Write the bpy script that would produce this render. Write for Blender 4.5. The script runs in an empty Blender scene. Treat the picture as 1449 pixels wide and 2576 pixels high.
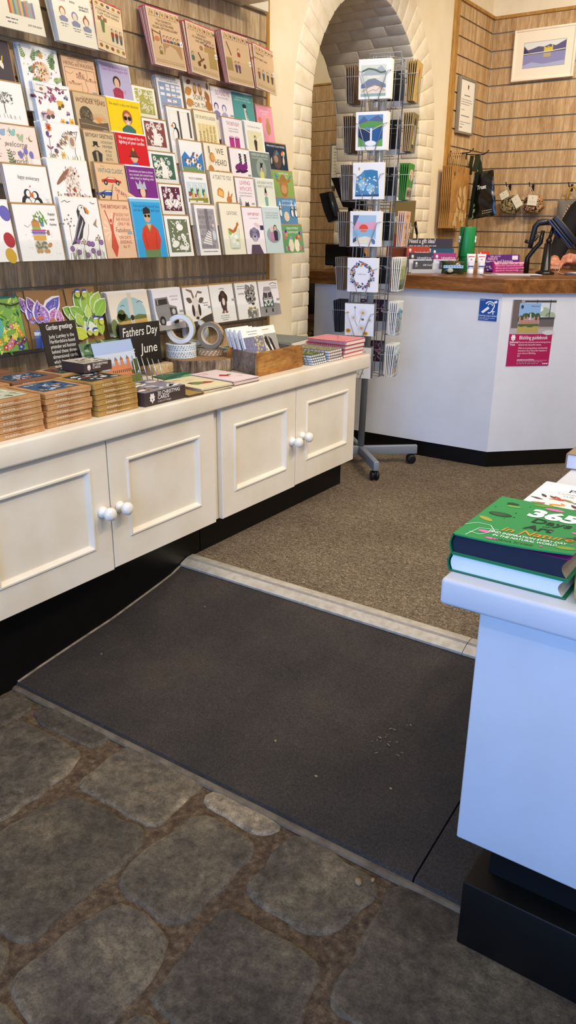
import bpy, bmesh, math, random
from math import sin, cos, pi, radians, atan2, sqrt, hypot
from mathutils import Matrix, Vector, Euler
random.seed(11)
scene = bpy.context.scene
COL = scene.collection

# ------------------------------------------------------------------ camera
W, HH, F = 1449, 2576, 1946.0
YAW, PITCH, ROLL = radians(34.136), radians(20.0985), radians(0.5733)
FF = Vector((-sin(YAW)*cos(PITCH), cos(YAW)*cos(PITCH), -sin(PITCH)))
R0 = Vector((cos(YAW), sin(YAW), 0)); U0 = R0.cross(FF)
RR = cos(ROLL)*R0 + sin(ROLL)*U0; UU = -sin(ROLL)*R0 + cos(ROLL)*U0
CAM = Vector((0, 0, 1.12))
cd = bpy.data.cameras.new('camera'); cam = bpy.data.objects.new('camera', cd); COL.objects.link(cam)
mw = Matrix((RR, UU, -FF)).transposed().to_4x4(); mw.translation = CAM; cam.matrix_world = mw
cd.sensor_fit = 'VERTICAL'; cd.sensor_height = 36; cd.lens = 36*F/HH; cd.clip_start = .02
scene.camera = cam

def on(px, py, ax, val):
    """point of the plane axis=val seen at a photo pixel: measures the real place"""
    d = (px-W/2)/F*RR - (py-HH/2)/F*UU + FF
    i = 'xyz'.index(ax); t = (val-CAM[i])/d[i]
    return CAM + t*d

# ------------------------------------------------------------------ materials
def lin(h):
    h = h.lstrip('#'); r = []
    for i in (0, 2, 4):
        c = int(h[i:i+2], 16)/255
        r.append(c/12.92 if c <= .04045 else ((c+.055)/1.055)**2.4)
    return (*r, 1)
MATS = {}
def M(h, rough=.6, metal=0, spec=.35):
    k = (h, rough, metal, spec)
    if k not in MATS:
        m = bpy.data.materials.new('paint_'+h.lstrip('#')); m.use_nodes = True
        b = m.node_tree.nodes['Principled BSDF']
        b.inputs['Base Color'].default_value = lin(h); b.inputs['Roughness'].default_value = rough
        b.inputs['Metallic'].default_value = metal; b.inputs['Specular IOR Level'].default_value = spec
        MATS[k] = m
    return MATS[k]
def node_mat(name, rough=.6, spec=.35):
    m = bpy.data.materials.new(name); m.use_nodes = True
    nt = m.node_tree; b = nt.nodes['Principled BSDF']
    b.inputs['Roughness'].default_value = rough; b.inputs['Specular IOR Level'].default_value = spec
    return m, nt, b
def noise(nt, scale, vec=None, sc=None, detail=6, rough=.6, dist=0, coord='Object', rot=None):
    n = nt.nodes.new('ShaderNodeTexNoise'); n.inputs['Scale'].default_value = scale
    n.inputs['Detail'].default_value = detail; n.inputs['Roughness'].default_value = rough
    n.inputs['Distortion'].default_value = dist
    tc = nt.nodes.new('ShaderNodeTexCoord'); o = tc.outputs[coord]
    if sc or rot:
        mp = nt.nodes.new('ShaderNodeMapping')
        if sc: mp.inputs['Scale'].default_value = sc
        if rot: mp.inputs['Rotation'].default_value = rot
        nt.links.new(o, mp.inputs['Vector']); o = mp.outputs['Vector']
    nt.links.new(o, n.inputs['Vector'])
    return n.outputs['Fac']
def ramp(nt, src, stops):
    r = nt.nodes.new('ShaderNodeValToRGB'); e = r.color_ramp.elements
    while len(e) < len(stops): e.new(.5)
    for q, (p, h) in zip(e, stops): q.position = p; q.color = lin(h)
    nt.links.new(src, r.inputs['Fac']); return r.outputs['Color']
def mix(nt, a, b, fac, mode='MIX'):
    m = nt.nodes.new('ShaderNodeMix'); m.data_type = 'RGBA'; m.blend_type = mode
    for s, v in ((m.inputs[6], a), (m.inputs[7], b)):
        if isinstance(v, str): s.default_value = lin(v)
        else: nt.links.new(v, s)
    if isinstance(fac, (int, float)): m.inputs[0].default_value = fac
    else: nt.links.new(fac, m.inputs[0])
    return m.outputs[2]
def bump(nt, b, src, strength=.3, dist=.002):
    n = nt.nodes.new('ShaderNodeBump'); n.inputs['Strength'].default_value = strength
    n.inputs['Distance'].default_value = dist
    nt.links.new(src, n.inputs['Height']); nt.links.new(n.outputs['Normal'], b.inputs['Normal'])
def wood(name, c, sc, rough=.55, scale=6, band=None):
    m, nt, b = node_mat(name, rough)
    big = noise(nt, scale, sc=sc, detail=8, dist=.6)
    fine = noise(nt, scale*7, sc=sc, detail=4)
    col = ramp(nt, big, [(.3, c[0]), (.5, c[1]), (.68, c[2])])
    f2 = ramp(nt, fine, [(.35, '#8a8a8a'), (.62, '#ffffff')])
    col = mix(nt, col, f2, .55, 'MULTIPLY')
    if band:
        bn = noise(nt, 1, sc=band, detail=1, rough=.4)
        col = mix(nt, col, ramp(nt, bn, [(.42, '#c4b8ab'), (.46, '#ffffff'), (.53, '#f4efe8'), (.56, '#d6cabd')]), .4, 'MULTIPLY')
    nt.links.new(col, b.inputs['Base Color']); bump(nt, b, fine, .15, .001)
    return m
def plain(name, c, rough=.5, amt='#e9e4da', scale=9, bstr=.12, bscale=60, bdist=.002, spec=.35):
    m, nt, b = node_mat(name, rough, spec)
    n = noise(nt, scale, detail=5)
    col = mix(nt, c, mix(nt, c, amt, .6, 'MULTIPLY'), ramp(nt, n, [(.42, '#000000'), (.7, '#ffffff')]))
    nt.links.new(col, b.inputs['Base Color']); bump(nt, b, noise(nt, bscale, detail=5), bstr, bdist)
    return m

# ------------------------------------------------------------------ mesh builder
class MB:
    def __init__(s): s.v = []; s.f = []; s.mi = []; s.sm = []; s.mats = []
    def mid(s, m):
        if isinstance(m, str): m = M(m)
        for i, q in enumerate(s.mats):
            if q is m: return i
        s.mats.append(m); return len(s.mats)-1
    def add(s, vs, fs, m, T=None, smooth=False):
        k = len(s.v); i = s.mid(m)
        for v in vs:
            v = Vector(v); s.v.append(T @ v if T else v)
        for f in fs: s.f.append([k+q for q in f]); s.mi.append(i); s.sm.append(smooth)
        return s
    def box(s, x0, x1, y0, y1, z0, z1, m, T=None):
        vs = [(x0,y0,z0),(x1,y0,z0),(x1,y1,z0),(x0,y1,z0),(x0,y0,z1),(x1,y0,z1),(x1,y1,z1),(x0,y1,z1)]
        return s.add(vs, [(0,3,2,1),(4,5,6,7),(0,1,5,4),(1,2,6,5),(2,3,7,6),(3,0,4,7)], m, T)
    def rbox(s, x0, x1, y0, y1, z0, z1, m, r=.004, T=None, seg=2, smooth=True):
        bm = bmesh.new(); bmesh.ops.create_cube(bm, size=1)
        for v in bm.verts: v.co = Vector((x0+(v.co.x+.5)*(x1-x0), y0+(v.co.y+.5)*(y1-y0), z0+(v.co.z+.5)*(z1-z0)))
        r = min(r, .49*min(x1-x0, y1-y0, z1-z0))
        bmesh.ops.bevel(bm, geom=bm.edges[:], offset=r, segments=seg, profile=.5, affect='EDGES')
        return s.bm(bm, m, T, smooth)
    def bm(s, bm, m, T=None, smooth=False):
        bm.verts.index_update()
        s.add([v.co.copy() for v in bm.verts], [[v.index for v in f.verts] for f in bm.faces], m, T, smooth); bm.free(); return s
    def prism(s, pts, a, b, m, T=None, ax='z', smooth=False, side=None):
        """polygon pts extruded between a and b along ax"""
        def P(p, h): return {'z': (p[0], p[1], h), 'y': (p[0], h, p[1]), 'x': (h, p[0], p[1])}[ax]
        n = len(pts); vs = [P(p, a) for p in pts]+[P(p, b) for p in pts]
        s.add(vs, [list(range(n-1, -1, -1)), list(range(n, 2*n))], m, T)
        s.add(vs, [(i, (i+1) % n, n+(i+1) % n, n+i) for i in range(n)], side or m, T, smooth); return s
    def lathe(s, prof, m, n=24, T=None, smooth=True, cap=True):
        vs = []; fs = []
        for r, z in prof:
            for i in range(n): vs.append((r*cos(2*pi*i/n), r*sin(2*pi*i/n), z))
        for j in range(len(prof)-1):
            for i in range(n): fs.append((j*n+i, j*n+(i+1) % n, (j+1)*n+(i+1) % n, (j+1)*n+i))
        if cap: fs.append(list(range(n-1, -1, -1))); fs.append([(len(prof)-1)*n+i for i in range(n)])
        return s.add(vs, fs, m, T, smooth)
    def tube(s, pts, r, m, n=8, closed=False, T=None, cap=True):
        pts = [Vector(p) for p in pts]; k = len(pts); vs = []; fs = []; up = None
        rs = r if isinstance(r, (list, tuple)) else [r]*k
        for i, p in enumerate(pts):
            a = pts[i-1] if (i or closed) else p; b = pts[(i+1) % k] if (i < k-1 or closed) else p
            d = (b-a).normalized()
            if up is None: up = Vector((0,0,1)) if abs(d.z) < .9 else Vector((1,0,0))
            u = (up - d*up.dot(d)).normalized(); w = d.cross(u); up = u
            for j in range(n): vs.append(p + rs[i]*(cos(2*pi*j/n)*u + sin(2*pi*j/n)*w))
        for i in range(k if closed else k-1):
            for j in range(n): fs.append((i*n+j, i*n+(j+1) % n, ((i+1) % k)*n+(j+1) % n, ((i+1) % k)*n+j))
        if cap and not closed: fs += [list(range(n-1, -1, -1)), [(k-1)*n+j for j in range(n)]]
        return s.add(vs, fs, m, T, True)
    def cyl(s, p0, p1, r, m, n=16, r1=None, T=None):
        return s.tube([p0, p1], [r, r if r1 is None else r1], m, n, T=T)
    def ball(s, c, rx, ry, rz, m, n=16, T=None, ease=1):
        bm = bmesh.new(); bmesh.ops.create_uvsphere(bm, u_segments=n, v_segments=n//2, radius=1)
        for v in bm.verts: v.co = Vector((c[0]+v.co.x*rx, c[1]+v.co.y*ry, c[2]+v.co.z*rz))
        return s.bm(bm, m, T, True)
    def art(s, A, T=None):
        """A: Art drawing lying in the local XZ plane, facing -Y"""
        for k, (vs, fs, m) in enumerate(A.L): s.add([(x, -.00035-.00003*k, z) for x, z in vs], fs, m, T)
        return s
    def data(s, name):
        me = bpy.data.meshes.new(name); me.from_pydata([tuple(v) for v in s.v], [], s.f)
        for m in s.mats: me.materials.append(m)
        me.polygons.foreach_set('material_index', s.mi); me.polygons.foreach_set('use_smooth', s.sm)
        me.update(); return me
    def obj(s, name, parent=None, loc=(0,0,0), rot=(0,0,0)):
        o = bpy.data.objects.new(name, s.data(name)); COL.objects.link(o)
        o.location = loc; o.rotation_euler = rot
        if parent: o.parent = parent
        return o
def tag(o, label=None, cat=None, group=None, kind=None):
    if label: o['label'] = label
    if cat: o['category'] = cat
    if group: o['group'] = group
    if kind: o['kind'] = kind
    return o
def thing(name, label, cat, loc=(0,0,0), rz=0, group=None, rot=None):
    o = bpy.data.objects.new(name, None); COL.objects.link(o); o.empty_display_size = .05
    o.location = loc; o.rotation_euler = rot or (0, 0, rz)
    return tag(o, label, cat, group)
def dup(root, loc=None, rot=None, label=None, group=None):
    r = root.copy(); COL.objects.link(r)
    if loc is not None: r.location = loc
    if rot is not None: r.rotation_euler = rot
    if label: r['label'] = label
    if group: r['group'] = group
    for ch in list(root.children):
        c = ch.copy(); COL.objects.link(c); c.parent = r
        for g in ch.children:
            d = g.copy(); COL.objects.link(d); d.parent = c
    return r
def RT(loc=(0,0,0), rot=(0,0,0), sc=None):
    m = Matrix.Translation(Vector(loc)) @ Euler(rot).to_matrix().to_4x4()
    if sc: m = m @ Matrix.Diagonal((*sc, 1))
    return m

# ------------------------------------------------------------------ drawing (printed artwork as flat coloured shapes)
TXT = {}
def text_geo(st, bold=0):
    k = (st, bold)
    if k not in TXT:
        c = bpy.data.curves.new('t', 'FONT'); c.body = st; c.size = 1; c.resolution_u = 3; c.offset = bold
        o = bpy.data.objects.new('t', c); COL.objects.link(o)
        dg = bpy.context.evaluated_depsgraph_get(); me = bpy.data.meshes.new_from_object(o.evaluated_get(dg))
        vs = [(v.co.x, v.co.y) for v in me.vertices]; fs = [list(p.vertices) for p in me.polygons]
        bpy.data.objects.remove(o); bpy.data.curves.remove(c); bpy.data.meshes.remove(me)
        x0 = min([v[0] for v in vs] or [0]); x1 = max([v[0] for v in vs] or [1])
        TXT[k] = ([(x-x0, y) for x, y in vs], fs, x1-x0)
    return TXT[k]
class Art:
    """u 0..1 across the width w, v 0..1 up the height h; sizes in widths"""
    def __init__(s, w, h): s.w = w; s.h = h; s.L = []
    def P(s, u, v): return ((u-.5)*s.w, v*s.h)
    def poly(s, pts, c, rough=.55):
        s.L.append(([s.P(*p) for p in pts], [list(range(len(pts)))], M(c, rough))); return s
    def r(s, u0, v0, u1, v1, c): return s.poly([(u0,v0),(u1,v0),(u1,v1),(u0,v1)], c)
    def many(s, polys, c):
        vs = []; fs = []
        for pl in polys: fs.append(list(range(len(vs), len(vs)+len(pl)))); vs += [s.P(*p) for p in pl]
        s.L.append((vs, fs, M(c, .55))); return s
    def ep(s, u, v, a, b, rot=0, n=14):
        k = s.w/s.h; q = []
        for i in range(n):
            x = a*cos(2*pi*i/n); y = b*sin(2*pi*i/n)
            q.append((u+x*cos(rot)-y*sin(rot), v+(x*sin(rot)+y*cos(rot))*k))
        return q
    def e(s, u, v, a, b, c, rot=0, n=14): return s.poly(s.ep(u, v, a, b, rot, n), c)
    def es(s, items, c): return s.many([s.ep(*i) for i in items], c)
    def leafp(s, u, v, l, a, wd=.3):
        k = s.w/s.h; q = []
        for t, y in ((0,0),(.25,.8),(.5,1),(.78,.65),(1,0),(.78,-.65),(.5,-1),(.25,-.8)):
            x = t*l; y *= wd*l*.5
            q.append((u+x*cos(a)-y*sin(a), v+(x*sin(a)+y*cos(a))*k))
        return q
    def leaf(s, u, v, l, a, c, wd=.3): return s.poly(s.leafp(u, v, l, a, wd), c)
    def lp(s, pts, wd):
        k = s.w/s.h; out = []
        for (x0, y0), (x1, y1) in zip(pts, pts[1:]):
            dx = x1-x0; dy = (y1-y0)/k; d = hypot(dx, dy) or 1; nx = -dy/d*wd/2; ny = dx/d*wd/2*k
            out.append([(x0+nx, y0+ny), (x0-nx, y0-ny), (x1-nx, y1-ny), (x1+nx, y1+ny)])
        return out
    def l(s, pts, wd, c): return s.many(s.lp(pts, wd), c)
    def t(s, st, u, v, hh, c, mw=None, al='c', bold=.0, sl=0, ang=0):
        vs, fs, tw = text_geo(st, bold)
        sy = hh*s.w/.7; sx = sy
        if mw and tw*sx > mw*s.w: sx = mw*s.w/tw
        x, y = s.P(u, v); off = {'c': -tw*sx/2, 'l': 0, 'r': -tw*sx}[al]
        ca, sa = cos(ang), sin(ang)
        o = []
        for a, b in vs:
            p = off+a*sx+sl*b*sy; q = b*sy; o.append((x+p*ca-q*sa, y+p*sa+q*ca))
        s.L.append((o, fs, M(c, .55))); return s
    def tl(s, lines, u, v, hh, c, mw=None, gap=1.45, al='c', **kw):
        k = s.w/s.h
        for i, st in enumerate(lines): s.t(st, u, v-i*hh*gap*k, hh, c, mw, al, **kw)
        return s
    def bars(s, u, v, hh, c, widths, al='c', gap=2):
        k = s.w/s.h; q = []
        for i, wd in enumerate(widths):
            y = v-i*hh*gap*k; x0 = {'c': u-wd/2, 'l': u, 'r': u-wd}[al]; x = x0
            while x < x0+wd:
                b = min(x+random.uniform(.03, .09), x0+wd); q.append([(x,y),(b,y),(b,y+hh*.6*k),(x,y+hh*.6*k)]); x = b+.018
        return s.many(q, c)
# ------------------------------------------------------------------ shared surfaces
XW, YB = -2.15, 5.44            # left wall face, back wall face
ZS = -.14                       # old stone floor, below the carpeted floor
plaster = plain('cream_plaster', '#efe3c8', .75, '#f0e6d2', 4, .10, 35)
brickpaint = plain('painted_brick', '#f1e7d0', .5, '#e6dcc6', 14, .45, 45, .004)
slat_l = wood('sawn_oak_laminate', ('#b0946e', '#d6b98f', '#ecd6b0'), (7, 7, .5), band=(8, 8, .02))
slat_b = wood('pale_oak_laminate', ('#bf9864', '#dcb786', '#eed3a6'), (7, 7, .5), band=(8, 8, .02))
edge_oak = wood('oak_edging', ('#a8782f', '#c08f45', '#d0a35c'), (8, 8, .5))
groove = M('#b0a48f', .5)
groove_d = M('#8d8677', .5)
cream_gloss = plain('cream_gloss_paint', '#ece4d3', .32, '#efe8db', 5, .06, 30, spec=.5)
white_gloss = plain('white_satin_paint', '#cdcfd4', .4, '#f4f2ee', 5, .05, 30)
blackp = plain('black_plinth_paint', '#0c0b0a', .38, '#c0b8b0', 20, .1, 40, spec=.3)
oak_top = wood('varnished_hardwood', ('#6f421e', '#8f5a2b', '#a8703c'), (.8, 6, 6), .3)
acr = bpy.data.materials.new('clear_acrylic'); acr.use_nodes = True
nt = acr.node_tree; nt.nodes.clear()
_o = nt.nodes.new('ShaderNodeOutputMaterial'); _t = nt.nodes.new('ShaderNodeBsdfTransparent'); _g = nt.nodes.new('ShaderNodeBsdfGlossy')
_m = nt.nodes.new('ShaderNodeMixShader'); _f = nt.nodes.new('ShaderNodeLayerWeight'); _f.inputs[0].default_value = .5
_p = nt.nodes.new('ShaderNodeMath'); _p.operation = 'POWER'; _p.inputs[1].default_value = 5; nt.links.new(_f.outputs['Facing'], _p.inputs[0])
_q = nt.nodes.new('ShaderNodeMath'); _q.operation = 'MULTIPLY_ADD'; _q.inputs[1].default_value = .12; _q.inputs[2].default_value = .012; nt.links.new(_p.outputs[0], _q.inputs[0])
_t.inputs[0].default_value = (.975, .98, .975, 1); _g.inputs['Roughness'].default_value = .05
nt.links.new(_q.outputs[0], _m.inputs[0]); nt.links.new(_t.outputs[0], _m.inputs[1]); nt.links.new(_g.outputs[0], _m.inputs[2]); nt.links.new(_m.outputs[0], _o.inputs[0])
chrome = M('#b8bcc2', .25, 1); wire_m = M('#a6a9ae', .4, .3); steel = M('#9aa0a8', .35, .6)

# ------------------------------------------------------------------ walls with the brick arch
AC, AR, AS = 3.90, .5728, 1.64          # arch centre (y), radius, springing height
def arch_path(c, r, n=28, z0=-.2):
    return [(c-r, z0)] + [(c-r*cos(pi*i/n), AS+r*sin(pi*i/n)) for i in range(n+1)] + [(c+r, z0)]
TOP = 2.78
b = MB(); path = arch_path(AC, AR)
for x, fl in ((XW, 0), (XW-.55, 1)):
    for (ya, yb) in ((-1.5, AC-AR), (AC+AR, YB)):
        b.add([(x,ya,-.2),(x,yb,-.2),(x,yb,TOP),(x,ya,TOP)], [(0,1,2,3)], plaster)
    for (y0, z0), (y1, z1) in zip(path[1:-1], path[2:-1]):
        b.add([(x,y0,z0),(x,y1,z1),(x,y1,TOP),(x,y0,TOP)], [(0,1,2,3)], plaster)
for (y0, z0), (y1, z1) in zip(path, path[1:]):
    b.add([(XW,y0,z0),(XW-.55,y0,z0),(XW-.55,y1,z1),(XW,y1,z1)], [(0,1,2,3)], brickpaint)
tag(b.obj('wall_left'), 'cream plastered left wall pierced by a round brick arch', 'wall', kind='structure')
# painted bricks lining the arch: one surround
b = MB(); rnd = random.Random(3)
def brick(x0, x1, y0, y1, z0, z1):
    j = lambda k: rnd.uniform(-k, k)
    b.rbox(x0+j(.001), x1+j(.0015), y0+j(.002), y1+j(.002), z0, z1, brickpaint, .0045, seg=2)
pitch = .068
for side in (0, 1):
    k = 0; z = -.12
    while z < AS-.02:
        zt = min(z+pitch-.0045, AS); bw = (.145 if side == 0 else .20); dp = .215 if k % 2 else .105
        inner = .575+.006
        if side == 0: ya, yb = AC-.57-bw, AC-.57+.002
        else: ya, yb = AC+.57-.002, AC+.57+bw
        if k % 2 == 0: brick(XW-dp, XW+.003, ya, yb, z, zt)
        else:
            m = (ya+yb)/2+rnd.uniform(-.03, .03); brick(XW-dp, XW+.003, ya, m-.004, z, zt); brick(XW-dp, XW+.003, m+.004, yb, z, zt)
        x = XW-dp-.008
        while x > XW-.54:
            x2 = max(x-.21, XW-.552)
            if side == 0: brick(x2, x, AC-.57-.06, AC-.57+.004, z, zt)
            else: brick(x2, x, AC+.57-.004, AC+.57+.06, z, zt)
            x = x2-.008
        z += pitch; k += 1
nv = 27
for i in range(nv):
    a0 = pi*i/nv+.0035; a1 = pi*(i+1)/nv-.0035; bl = .145+.055*(i/nv)
    x = XW+.003; first = .215 if i % 2 else .105; ln = first
    while x > XW-.54:
        x2 = max(x-ln, XW-.552); ri = .57-rnd.uniform(0, .004); ro = .57+(bl if x > XW else .05)
        vs = []
        for xx in (x2, x):
            for a, r in ((a0, ri), (a1, ri), (a1, ro), (a0, ro)): vs.append((xx, AC-r*cos(a), AS+r*sin(a)))
        bm = bmesh.new(); bv = [bm.verts.new(v) for v in vs]
        for f in ((0,1,2,3),(7,6,5,4),(0,4,5,1),(1,5,6,2),(2,6,7,3),(3,7,4,0)): bm.faces.new([bv[q] for q in f])
        bmesh.ops.recalc_face_normals(bm, faces=bm.faces[:])
        bmesh.ops.bevel(bm, geom=bm.edges[:], offset=.004, segments=2, profile=.5, affect='EDGES')
        b.bm(bm, brickpaint, None, True)
        x = x2-.008; ln = .21
tag(b.obj('trim_1'), 'white painted brick surround of the round arch', 'trim', kind='structure')
# back wall, closing walls, ceiling
tag(MB().box(-5.2, 3.3, YB, YB+.12, -.2, TOP, plaster).obj('wall_back'), 'cream wall behind the till', 'wall', kind='structure')
tag(MB().box(3.2, 3.32, -1.62, YB, -.2, TOP, plaster).obj('wall_right'), 'right wall of the shop', 'wall', kind='structure')
b = MB().box(-2.27, -1.7, -1.62, -1.5, -.2, TOP, plaster).box(1.0, 3.2, -1.62, -1.5, -.2, TOP, plaster).box(-1.7, 1.0, -1.62, -1.5, 2.3, TOP, plaster)
tag(b.obj('wall_front'), 'front wall with the open doorway', 'wall', kind='structure')
tag(MB().box(-5.2, -2.7, 2.3, 2.4, -.2, TOP, plaster).box(-5.2, -5.1, 2.4, YB, -.2, TOP, plaster).obj('wall_side'), 'walls of the room through the arch', 'wall', kind='structure')
tag(MB().box(-5.2, 3.3, -1.62, YB+.1, TOP, TOP+.1, M('#efe9dc', .8)).obj('ceiling'), 'plain pale ceiling', 'ceiling', kind='structure')

# ------------------------------------------------------------------ floors
m_stone, nt, bs = node_mat('worn_flagstone', .62, .3)
n1 = noise(nt, 5, detail=10, rough=.7); n2 = noise(nt, 45, detail=8, rough=.75); n3 = noise(nt, 2.2, detail=3)
c = ramp(nt, n1, [(.30, '#544e47'), (.45, '#726a60'), (.58, '#89806f'), (.70, '#b0a48e')])
c = mix(nt, c, ramp(nt, n2, [(.36, '#5a5249'), (.52, '#c8c2b8'), (.66, '#fff6e6')]), .7, 'MULTIPLY')
c = mix(nt, c, '#8a6a3e', ramp(nt, n3, [(.58, '#000000'), (.74, '#6a6a6a')]))
pt = noise(nt, 8, detail=9, rough=.78, dist=.8); fg = noise(nt, 260, detail=2, rough=.6)
c = mix(nt, c, '#a39479', ramp(nt, pt, [(.56, '#000000'), (.66, '#8a8a8a')]))
c = mix(nt, c, ramp(nt, fg, [(.3, '#8f887e'), (.5, '#e6e0d6'), (.7, '#ffffff')]), .55, 'MULTIPLY')
sp = noise(nt, 130, detail=3, rough=.5)
c = mix(nt, c, '#d3c5ae', ramp(nt, sp, [(.69, '#000000'), (.75, '#6a6a6a')]))
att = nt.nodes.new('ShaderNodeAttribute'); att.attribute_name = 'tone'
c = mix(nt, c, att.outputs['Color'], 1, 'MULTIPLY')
nt.links.new(c, bs.inputs['Base Color']); bump(nt, bs, n2, .9, .008)
m_mort, nt, bs = node_mat('earthy_mortar', .85, .2)
n1 = noise(nt, 60, detail=8, rough=.8)
c = ramp(nt, n1, [(.34, '#352a21'), (.5, '#584838'), (.66, '#7f6d56')])
nt.links.new(c, bs.inputs['Base Color']); bump(nt, bs, n1, .8, .006)
m_chalk = plain('pale_worn_stone', '#a2937b', .7, '#8b7d68', 30, .6, 60, .006)
def flags(pts): return [on(x, y, 'z', ZS)[:2] for x, y in pts]
def q4(l, s=2.0014, ox=0, oy=1700): return [(ox+x/s, oy+y/s) for x, y in l]
STONES = [
 (q4([(-260,330),(-40,270),(120,225),(330,330),(385,370),(395,410),(330,490),(200,590),(0,715),(-260,880)]), 1.0),
 (q4([(-200,190),(0,108),(85,68),(165,140),(90,200),(-200,330)]), .8),
 (q4([(172,172),(265,152),(550,312),(545,332),(440,352),(340,300),(200,240)]), .82),
 (q4([(390,540),(470,470),(560,400),(680,335),(1000,520),(1012,545),(790,750),(730,742),(640,680),(430,570)]), 1.12),
 (q4([(1030,625),(1075,568),(1412,742),(1402,767),(1300,797),(1150,700)]), 2.1),
 (q4([(-180,930),(0,790),(150,690),(340,600),(440,625),(540,680),(720,760),(727,800),(640,930),(450,1080),(330,1180),(180,1330),(100,1332),(0,1272),(-180,1130)]), .72),
 (q4([(580,1040),(700,900),(850,800),(990,690),(1110,740),(1285,830),(1287,870),(1150,1010),(1050,1130),(890,1250),(800,1200),(640,1090)]), .95),
 (q4([(40,1560),(170,1430),(380,1250),(610,1135),(700,1170),(770,1250),(840,1320),(830,1400),(740,1530),(600,1680),(500,1780),(280,1860),(130,1700)]), 1.1),
 ([(375,2509),(425,2444),(490,2374),(550,2285),(585,2282),(665,2345),(724,2364),(764,2388),(814,2435),(806,2455),(774,2495),(750,2560),(690,2680),(560,2650),(450,2580)], .86),
 ([(612,2242),(650,2195),(724,2114),(735,2094),(774,2107),(914,2195),(959,2220),(944,2252),(889,2297),(834,2347),(799,2351),(724,2310),(650,2267)], .93),
 ([(974,2232),(1044,2232),(1154,2290),(1340,2375),(1700,2600),(1600,2900),(1000,2700),(924,2580),(859,2551),(829,2500),(869,2435),(919,2350),(964,2282)], .88),
 (q4([(-200,1250),(-20,1305),(40,1370),(30,1420),(-10,1500),(-200,1640)]), .8),
 (q4([(-200,1700),(-10,1640),(30,1660),(110,1760),(230,1870),(100,2100),(-300,1900)]), .9),
 (q4([(560,1800),(700,1690),(840,1790),(880,1900),(700,2000),(540,1900)]), .9)]
b = MB(); b.box(-5.1, 3.2, -1.62, 1.25, ZS-.06, ZS-.006, m_mort)
fl = b.obj('floor')
b = MB(); tones = []; rs = random.Random(5)
for pts, tone in STONES:
    P = [Vector(p) for p in flags(pts)]; n = len(P)
    # roughen the outline
    Q = []
    for i, p in enumerate(P):
        q = P[(i+1) % n]; L = (q-p).length; k = max(1, int(L/.02))
        for j in range(k):
            t = j/k; r = p.lerp(q, t); d = (q-p).normalized() if L else Vector((1,0))
            Q.append(r + Vector((-d.y, d.x))*rs.uniform(-.006, .006))
    ph = rs.uniform(0, 6); al = 0
    for i in range(len(Q)):
        d = (Q[(i+1) % len(Q)]-Q[i-1]); al += d.length/2; d = d.normalized() if d.length else Vector((1,0)); Q[i] = Q[i]+Vector((-d.y, d.x))*(.0045*sin(al*75+ph)+.0035*sin(al*180+2*ph))
    for _ in range(1): Q = [(Q[i-1]+2*Q[i]+Q[(i+1) % len(Q)])/4 for i in range(len(Q))]
    n = len(Q); c = sum(Q, Vector((0,0)))/n
    rings = [(-.006, -.006), (-.003, -.003), (.001, -.001), (.007, 0)]
    vs = []
    for off, z in rings:
        for p in Q: v = (c-p); vs.append((*(p+v.normalized()*off), ZS+z))
    k0 = len(b.f)
    fs = [(r*n+i, r*n+(i+1) % n, (r+1)*n+(i+1) % n, (r+1)*n+i) for r in range(3) for i in range(n)]+[[3*n+i for i in range(n)]]
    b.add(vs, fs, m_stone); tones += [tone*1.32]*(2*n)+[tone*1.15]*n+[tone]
# the rest of the old floor, just outside the photo: more flags laid around the ones above
POLY = [[Vector(p) for p in flags(pts)] for pts, _ in STONES]
def inside(p, P):
    r = False
    for i in range(len(P)):
        a, q = P[i-1], P[i]
        if (a.y > p.y) != (q.y > p.y) and p.x < (q.x-a.x)*(p.y-a.y)/(q.y-a.y)+a.x: r = not r
    return r
def sees(p):
    v = Vector((p.x, p.y, ZS))-CAM; d = v.dot(FF)
    return d > .05 and -60 < W/2+F*v.dot(RR)/d < W+60 and HH/2-F*v.dot(UU)/d < HH+25
for j in range(9):
    for i in range(11):
        x0 = -1.72+i*.3+(.15 if j % 2 else 0); y0 = -1.45+j*.285; x1 = x0+.265; y1 = y0+.25
        if x1 > 1.6 or y1 > 1.12 or (x1 > -.36 and y1 > 1.07): continue
        T = [Vector((x0+(x1-x0)*u, y0+(y1-y0)*v)) for u in (0,.33,.66,1) for v in (0,.33,.66,1)]
        if any(inside(p, P) for p in T for P in POLY) or any(sees(p) for p in T): continue
        if any(x0 < q.x < x1 and y0 < q.y < y1 for P in POLY for q in P): continue
        q = []
        for k in range(28):
            a = 2*pi*k/28; ca, sa = cos(a), sin(a); e = (abs(ca)**4+abs(sa)**4)**-.25; q.append(((x0+x1)/2+(x1-x0)/2*ca*e*(1+rs.uniform(-.03,.02)), (y0+y1)/2+(y1-y0)/2*sa*e*(1+rs.uniform(-.03,.02))))
        tn = rs.uniform(.82, 1.05); k0 = len(b.f)
        vs = [(*(Vector(p)+(Vector(((x0+x1)/2,(y0+y1)/2))-Vector(p)).normalized()*off), ZS+z) for off, z in ((-.004,-.006),(.001,-.001),(.007,0)) for p in q]
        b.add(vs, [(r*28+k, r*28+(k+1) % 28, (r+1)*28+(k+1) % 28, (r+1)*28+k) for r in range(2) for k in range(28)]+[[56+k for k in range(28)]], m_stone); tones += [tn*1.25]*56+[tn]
st = b.obj('flagstones', fl); me = st.data
at = me.color_attributes.new('tone', 'FLOAT_COLOR', 'CORNER')
for p in me.polygons:
    for li in p.loop_indices: at.data[li].color = (tones[p.index],)*3+(1,)
tag(fl, 'old irregular flagstone floor with wide mortar joints', 'floor', kind='structure')
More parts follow.
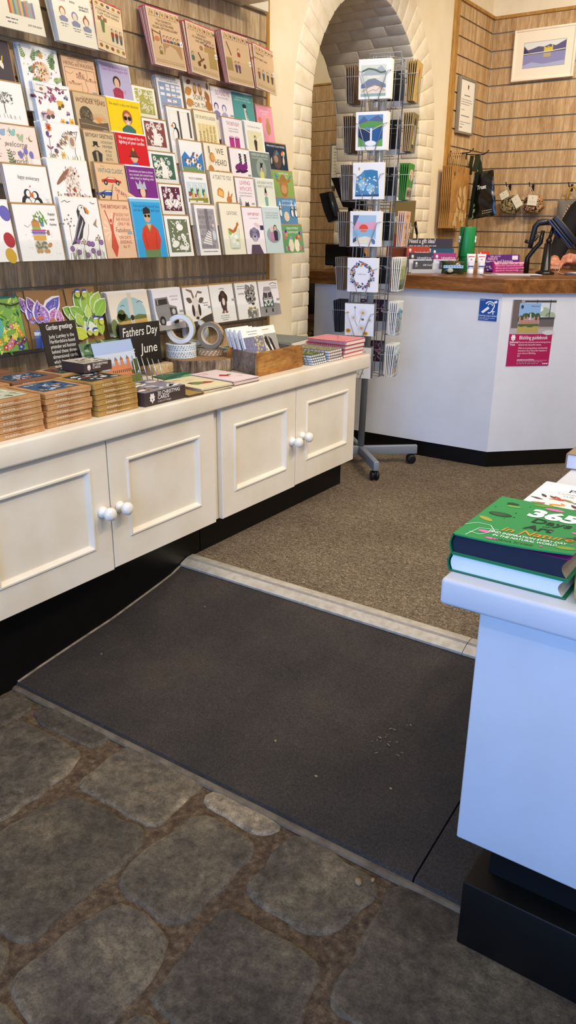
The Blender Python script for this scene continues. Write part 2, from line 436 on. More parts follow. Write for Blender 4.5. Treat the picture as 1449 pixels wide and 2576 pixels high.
# carpet
m_carpet, nt, bs = node_mat('twist_pile_carpet', .95, .1)
n1 = noise(nt, 75, sc=(1, 2.4, 1), detail=3, rough=.65, dist=2.2, rot=(0,0,.5)); n2 = noise(nt, 3, detail=3)
c = ramp(nt, n1, [(.33, '#332d27'), (.45, '#6f6354'), (.54, '#978a76'), (.66, '#c2b69e')])
c = mix(nt, c, ramp(nt, n2, [(.3, '#c9b8a8'), (.7, '#fff4e4')]), .6, 'MULTIPLY')
nt.links.new(c, bs.inputs['Base Color']); bump(nt, bs, n1, 1, .006)
b = MB().box(-1.78, 3.2, 1.93, YB, -.1, 0, m_carpet).box(-5.1, -1.78, 3.0, YB, -.1, 0, m_carpet).box(-.30, 3.2, 1.25, 1.93, -.1, 0, m_carpet)
tag(b.obj('carpet'), 'grey brown twist pile carpet on the upper floor', 'carpet', kind='structure')
# ramp of black matting
m_mat, nt, bs = node_mat('ribbed_rubber_matting', .8, .2)
n1 = noise(nt, 200, detail=3); n2 = noise(nt, 3.5, detail=5, rough=.65); n3 = noise(nt, 320, detail=1)
c = ramp(nt, n2, [(.3, '#33302d'), (.55, '#403a35'), (.75, '#514539')])
c = mix(nt, c, ramp(nt, n1, [(.35, '#8a8a8a'), (.65, '#ffffff')]), .6, 'MULTIPLY')
c = mix(nt, c, '#9a8a74', ramp(nt, n3, [(.68, '#000000'), (.74, '#7a7a7a')]))
nt.links.new(c, bs.inputs['Base Color']); bump(nt, bs, n1, .5, .002)
PROF = [(1.165,-.137),(1.17,-.128),(1.25,-.117),(1.36,-.104),(1.45,-.094),(1.55,-.083),(1.65,-.066),(1.75,-.049),(1.83,-.034),(1.89,-.014),(1.93,-.006)]
def ramp_piece(x0, x1, m):
    b = MB(); pts = PROF+[(1.93,-.16),(1.165,-.16)]
    b.prism(pts, x0, x1, m, ax='x'); return b
t = thing('entrance_ramp', 'sloping black matting ramp up from flagstones to carpet', 'ramp', (0,0,0))
ramp_piece(-1.741, -.474, m_mat).obj('mat_panel', t); ramp_piece(-.470, -.3445, m_mat).obj('mat_panel', t)
b = MB(); b.prism([(1.149,ZS-.004),(1.152,ZS+.001),(1.159,ZS+.004),(1.1655,ZS+.004),(1.1655,ZS-.004)], -1.741, -.346, plain('grey_fillet', '#6b604f', .85, '#5a5042', 20, .7, 50, .006), ax='x')
b.obj('mortar_fillet', t)
b = MB()
for (ya, za), (yb, zb) in zip(PROF[1:9], PROF[2:10]): b.add([(-1.7405,ya,za+.004),(-1.7345,ya,za+.0008),(-1.7345,yb,zb+.0008),(-1.7405,yb,zb+.004)], [(0,1,2,3)], plain('dusty_sealant', '#8a7d68', .85, '#3f382f', 40, .4, 80, .003))
b.obj('sealant_line', t)
g = MB(); rs = random.Random(4)
for i in range(16):
    a = rs.uniform(0, pi); ln = rs.uniform(.004, .012); c0 = Vector((-.70+rs.gauss(0, .03), 1.50+rs.gauss(0, .03), 0)); z = -.094+(c0.y-1.45)*.13
    d = Vector((cos(a), sin(a), 0))*ln/2; n = Vector((-d.y, d.x, 0))*.18
    g.add([c0-d-n+Vector((0,0,z+.003)), c0+d-n+Vector((0,0,z+.003)), c0+d+n+Vector((0,0,z+.003)), c0-d+n+Vector((0,0,z+.003))], [(0,1,2,3)], '#8f8473')
o = g.obj('scuff_marks', t); o['kind'] = 'stuff'
gravel = plain('grit', '#8a7656', .9)
for (x, y, s) in ((515,1527,.004),(693,1865,.005),(901,2222,.012),(795,1954,.005),(983,1985,.005),(255,1646,.004),(1033,1825,.004),(938,2216,.007)):
    zz = ZS if y > 2150 else -.09
    p = on(x, y, 'z', zz)
    if zz > ZS:
        for _ in range(4):
            for (ya, za), (yb, zb) in zip(PROF, PROF[1:]):
                if ya <= p.y <= yb: p = on(x, y, 'z', za+(zb-za)*(p.y-ya)/(yb-ya)); break
    o = MB().ball((0,0,s*.35), s, s*.7, s*.5, gravel, 6).obj('grit_fragment', loc=p, rot=(0,0,x))
    tag(o, {515:'tiny tan grit speck on the ramp near the threshold strip',693:'tiny tan grit speck low in the middle of the ramp',901:'pale gravel chip on the flagstone below the ramp edge',795:'dull grit speck on the ramp near its lower edge',983:'grit speck on the ramp nearest the right display unit',255:'tiny dark grit speck on the ramp beside the black plinth',1033:'tiny grit speck on the ramp right of the pale scuffs',938:'small gravel crumb touching the ramp edge'}[x], 'grit', 'grit specks on ramp and stones')
# aluminium threshold strip
alu = plain('brushed_aluminium', '#c9c2b3', .38, '#c4beb2', 40, .1, 90); alu.node_tree.nodes['Principled BSDF'].inputs['Metallic'].default_value = .35
ins = plain('grey_grip_insert', '#8e8a86', .7, '#c9c4bc', 60, .4, 120)
def strip(x0, x1):
    b = MB(); pr = [(1.880,-.016),(1.880,-.009),(1.888,-.004),(1.912,.004)]; b.prism(pr+[(1.912,-.016)], x0, x1, alu, ax='x')
    b.prism([(1.912,-.016),(1.912,.0045),(1.922,.0065),(1.922,-.016)], x0, x1, ins, ax='x')
    b.prism([(1.922,-.016),(1.922,.0062),(1.948,.007),(1.958,.003),(1.960,-.016)], x0, x1, alu, ax='x'); return b
t = thing('threshold_strip', 'silver metal threshold strip between dark matting and carpet', 'threshold', (0,0,0))
strip(-1.738, -.672).obj('strip_length', t); strip(-.670, -.3445).obj('strip_length', t)
# ------------------------------------------------------------------ slat panels
def slats(name, label, axis, a, b_, face, depth, z0, z1, zg, pit, wm, gm, trims=()):
    """boards of height pit with T-slots between; axis 'y' = runs along y at x=face, 'x' = along x at y=face"""
    t = thing(name, label, 'wall panel')
    bd = MB(); gr = MB()
    def put(B, lo, hi, d0, d1, za, zb, m):
        if axis == 'y': B.box(min(face-d0, face-d1), max(face-d0, face-d1), lo, hi, za, zb, m)
        else: B.box(lo, hi, min(face+d0, face+d1), max(face+d0, face+d1), za, zb, m)
    edges = [z0]; z = zg
    while z-pit > z0+.01: z -= pit
    while z < z1-.01: edges.append(z); z += pit
    edges.append(z1)
    for i in range(len(edges)-1):
        lo = edges[i]+(.0045 if i else 0); hi = edges[i+1]-(.0045 if i < len(edges)-2 else 0)
        put(bd, a, b_, 0, depth, lo, hi, wm)
    put(gr, a, b_, .0075, depth, z0, z1, gm)
    bd.obj('slat_boards', t); gr.obj('slot_channels', t)
    return t, put
t, put = slats('slatwall_panel', 'grey-brown oak slatted wall panel behind the greeting cards', 'y', -.9, 2.952, -2.132, .0175, .6075, 2.3, .733, .1, slat_l, groove)
b = MB(); put(b, 2.952, 2.972, -.003, .0175, .6075, 2.3, edge_oak); b.obj('edge_trim', t)
t, put = slats('slatwall_panel', 'pale oak slatted panel on the long back wall behind the till', 'x', -2.13, 3.19, 5.422, .0175, .3, 2.375, 2.10, .0986, slat_b, groove_d)
b = MB(); put(b, -2.13, 3.19, -.012, .0175, 2.375, 2.392, edge_oak); b.obj('top_trim', t)
t, put = slats('slatwall_panel', 'narrow pale oak slatted panel right of the arch with bags on hooks', 'y', 4.876, 5.42, -2.132, .0175, .3, 2.375, 2.10, .0986, slat_b, groove_d)
b = MB(); put(b, 4.876, 5.42, -.012, .0175, 2.375, 2.392, edge_oak); b.obj('top_trim', t)
b = MB(); put(b, 4.832, 4.876, -.004, .0175, .3, 2.392, edge_oak); b.obj('edge_trim', t)
t, put = slats('slatwall_panel', 'oak slatted panel seen through the arch', 'x', -5.0, -2.71, 5.422, .0175, .3, 2.11, 2.10-.0986, .0986, slat_b, M('#cdbd9c', .5))
b = MB(); put(b, -5.0, -2.71, -.008, .0175, 2.11, 2.122, edge_oak); b.obj('top_trim', t)
# white header board and the shelf above the top cards
p = on(676, 31, 'x', -2.112)
o = MB().rbox(-2.1315, -2.112, -.9, p.y, p.z, 2.32, M('#f3ead6', .6), .002).obj('header_board'); tag(o, 'blank cream header board above the slatted card wall', 'board')
q0 = on(538, -14, 'x', -2.05); q1 = on(645, 10, 'x', -2.05)
t = thing('acrylic_shelf', 'clear shelf high on the card wall below the header board', 'shelf', (0,0,0))
MB().rbox(-2.131, -1.99, q0.y-.5, q1.y, q1.z+.002, q1.z+.012, M('#cfc7b4', .25), .002).obj('shelf_plate', t)
MB().cyl((-2.05, q0.y-.02, q1.z-.004), (-2.05, q0.y-.02, q1.z+.003), .007, chrome).obj('fixing_stud', t)

# ------------------------------------------------------------------ low cupboards and worktop
XD = -1.655
def door(b, y0, y1, z0, z1, iy0, iy1, iz0, iz1, m, x=XD, th=.02):
    def ring(a, bb, m):   # a,bb = (x,y0,y1,z0,z1)
        A = [(a[0],a[1],a[3]),(a[0],a[2],a[3]),(a[0],a[2],a[4]),(a[0],a[1],a[4])]
        B = [(bb[0],bb[1],bb[3]),(bb[0],bb[2],bb[3]),(bb[0],bb[2],bb[4]),(bb[0],bb[1],bb[4])]
        b.add(A+B, [(i, (i+1) % 4, 4+(i+1) % 4, 4+i) for i in range(4)], m)
    o = (x, y0, y1, z0, z1); e = .002
    st = [(x-th, y0, y1, z0, z1), (x-e, y0, y1, z0, z1), (x, y0+e, y1-e, z0+e, z1-e), (x, iy0, iy1, iz0, iz1)]
    for dx, k in ((.0045,.003),(.0045,.008),(-.001,.012),(-.009,.017),(-.0095,.019)):
        st.append((x+dx, iy0+k, iy1-k, iz0+k, iz1-k))
    for a, c in zip(st, st[1:]): ring(a, c, m)
    l = st[-1]; b.add([(l[0],l[1],l[3]),(l[0],l[2],l[3]),(l[0],l[2],l[4]),(l[0],l[1],l[4])], [(0,1,2,3)], m)
    b.add([(x-th,y0,z0),(x-th,y1,z0),(x-th,y1,z1),(x-th,y0,z1)], [(3,2,1,0)], m)
KNOB = [(.0001,0),(.0165,0),(.0178,.003),(.0172,.008),(.0125,.0125),(.0095,.017),(.0105,.0205),(.0155,.0235),(.0192,.0285),(.0205,.035),(.0192,.0415),(.0145,.047),(.007,.0498),(.0001,.0504)]
def cupboard(label, y0, y1, doors):
    t = thing('cupboard', label, 'cupboard', (XD, (y0+y1)/2, 0)); L = t.location.copy()
    def fin(b, n, par, off=L):
        b.v = [v-off for v in b.v]; return b.obj(n, par)
    fin(MB().box(-2.13, -1.677, y0, y1, .135, .545, cream_gloss), 'carcass', t)
    fin(MB().box(-2.13, -1.741, y0-.0, y1+(.04 if y1 > 2.5 else 0), ZS, .136, blackp), 'plinth', t)
    for (dy0, dy1, z0, z1, i, kn) in doors:
        b = MB(); door(b, dy0, dy1, z0, z1, *i, cream_gloss); d = fin(b, 'door', t)
        k = on(*kn, 'x', XD); MB().lathe(KNOB, M('#eeeae0', .12, 0, .6), 24, T=RT((k.x-L.x, k.y-L.y, k.z), (0, pi/2, 0))).obj('knob', d)
def inn(tl, tr, br, bl):
    P = [on(*p, 'x', XD) for p in (tl, tr, br, bl)]
    return ((P[0].y+P[3].y)/2, (P[1].y+P[2].y)/2, (P[2].z+P[3].z)/2, (P[0].z+P[1].z)/2)
yB0 = on(279, 1275, 'x', XD).y; yB1 = on(541.5, 1180, 'x', XD).y
yC0 = on(559, 1180, 'x', XD).y; yC1 = on(744, 1100, 'x', XD).y; yD1 = on(892, 1050, 'x', XD).y
ib = inn((315,1154.6),(501,1092),(509,1270.5),(330,1350)); ic = inn((589,1066),(723.5,1027),(719,1183),(589,1237)); idr = inn((773,1009),(878,978.5),(870,1116.6),(767,1159.7))
pa = on(228,1179,'x',XD); pa2 = on(240,1382.6,'x',XD); ia1 = (pa.y+pa2.y)/2
wd = yB1-yB0
cupboard('left low cream cupboard with panelled doors below the kraft boxes', -.2, yB1+.004, [(yB0-.002-wd, yB0-.002, .133, .541, (ia1-(ib[1]-ib[0]), ia1, ib[2], ib[3]), (257,1288)), (yB0+.002, yB1, .137, .541, ib, (299.5,1274))])
cupboard('right low cream cupboard with panelled doors next to the card spinner', yB1+.008, yD1, [(yC0, yC1-.002, .137, .541, ic, (733.5,1110)), (yC1+.002, yD1, .141, .541, idr, (759,1097))])
ZW = .607
o = MB().rbox(-2.131, -1.635, -.2, 3.05, .545, ZW, cream_gloss, .008, seg=3).obj('worktop'); tag(o, 'long cream painted worktop over the two low cupboards', 'worktop')

# ------------------------------------------------------------------ right display unit
t = thing('display_unit', 'white painted book table with black stepped plinth at right', 'display table', (-.365, 1.087, ZS))
L = t.location
def fin(b, n, par, off): b.v = [v-off for v in b.v]; return b.obj(n, par)
fin(MB().rbox(-.366, 1.5, 1.087, 2.75, .098, .556, white_gloss, .004), 'cabinet_body', t, L)
fin(MB().rbox(-.427, 1.55, 1.065, 2.80, .555, .601, white_gloss, .007, seg=3), 'tabletop', t, L)
p = on(1229, 2193, 'z', .006)
fin(MB().box(p.x, 1.45, p.y, 2.7, .004, .099, blackp), 'recessed_plinth', t, L)
fin(MB().rbox(-.344, 1.5, 1.088, 2.74, ZS, .006, blackp, .002), 'step_plinth', t, L)

# ------------------------------------------------------------------ till counter
CY = 3.658
def cpoly(o): 
    d = .0
    return [(-2.32-3.0*o, CY-o), (-1.28+o*.414, CY-o), (-.2+o, CY+1.08-o+o*.0+o*.414-o*.0), (-.2+o, 5.30), (-.742, 5.30), (-1.732, 4.41), (-2.32-3.0*o, 4.41)]
t = thing('till_counter', 'white till counter with angled front and thick brown wooden top', 'counter', (-1.28, CY, 0)); L = t.location
b = MB(); b.prism(cpoly(0), .08, .85, plain('counter_white_paint', '#e6e7ea', .45, '#f3f2ef', 5, .05, 30)); fin(b, 'counter_body', t, L)
b = MB(); P = cpoly(-.006); b.prism(P, 0, .081, blackp); fin(b, 'plinth', t, L)
P = cpoly(.02); r = .03
P = [(P[0][0], P[0][1]+r), (P[0][0]+.009, P[0][1]+.009), (P[0][0]+r, P[0][1])] + P[1:]
bm = bmesh.new(); bot = [bm.verts.new((x, y, .848)) for x, y in P]; f = bm.faces.new(bot)
bmesh.ops.recalc_face_normals(bm, faces=bm.faces[:]); g = bmesh.ops.extrude_face_region(bm, geom=[f])
for v in g['geom']:
    if isinstance(v, bmesh.types.BMVert): v.co.z = .912
bmesh.ops.recalc_face_normals(bm, faces=bm.faces[:])
bmesh.ops.bevel(bm, geom=[e for e in bm.edges if e.verts[0].co.z > .9 and e.verts[1].co.z > .9], offset=.004, segments=2, profile=.5, affect='EDGES')
b = MB(); b.bm(bm, oak_top); fin(b, 'wooden_top', t, L)
def on_pl(px, py, p0, n):
    d = (px-W/2)/F*RR - (py-HH/2)/F*UU + FF
    return CAM + d*((Vector(p0)-CAM).dot(n)/d.dot(n))
CH0 = Vector((-1.28, CY, 0)); CHN = Vector((.7071, -.7071, 0)); CHD = Vector((.7071, .7071, 0))
# ------------------------------------------------------------------ greeting card artwork
rd = random.Random(21)
def flower(A, u, v, r, c, cc='#e8b030', n=6, wd=.55, rot=0):
    A.many([A.leafp(u, v, r, rot+2*pi*i/n, wd) for i in range(n)], c); A.e(u, v, r*.28, r*.28, cc, n=8)
def sprig(A, u, v, l, a, c, n=5, wd=.4, lw=.008, ll=.35):
    k = A.w/A.h; A.l([(u, v), (u+l*cos(a), v+l*sin(a)*k)], lw, c); q = []
    for i in range(n):
        t = (i+1)/(n+.3)
        for s in (-1, 1): q.append(A.leafp(u+l*t*cos(a), v+l*t*sin(a)*k, l*ll*(1.1-.6*t), a+s*.9, wd))
    A.many(q, c)
def fig(A, u, v, s, skin, hair, top, legs=None, hh=3.2):
    k = A.w/A.h
    A.e(u, v+s*.22*k, s*1.08, s*1.12, hair); A.e(u, v-s*.05*k, s*.72, s*.95, skin)
    A.poly([(u-s*.5, v-s*.9*k), (u+s*.5, v-s*.9*k), (u+s*1.5, v-s*1.5*k), (u+s*1.2, v-s*hh*k), (u-s*1.2, v-s*hh*k), (u-s*1.5, v-s*1.5*k)], top)
    if legs: A.poly([(u-s*1.1, v-s*hh*k), (u+s*1.1, v-s*hh*k), (u+s*.8, v-s*(hh+3)*k), (u-s*.8, v-s*(hh+3)*k)], legs)
def dots(A, n, cs, u0, v0, u1, v1, r0=.006, r1=.014, rnd=rd):
    for c in cs: A.es([(rnd.uniform(u0,u1), rnd.uniform(v0,v1), rnd.uniform(r0,r1), rnd.uniform(r0,r1), 0, 6) for _ in range(n)], c)
def leaves(A, n, cs, u0, v0, u1, v1, l0=.08, l1=.2, wd=.35, rnd=rd):
    for c in cs: A.many([A.leafp(rnd.uniform(u0,u1), rnd.uniform(v0,v1), rnd.uniform(l0,l1), rnd.uniform(0, 6.28), wd) for _ in range(n)], c)
def grass(A, n, c, u0, u1, v0, v1, lw=.008, rnd=rd):
    q = []
    for _ in range(n):
        u = rnd.uniform(u0, u1); q += A.lp([(u, v0), (u+rnd.uniform(-.03,.03), rnd.uniform((v0+v1)/2, v1))], lw)
    A.many(q, c)
def sticker(A, u, v, c='#9aa3a5', w=.16, h=.06): A.r(u, v, u+w, v+h, c)
def lino(A, c, bg='#f6f3ea', kind=0):
    A.r(.1, .1, .9, .92, c); rn = random.Random(kind+5)
    for i in range(15): flower(A, rn.uniform(.16,.84), rn.uniform(.2,.87), rn.uniform(.06,.1), bg, c, 8, .45)
    A.many([A.leafp(rn.uniform(.15,.8), rn.uniform(.14,.85), .1, rn.uniform(0,6.3), .3) for _ in range(26)], bg)
    if kind == 1: A.poly([(.35,.13),(.7,.13),(.66,.45),(.5,.6),(.42,.58),(.4,.4)], bg); A.e(.47, .6, .09, .07, bg)
    if kind == 2: A.poly([(.38,.12),(.62,.12),(.64,.4),(.55,.62),(.43,.58)], bg); A.e(.46, .6, .08, .07, bg)
    if kind == 3:
        for s in (-1, 1): A.e(.5+s*.14, .36, .15, .1, bg, s*.7); A.l([(.5,.2),(.5+s*.2,.5)], .012, c)
    if kind == 4: A.e(.55, .72, .14, .09, bg); A.e(.3, .3, .16, .08, bg, .3); A.e(.64, .2, .15, .05, bg)
def puffin(A, u, v, s, flip=1):
    k = A.w/A.h; f = flip
    A.e(u, v, s*.62, s, '#2c2c34', .15*f); A.e(u+.16*f*s, v-.05*s*k, s*.42, s*.78, '#f5f3ee', .1*f)
    A.e(u+.2*f*s, v+1.15*s*k, s*.42, s*.42, '#2c2c34'); A.e(u+.3*f*s, v+1.15*s*k, s*.27, s*.3, '#f5f3ee')
    A.poly([(u+.45*f*s, v+1.4*s*k), (u+.95*f*s, v+1.05*s*k), (u+.45*f*s, v+.85*s*k)], '#d9722f')
def d_books(A):
    for i in range(11): A.r(.3+i*.05, .32, .345+i*.05, .62+.02*(i % 3), ['#c9614a','#d8b04e','#6f8fae','#a8b97c','#b48a8f','#e0c070','#7d7f9a','#d88c5a','#94b5b0','#c2a0a0','#8895b5'][i])
    A.t('JUST FOR SHOW', .8, .14, .03, '#555555', .3); A.bars(.32, .2, .03, '#777777', [.25,.2]); A.bars(.25, .78, .03, '#777777', [.3,.22]); A.bars(.8, .8, .03, '#777777', [.3,.2])
def d_austen(A):
    for u, v, h, tt in ((.22,.6,'#b0794a',['PRIDE AND','PREJUDICE']),(.52,.55,'#8d8fa8',['EMMA']),(.8,.5,'#a5623a',['SENSE AND','SENSIBILITY'])):
        fig(A, u, v, .075, '#f2d9c0', h, '#8e93ad', None, 2.3); A.tl(tt, u, v+.27, .035, '#4a4a4a', .28); A.bars(u, v-.24, .02, '#777777', [.2,.14])
    A.e(.8, .61, .03, .03, '#a5623a')
def d_med(A, lines, kind):
    A.r(.02, .02, .98, .98, '#d9b88e'); rn = random.Random(kind)
    A.l([(.04,.86),(.96,.86)], .006, '#7a4f33'); A.l([(.04,.11),(.96,.11)], .005, '#7a4f33')
    for i in range(6):
        u = .1+i*.16; A.l([(u-.04,.86),(u+.02,.97)], .012, '#7f6a3e'); A.e(u+.06, .915, .035, .03, rn.choice(['#b0863a','#9a4a34','#59606a']))
    A.many([q for i in range(12) for q in A.lp([(.06+i*.075,.06),(.09+i*.075,.09),(.12+i*.075,.06)], .006)], '#7a4f33')
    A.tl(lines, .5 if kind < 3 else .3, .78, .05, '#5b4032', .8, sl=.0)
    if kind == 1:
        A.poly([(.35,.2),(.42,.33),(.58,.4),(.75,.36),(.88,.2),(.92,.2),(.92,.42),(.35,.42)], '#b98f5f')
        for i in range(5): fig(A, .42+i*.11, .52, .035, '#e8c8a0', '#5c3a28', ['#7e5b8a','#a5452f','#3f5a78','#8a7a3a','#5b3f6d'][i], None, 2.5)
        A.r(.06,.4,.08,.62,'#5b3a26'); A.r(.3,.4,.32,.62,'#5b3a26'); A.l([(.06,.6),(.32,.56)], .02, '#8a4a2c'); A.e(.19,.47,.08,.05,'#c87e4a'); fig(A, .25, .3, .035, '#e8c8a0', '#5c3a28', '#8f7a3c', None, 3)
    if kind == 2:
        A.poly([(.55,.5),(.95,.5),(.95,.56),(.9,.62),(.6,.62),(.55,.56)], '#b08f52'); A.r(.68,.2,.95,.5,'#b79658')
        for i in range(4): fig(A, .6+i*.1, .68, .03, '#e8c8a0', '#5c3a28', ['#3d4f63','#a5452f','#7e5b8a','#8a7a3a'][i], None, 2)
        A.l([(.25,.22),(.5,.35)], .04, '#7a4f33'); A.l([(.3,.44),(.42,.28)], .035, '#7a4f33'); A.e(.3,.21,.05,.05,'#6b4630'); A.e(.48,.19,.05,.05,'#6b4630'); A.e(.44,.55,.06,.05,'#a07c4c'); fig(A, .1, .38, .035, '#e8c8a0', '#5c3a28', '#4f6a62', None, 4)
    if kind == 3:
        A.r(.03,.25,.25,.5,'#a98f58'); A.l([(.12,.8),(.25,.55)], .03, '#6b4630'); fig(A, .55, .68, .04, '#e8c8a0', '#8a4a2c', '#a5452f', None, 3.4)
        fig(A, .38, .42, .035, '#e8c8a0', '#5c3a28', '#5f4a7a', '#5f4a7a', 3); fig(A, .5, .42, .035, '#e8c8a0', '#5c3a28', '#6d4a6a', '#6d4a6a', 3)
    A.r(.9,.42,1,.52,'#f4efe6'); A.e(.95,.47,.016,.02,'#555555',0,8)
    if kind == 4:
        for i in range(4): fig(A, .18+i*.22, .42, .04, '#e8c8a0', '#7a3a2c', ['#a5452f','#3f6a78','#5b4a3a','#4a4038'][i], '#5b4a3a', 3)
def d_clap(A):
    A.r(.0, .0, .97, 1, '#ead2a8'); A.l([(.03,.88),(.95,.88)], .008, '#7a4f33'); A.l([(.03,.17),(.95,.17)], .008, '#7a4f33')
    for i in range(5): A.e(.12+i*.2, .94, .06, .04, ['#b0863a','#8a6a3a','#59606a','#b0863a','#9a7a4a'][i]); A.e(.12+i*.2, .09, .06, .05, ['#a5602f','#8a6a3a','#9a4a34','#b0863a','#a07f3a'][i])
    A.tl(["IF YOU'RE HAPPY AND YOU KNOW IT,", 'CLAP YOUR HANDS'], .5, .8, .06, '#5b4032', .86)
    A.r(.1,.6,.42,.68,'#9a6a48'); fig(A, .26, .66, .05, '#e8c8a0', '#8a4a2c', '#6f7f4a', '#6f7f4a', 4)
    for i in range(3): fig(A, .58+i*.15, .48, .04, '#e8c8a0', '#6b4630', ['#a5452f','#7a4f33','#8a6a5a'][i], '#4f5a68', 4)
def d_night(A):
    A.r(.0, .0, .93, 1, '#4b4148'); A.t('thank', .45, .62, .16, '#e8d21c', .8, sl=.25); A.t('you', .55, .47, .2, '#e8d21c', .7, sl=.25)
    for i in range(4): A.leaf(.3+i*.15, .3, .2, 1.3+.2*i, '#f0ead0', .5)
def d_fern(A):
    for u, v, a, c in ((.12,.65,1.9,'#7c9a48'),(.3,.62,1.2,'#4f7a3e'),(.75,.7,.9,'#5c8440'),(.88,.5,2.2,'#6c8f44'),(.15,.35,.6,'#3d6a38'),(.78,.22,.3,'#82a04e'),(.5,.1,2.8,'#5c8440'),(.2,.12,.4,'#7c9a48'),(.62,.9,3.4,'#5c8440'),(.9,.85,4.2,'#4f7a3e')): sprig(A, u, v, .26, a, c, 6, .35)
    A.e(.55,.42,.17,.2,'#e6d3b8'); leaves(A, 7, ['#b07a4a','#7d8a4c','#c46a4a'], .42,.32,.66,.52,.06,.1); A.e(.56,.56,.07,.06,'#e2c8a4'); A.e(.53,.62,.035,.03,'#c99878')
    for i in range(12): a = 1.4+i*.33; A.e(.48+.2*cos(a), .42+.2*sin(a), .03, .02, '#c9744a', a)
    flower(A, .55, .82, .07, '#d9a85e'); dots(A, 8, ['#8a6fb0','#d98a9a','#e0b04a'], .05,.05,.95,.95,.008,.016)
def d_butter(A):
    A.l([(.0,.8),(.3,.74),(.55,.6),(.7,.63)], .012, '#6b4450'); A.l([(.35,.94),(.6,.9),(.95,.95)], .012, '#6b4450'); leaves(A, 8, ['#7a3a5c','#a8607a'], .02,.55,.5,.85,.06,.11,.6); leaves(A, 6, ['#7a3a5c','#96506c'], .4,.82,.95,.95,.06,.1,.6); flower(A,.5,.68,.09,'#b06a8a','#7a3a5c',5,.9)
    for u, v, s, c1, c2, r in ((.33,.22,.16,'#d9a08a','#555055',.2),(.68,.5,.14,'#e0b040','#6b5a30',.5),(.86,.72,.08,'#9a94b0','#55506a',-.3),(.85,.33,.07,'#b08aa8','#6a4a68',.2)):
        for d in (.5,-.5): A.leaf(u, v, s, r+pi/2-d-.5, c1, .9); A.leaf(u, v, s*.8, r+pi/2-d+pi*.0+(1.2 if d<0 else -1.2), c2, .8)
    flower(A,.66,.12,.08,'#eab030','#d07818',6); flower(A,.92,.14,.1,'#efc24a','#d07818',6); A.e(.78,.1,.04,.05,'#5a5fae'); A.e(.18,.9,.05,.04,'#d2cdc4'); A.r(.02,.78,.35,.99,'#eceae4'); A.e(.2,.86,.05,.035,'#a87858'); A.bars(.18,.94,.025,'#888888',[.2])
def d_hog(A):
    sprig(A,.12,.05,.95,1.5,'#8a5a7a',4,.4,.012,.12); flower(A,.18,.88,.09,'#d96a3a','#8a4a2a',9,.35); A.e(.12,.72,.04,.05,'#5a4a80'); A.e(.28,.3,.05,.05,'#4a52a0')
    rn = random.Random(9); q = []
    for _ in range(90):
        t = rn.random(); u = .25+.6*t+rn.uniform(-.05,.05); v = .25+.55*sin(min(1,t*1.2)*1.5)+rn.uniform(-.2,.03); q.append(A.leafp(u, v, .07, rn.uniform(1.8,2.8), .3))
    A.many(q[:45], '#9a7a58'); A.many(q[45:70], '#c49a62'); A.many(q[70:], '#7a5a78'); A.l([(.68,.8),(.93,.86),(.82,.58),(.78,.3),(.82,.1)], .012, '#6a5a50'); A.e(.74,.58,.1,.14,'#e8dccc'); A.e(.74,.58,.06,.09,'#a9887a'); A.e(.86,.8,.012,.012,'#2a2a2a'); flower(A,.45,.22,.08,'#e8c070','#d08a3a'); grass(A,14,'#7a8a4a',.1,.9,0,.25)
def d_hare(A):
    rn = random.Random(3); A.e(.55,.3,.19,.34,'#efe6dc'); A.e(.58,.66,.17,.14,'#efe6dc'); A.e(.4,.64,.26,.06,'#d9bfae',.65); A.e(.33,.58,.24,.045,'#9a6a58',.7)
    A.many([A.leafp(.4+rn.uniform(-.05,.33), rn.uniform(.05,.8), .05, rn.uniform(1,2.2), .3) for _ in range(60)], '#7a5a4e'); A.many([A.leafp(.36+rn.uniform(0,.3), rn.uniform(.05,.7), .06, rn.uniform(1,2.2), .3) for _ in range(30)], '#b58a70')
    A.e(.64,.68,.025,.022,'#241c1c'); A.e(.73,.62,.025,.02,'#b0705c'); A.e(.57,.26,.04,.04,'#b5483c'); grass(A,20,'#6a5a6a',.05,.95,0,.2); dots(A,5,['#6a3a68','#a04a5a','#d0a050'],.05,.05,.95,.2,.015,.03)
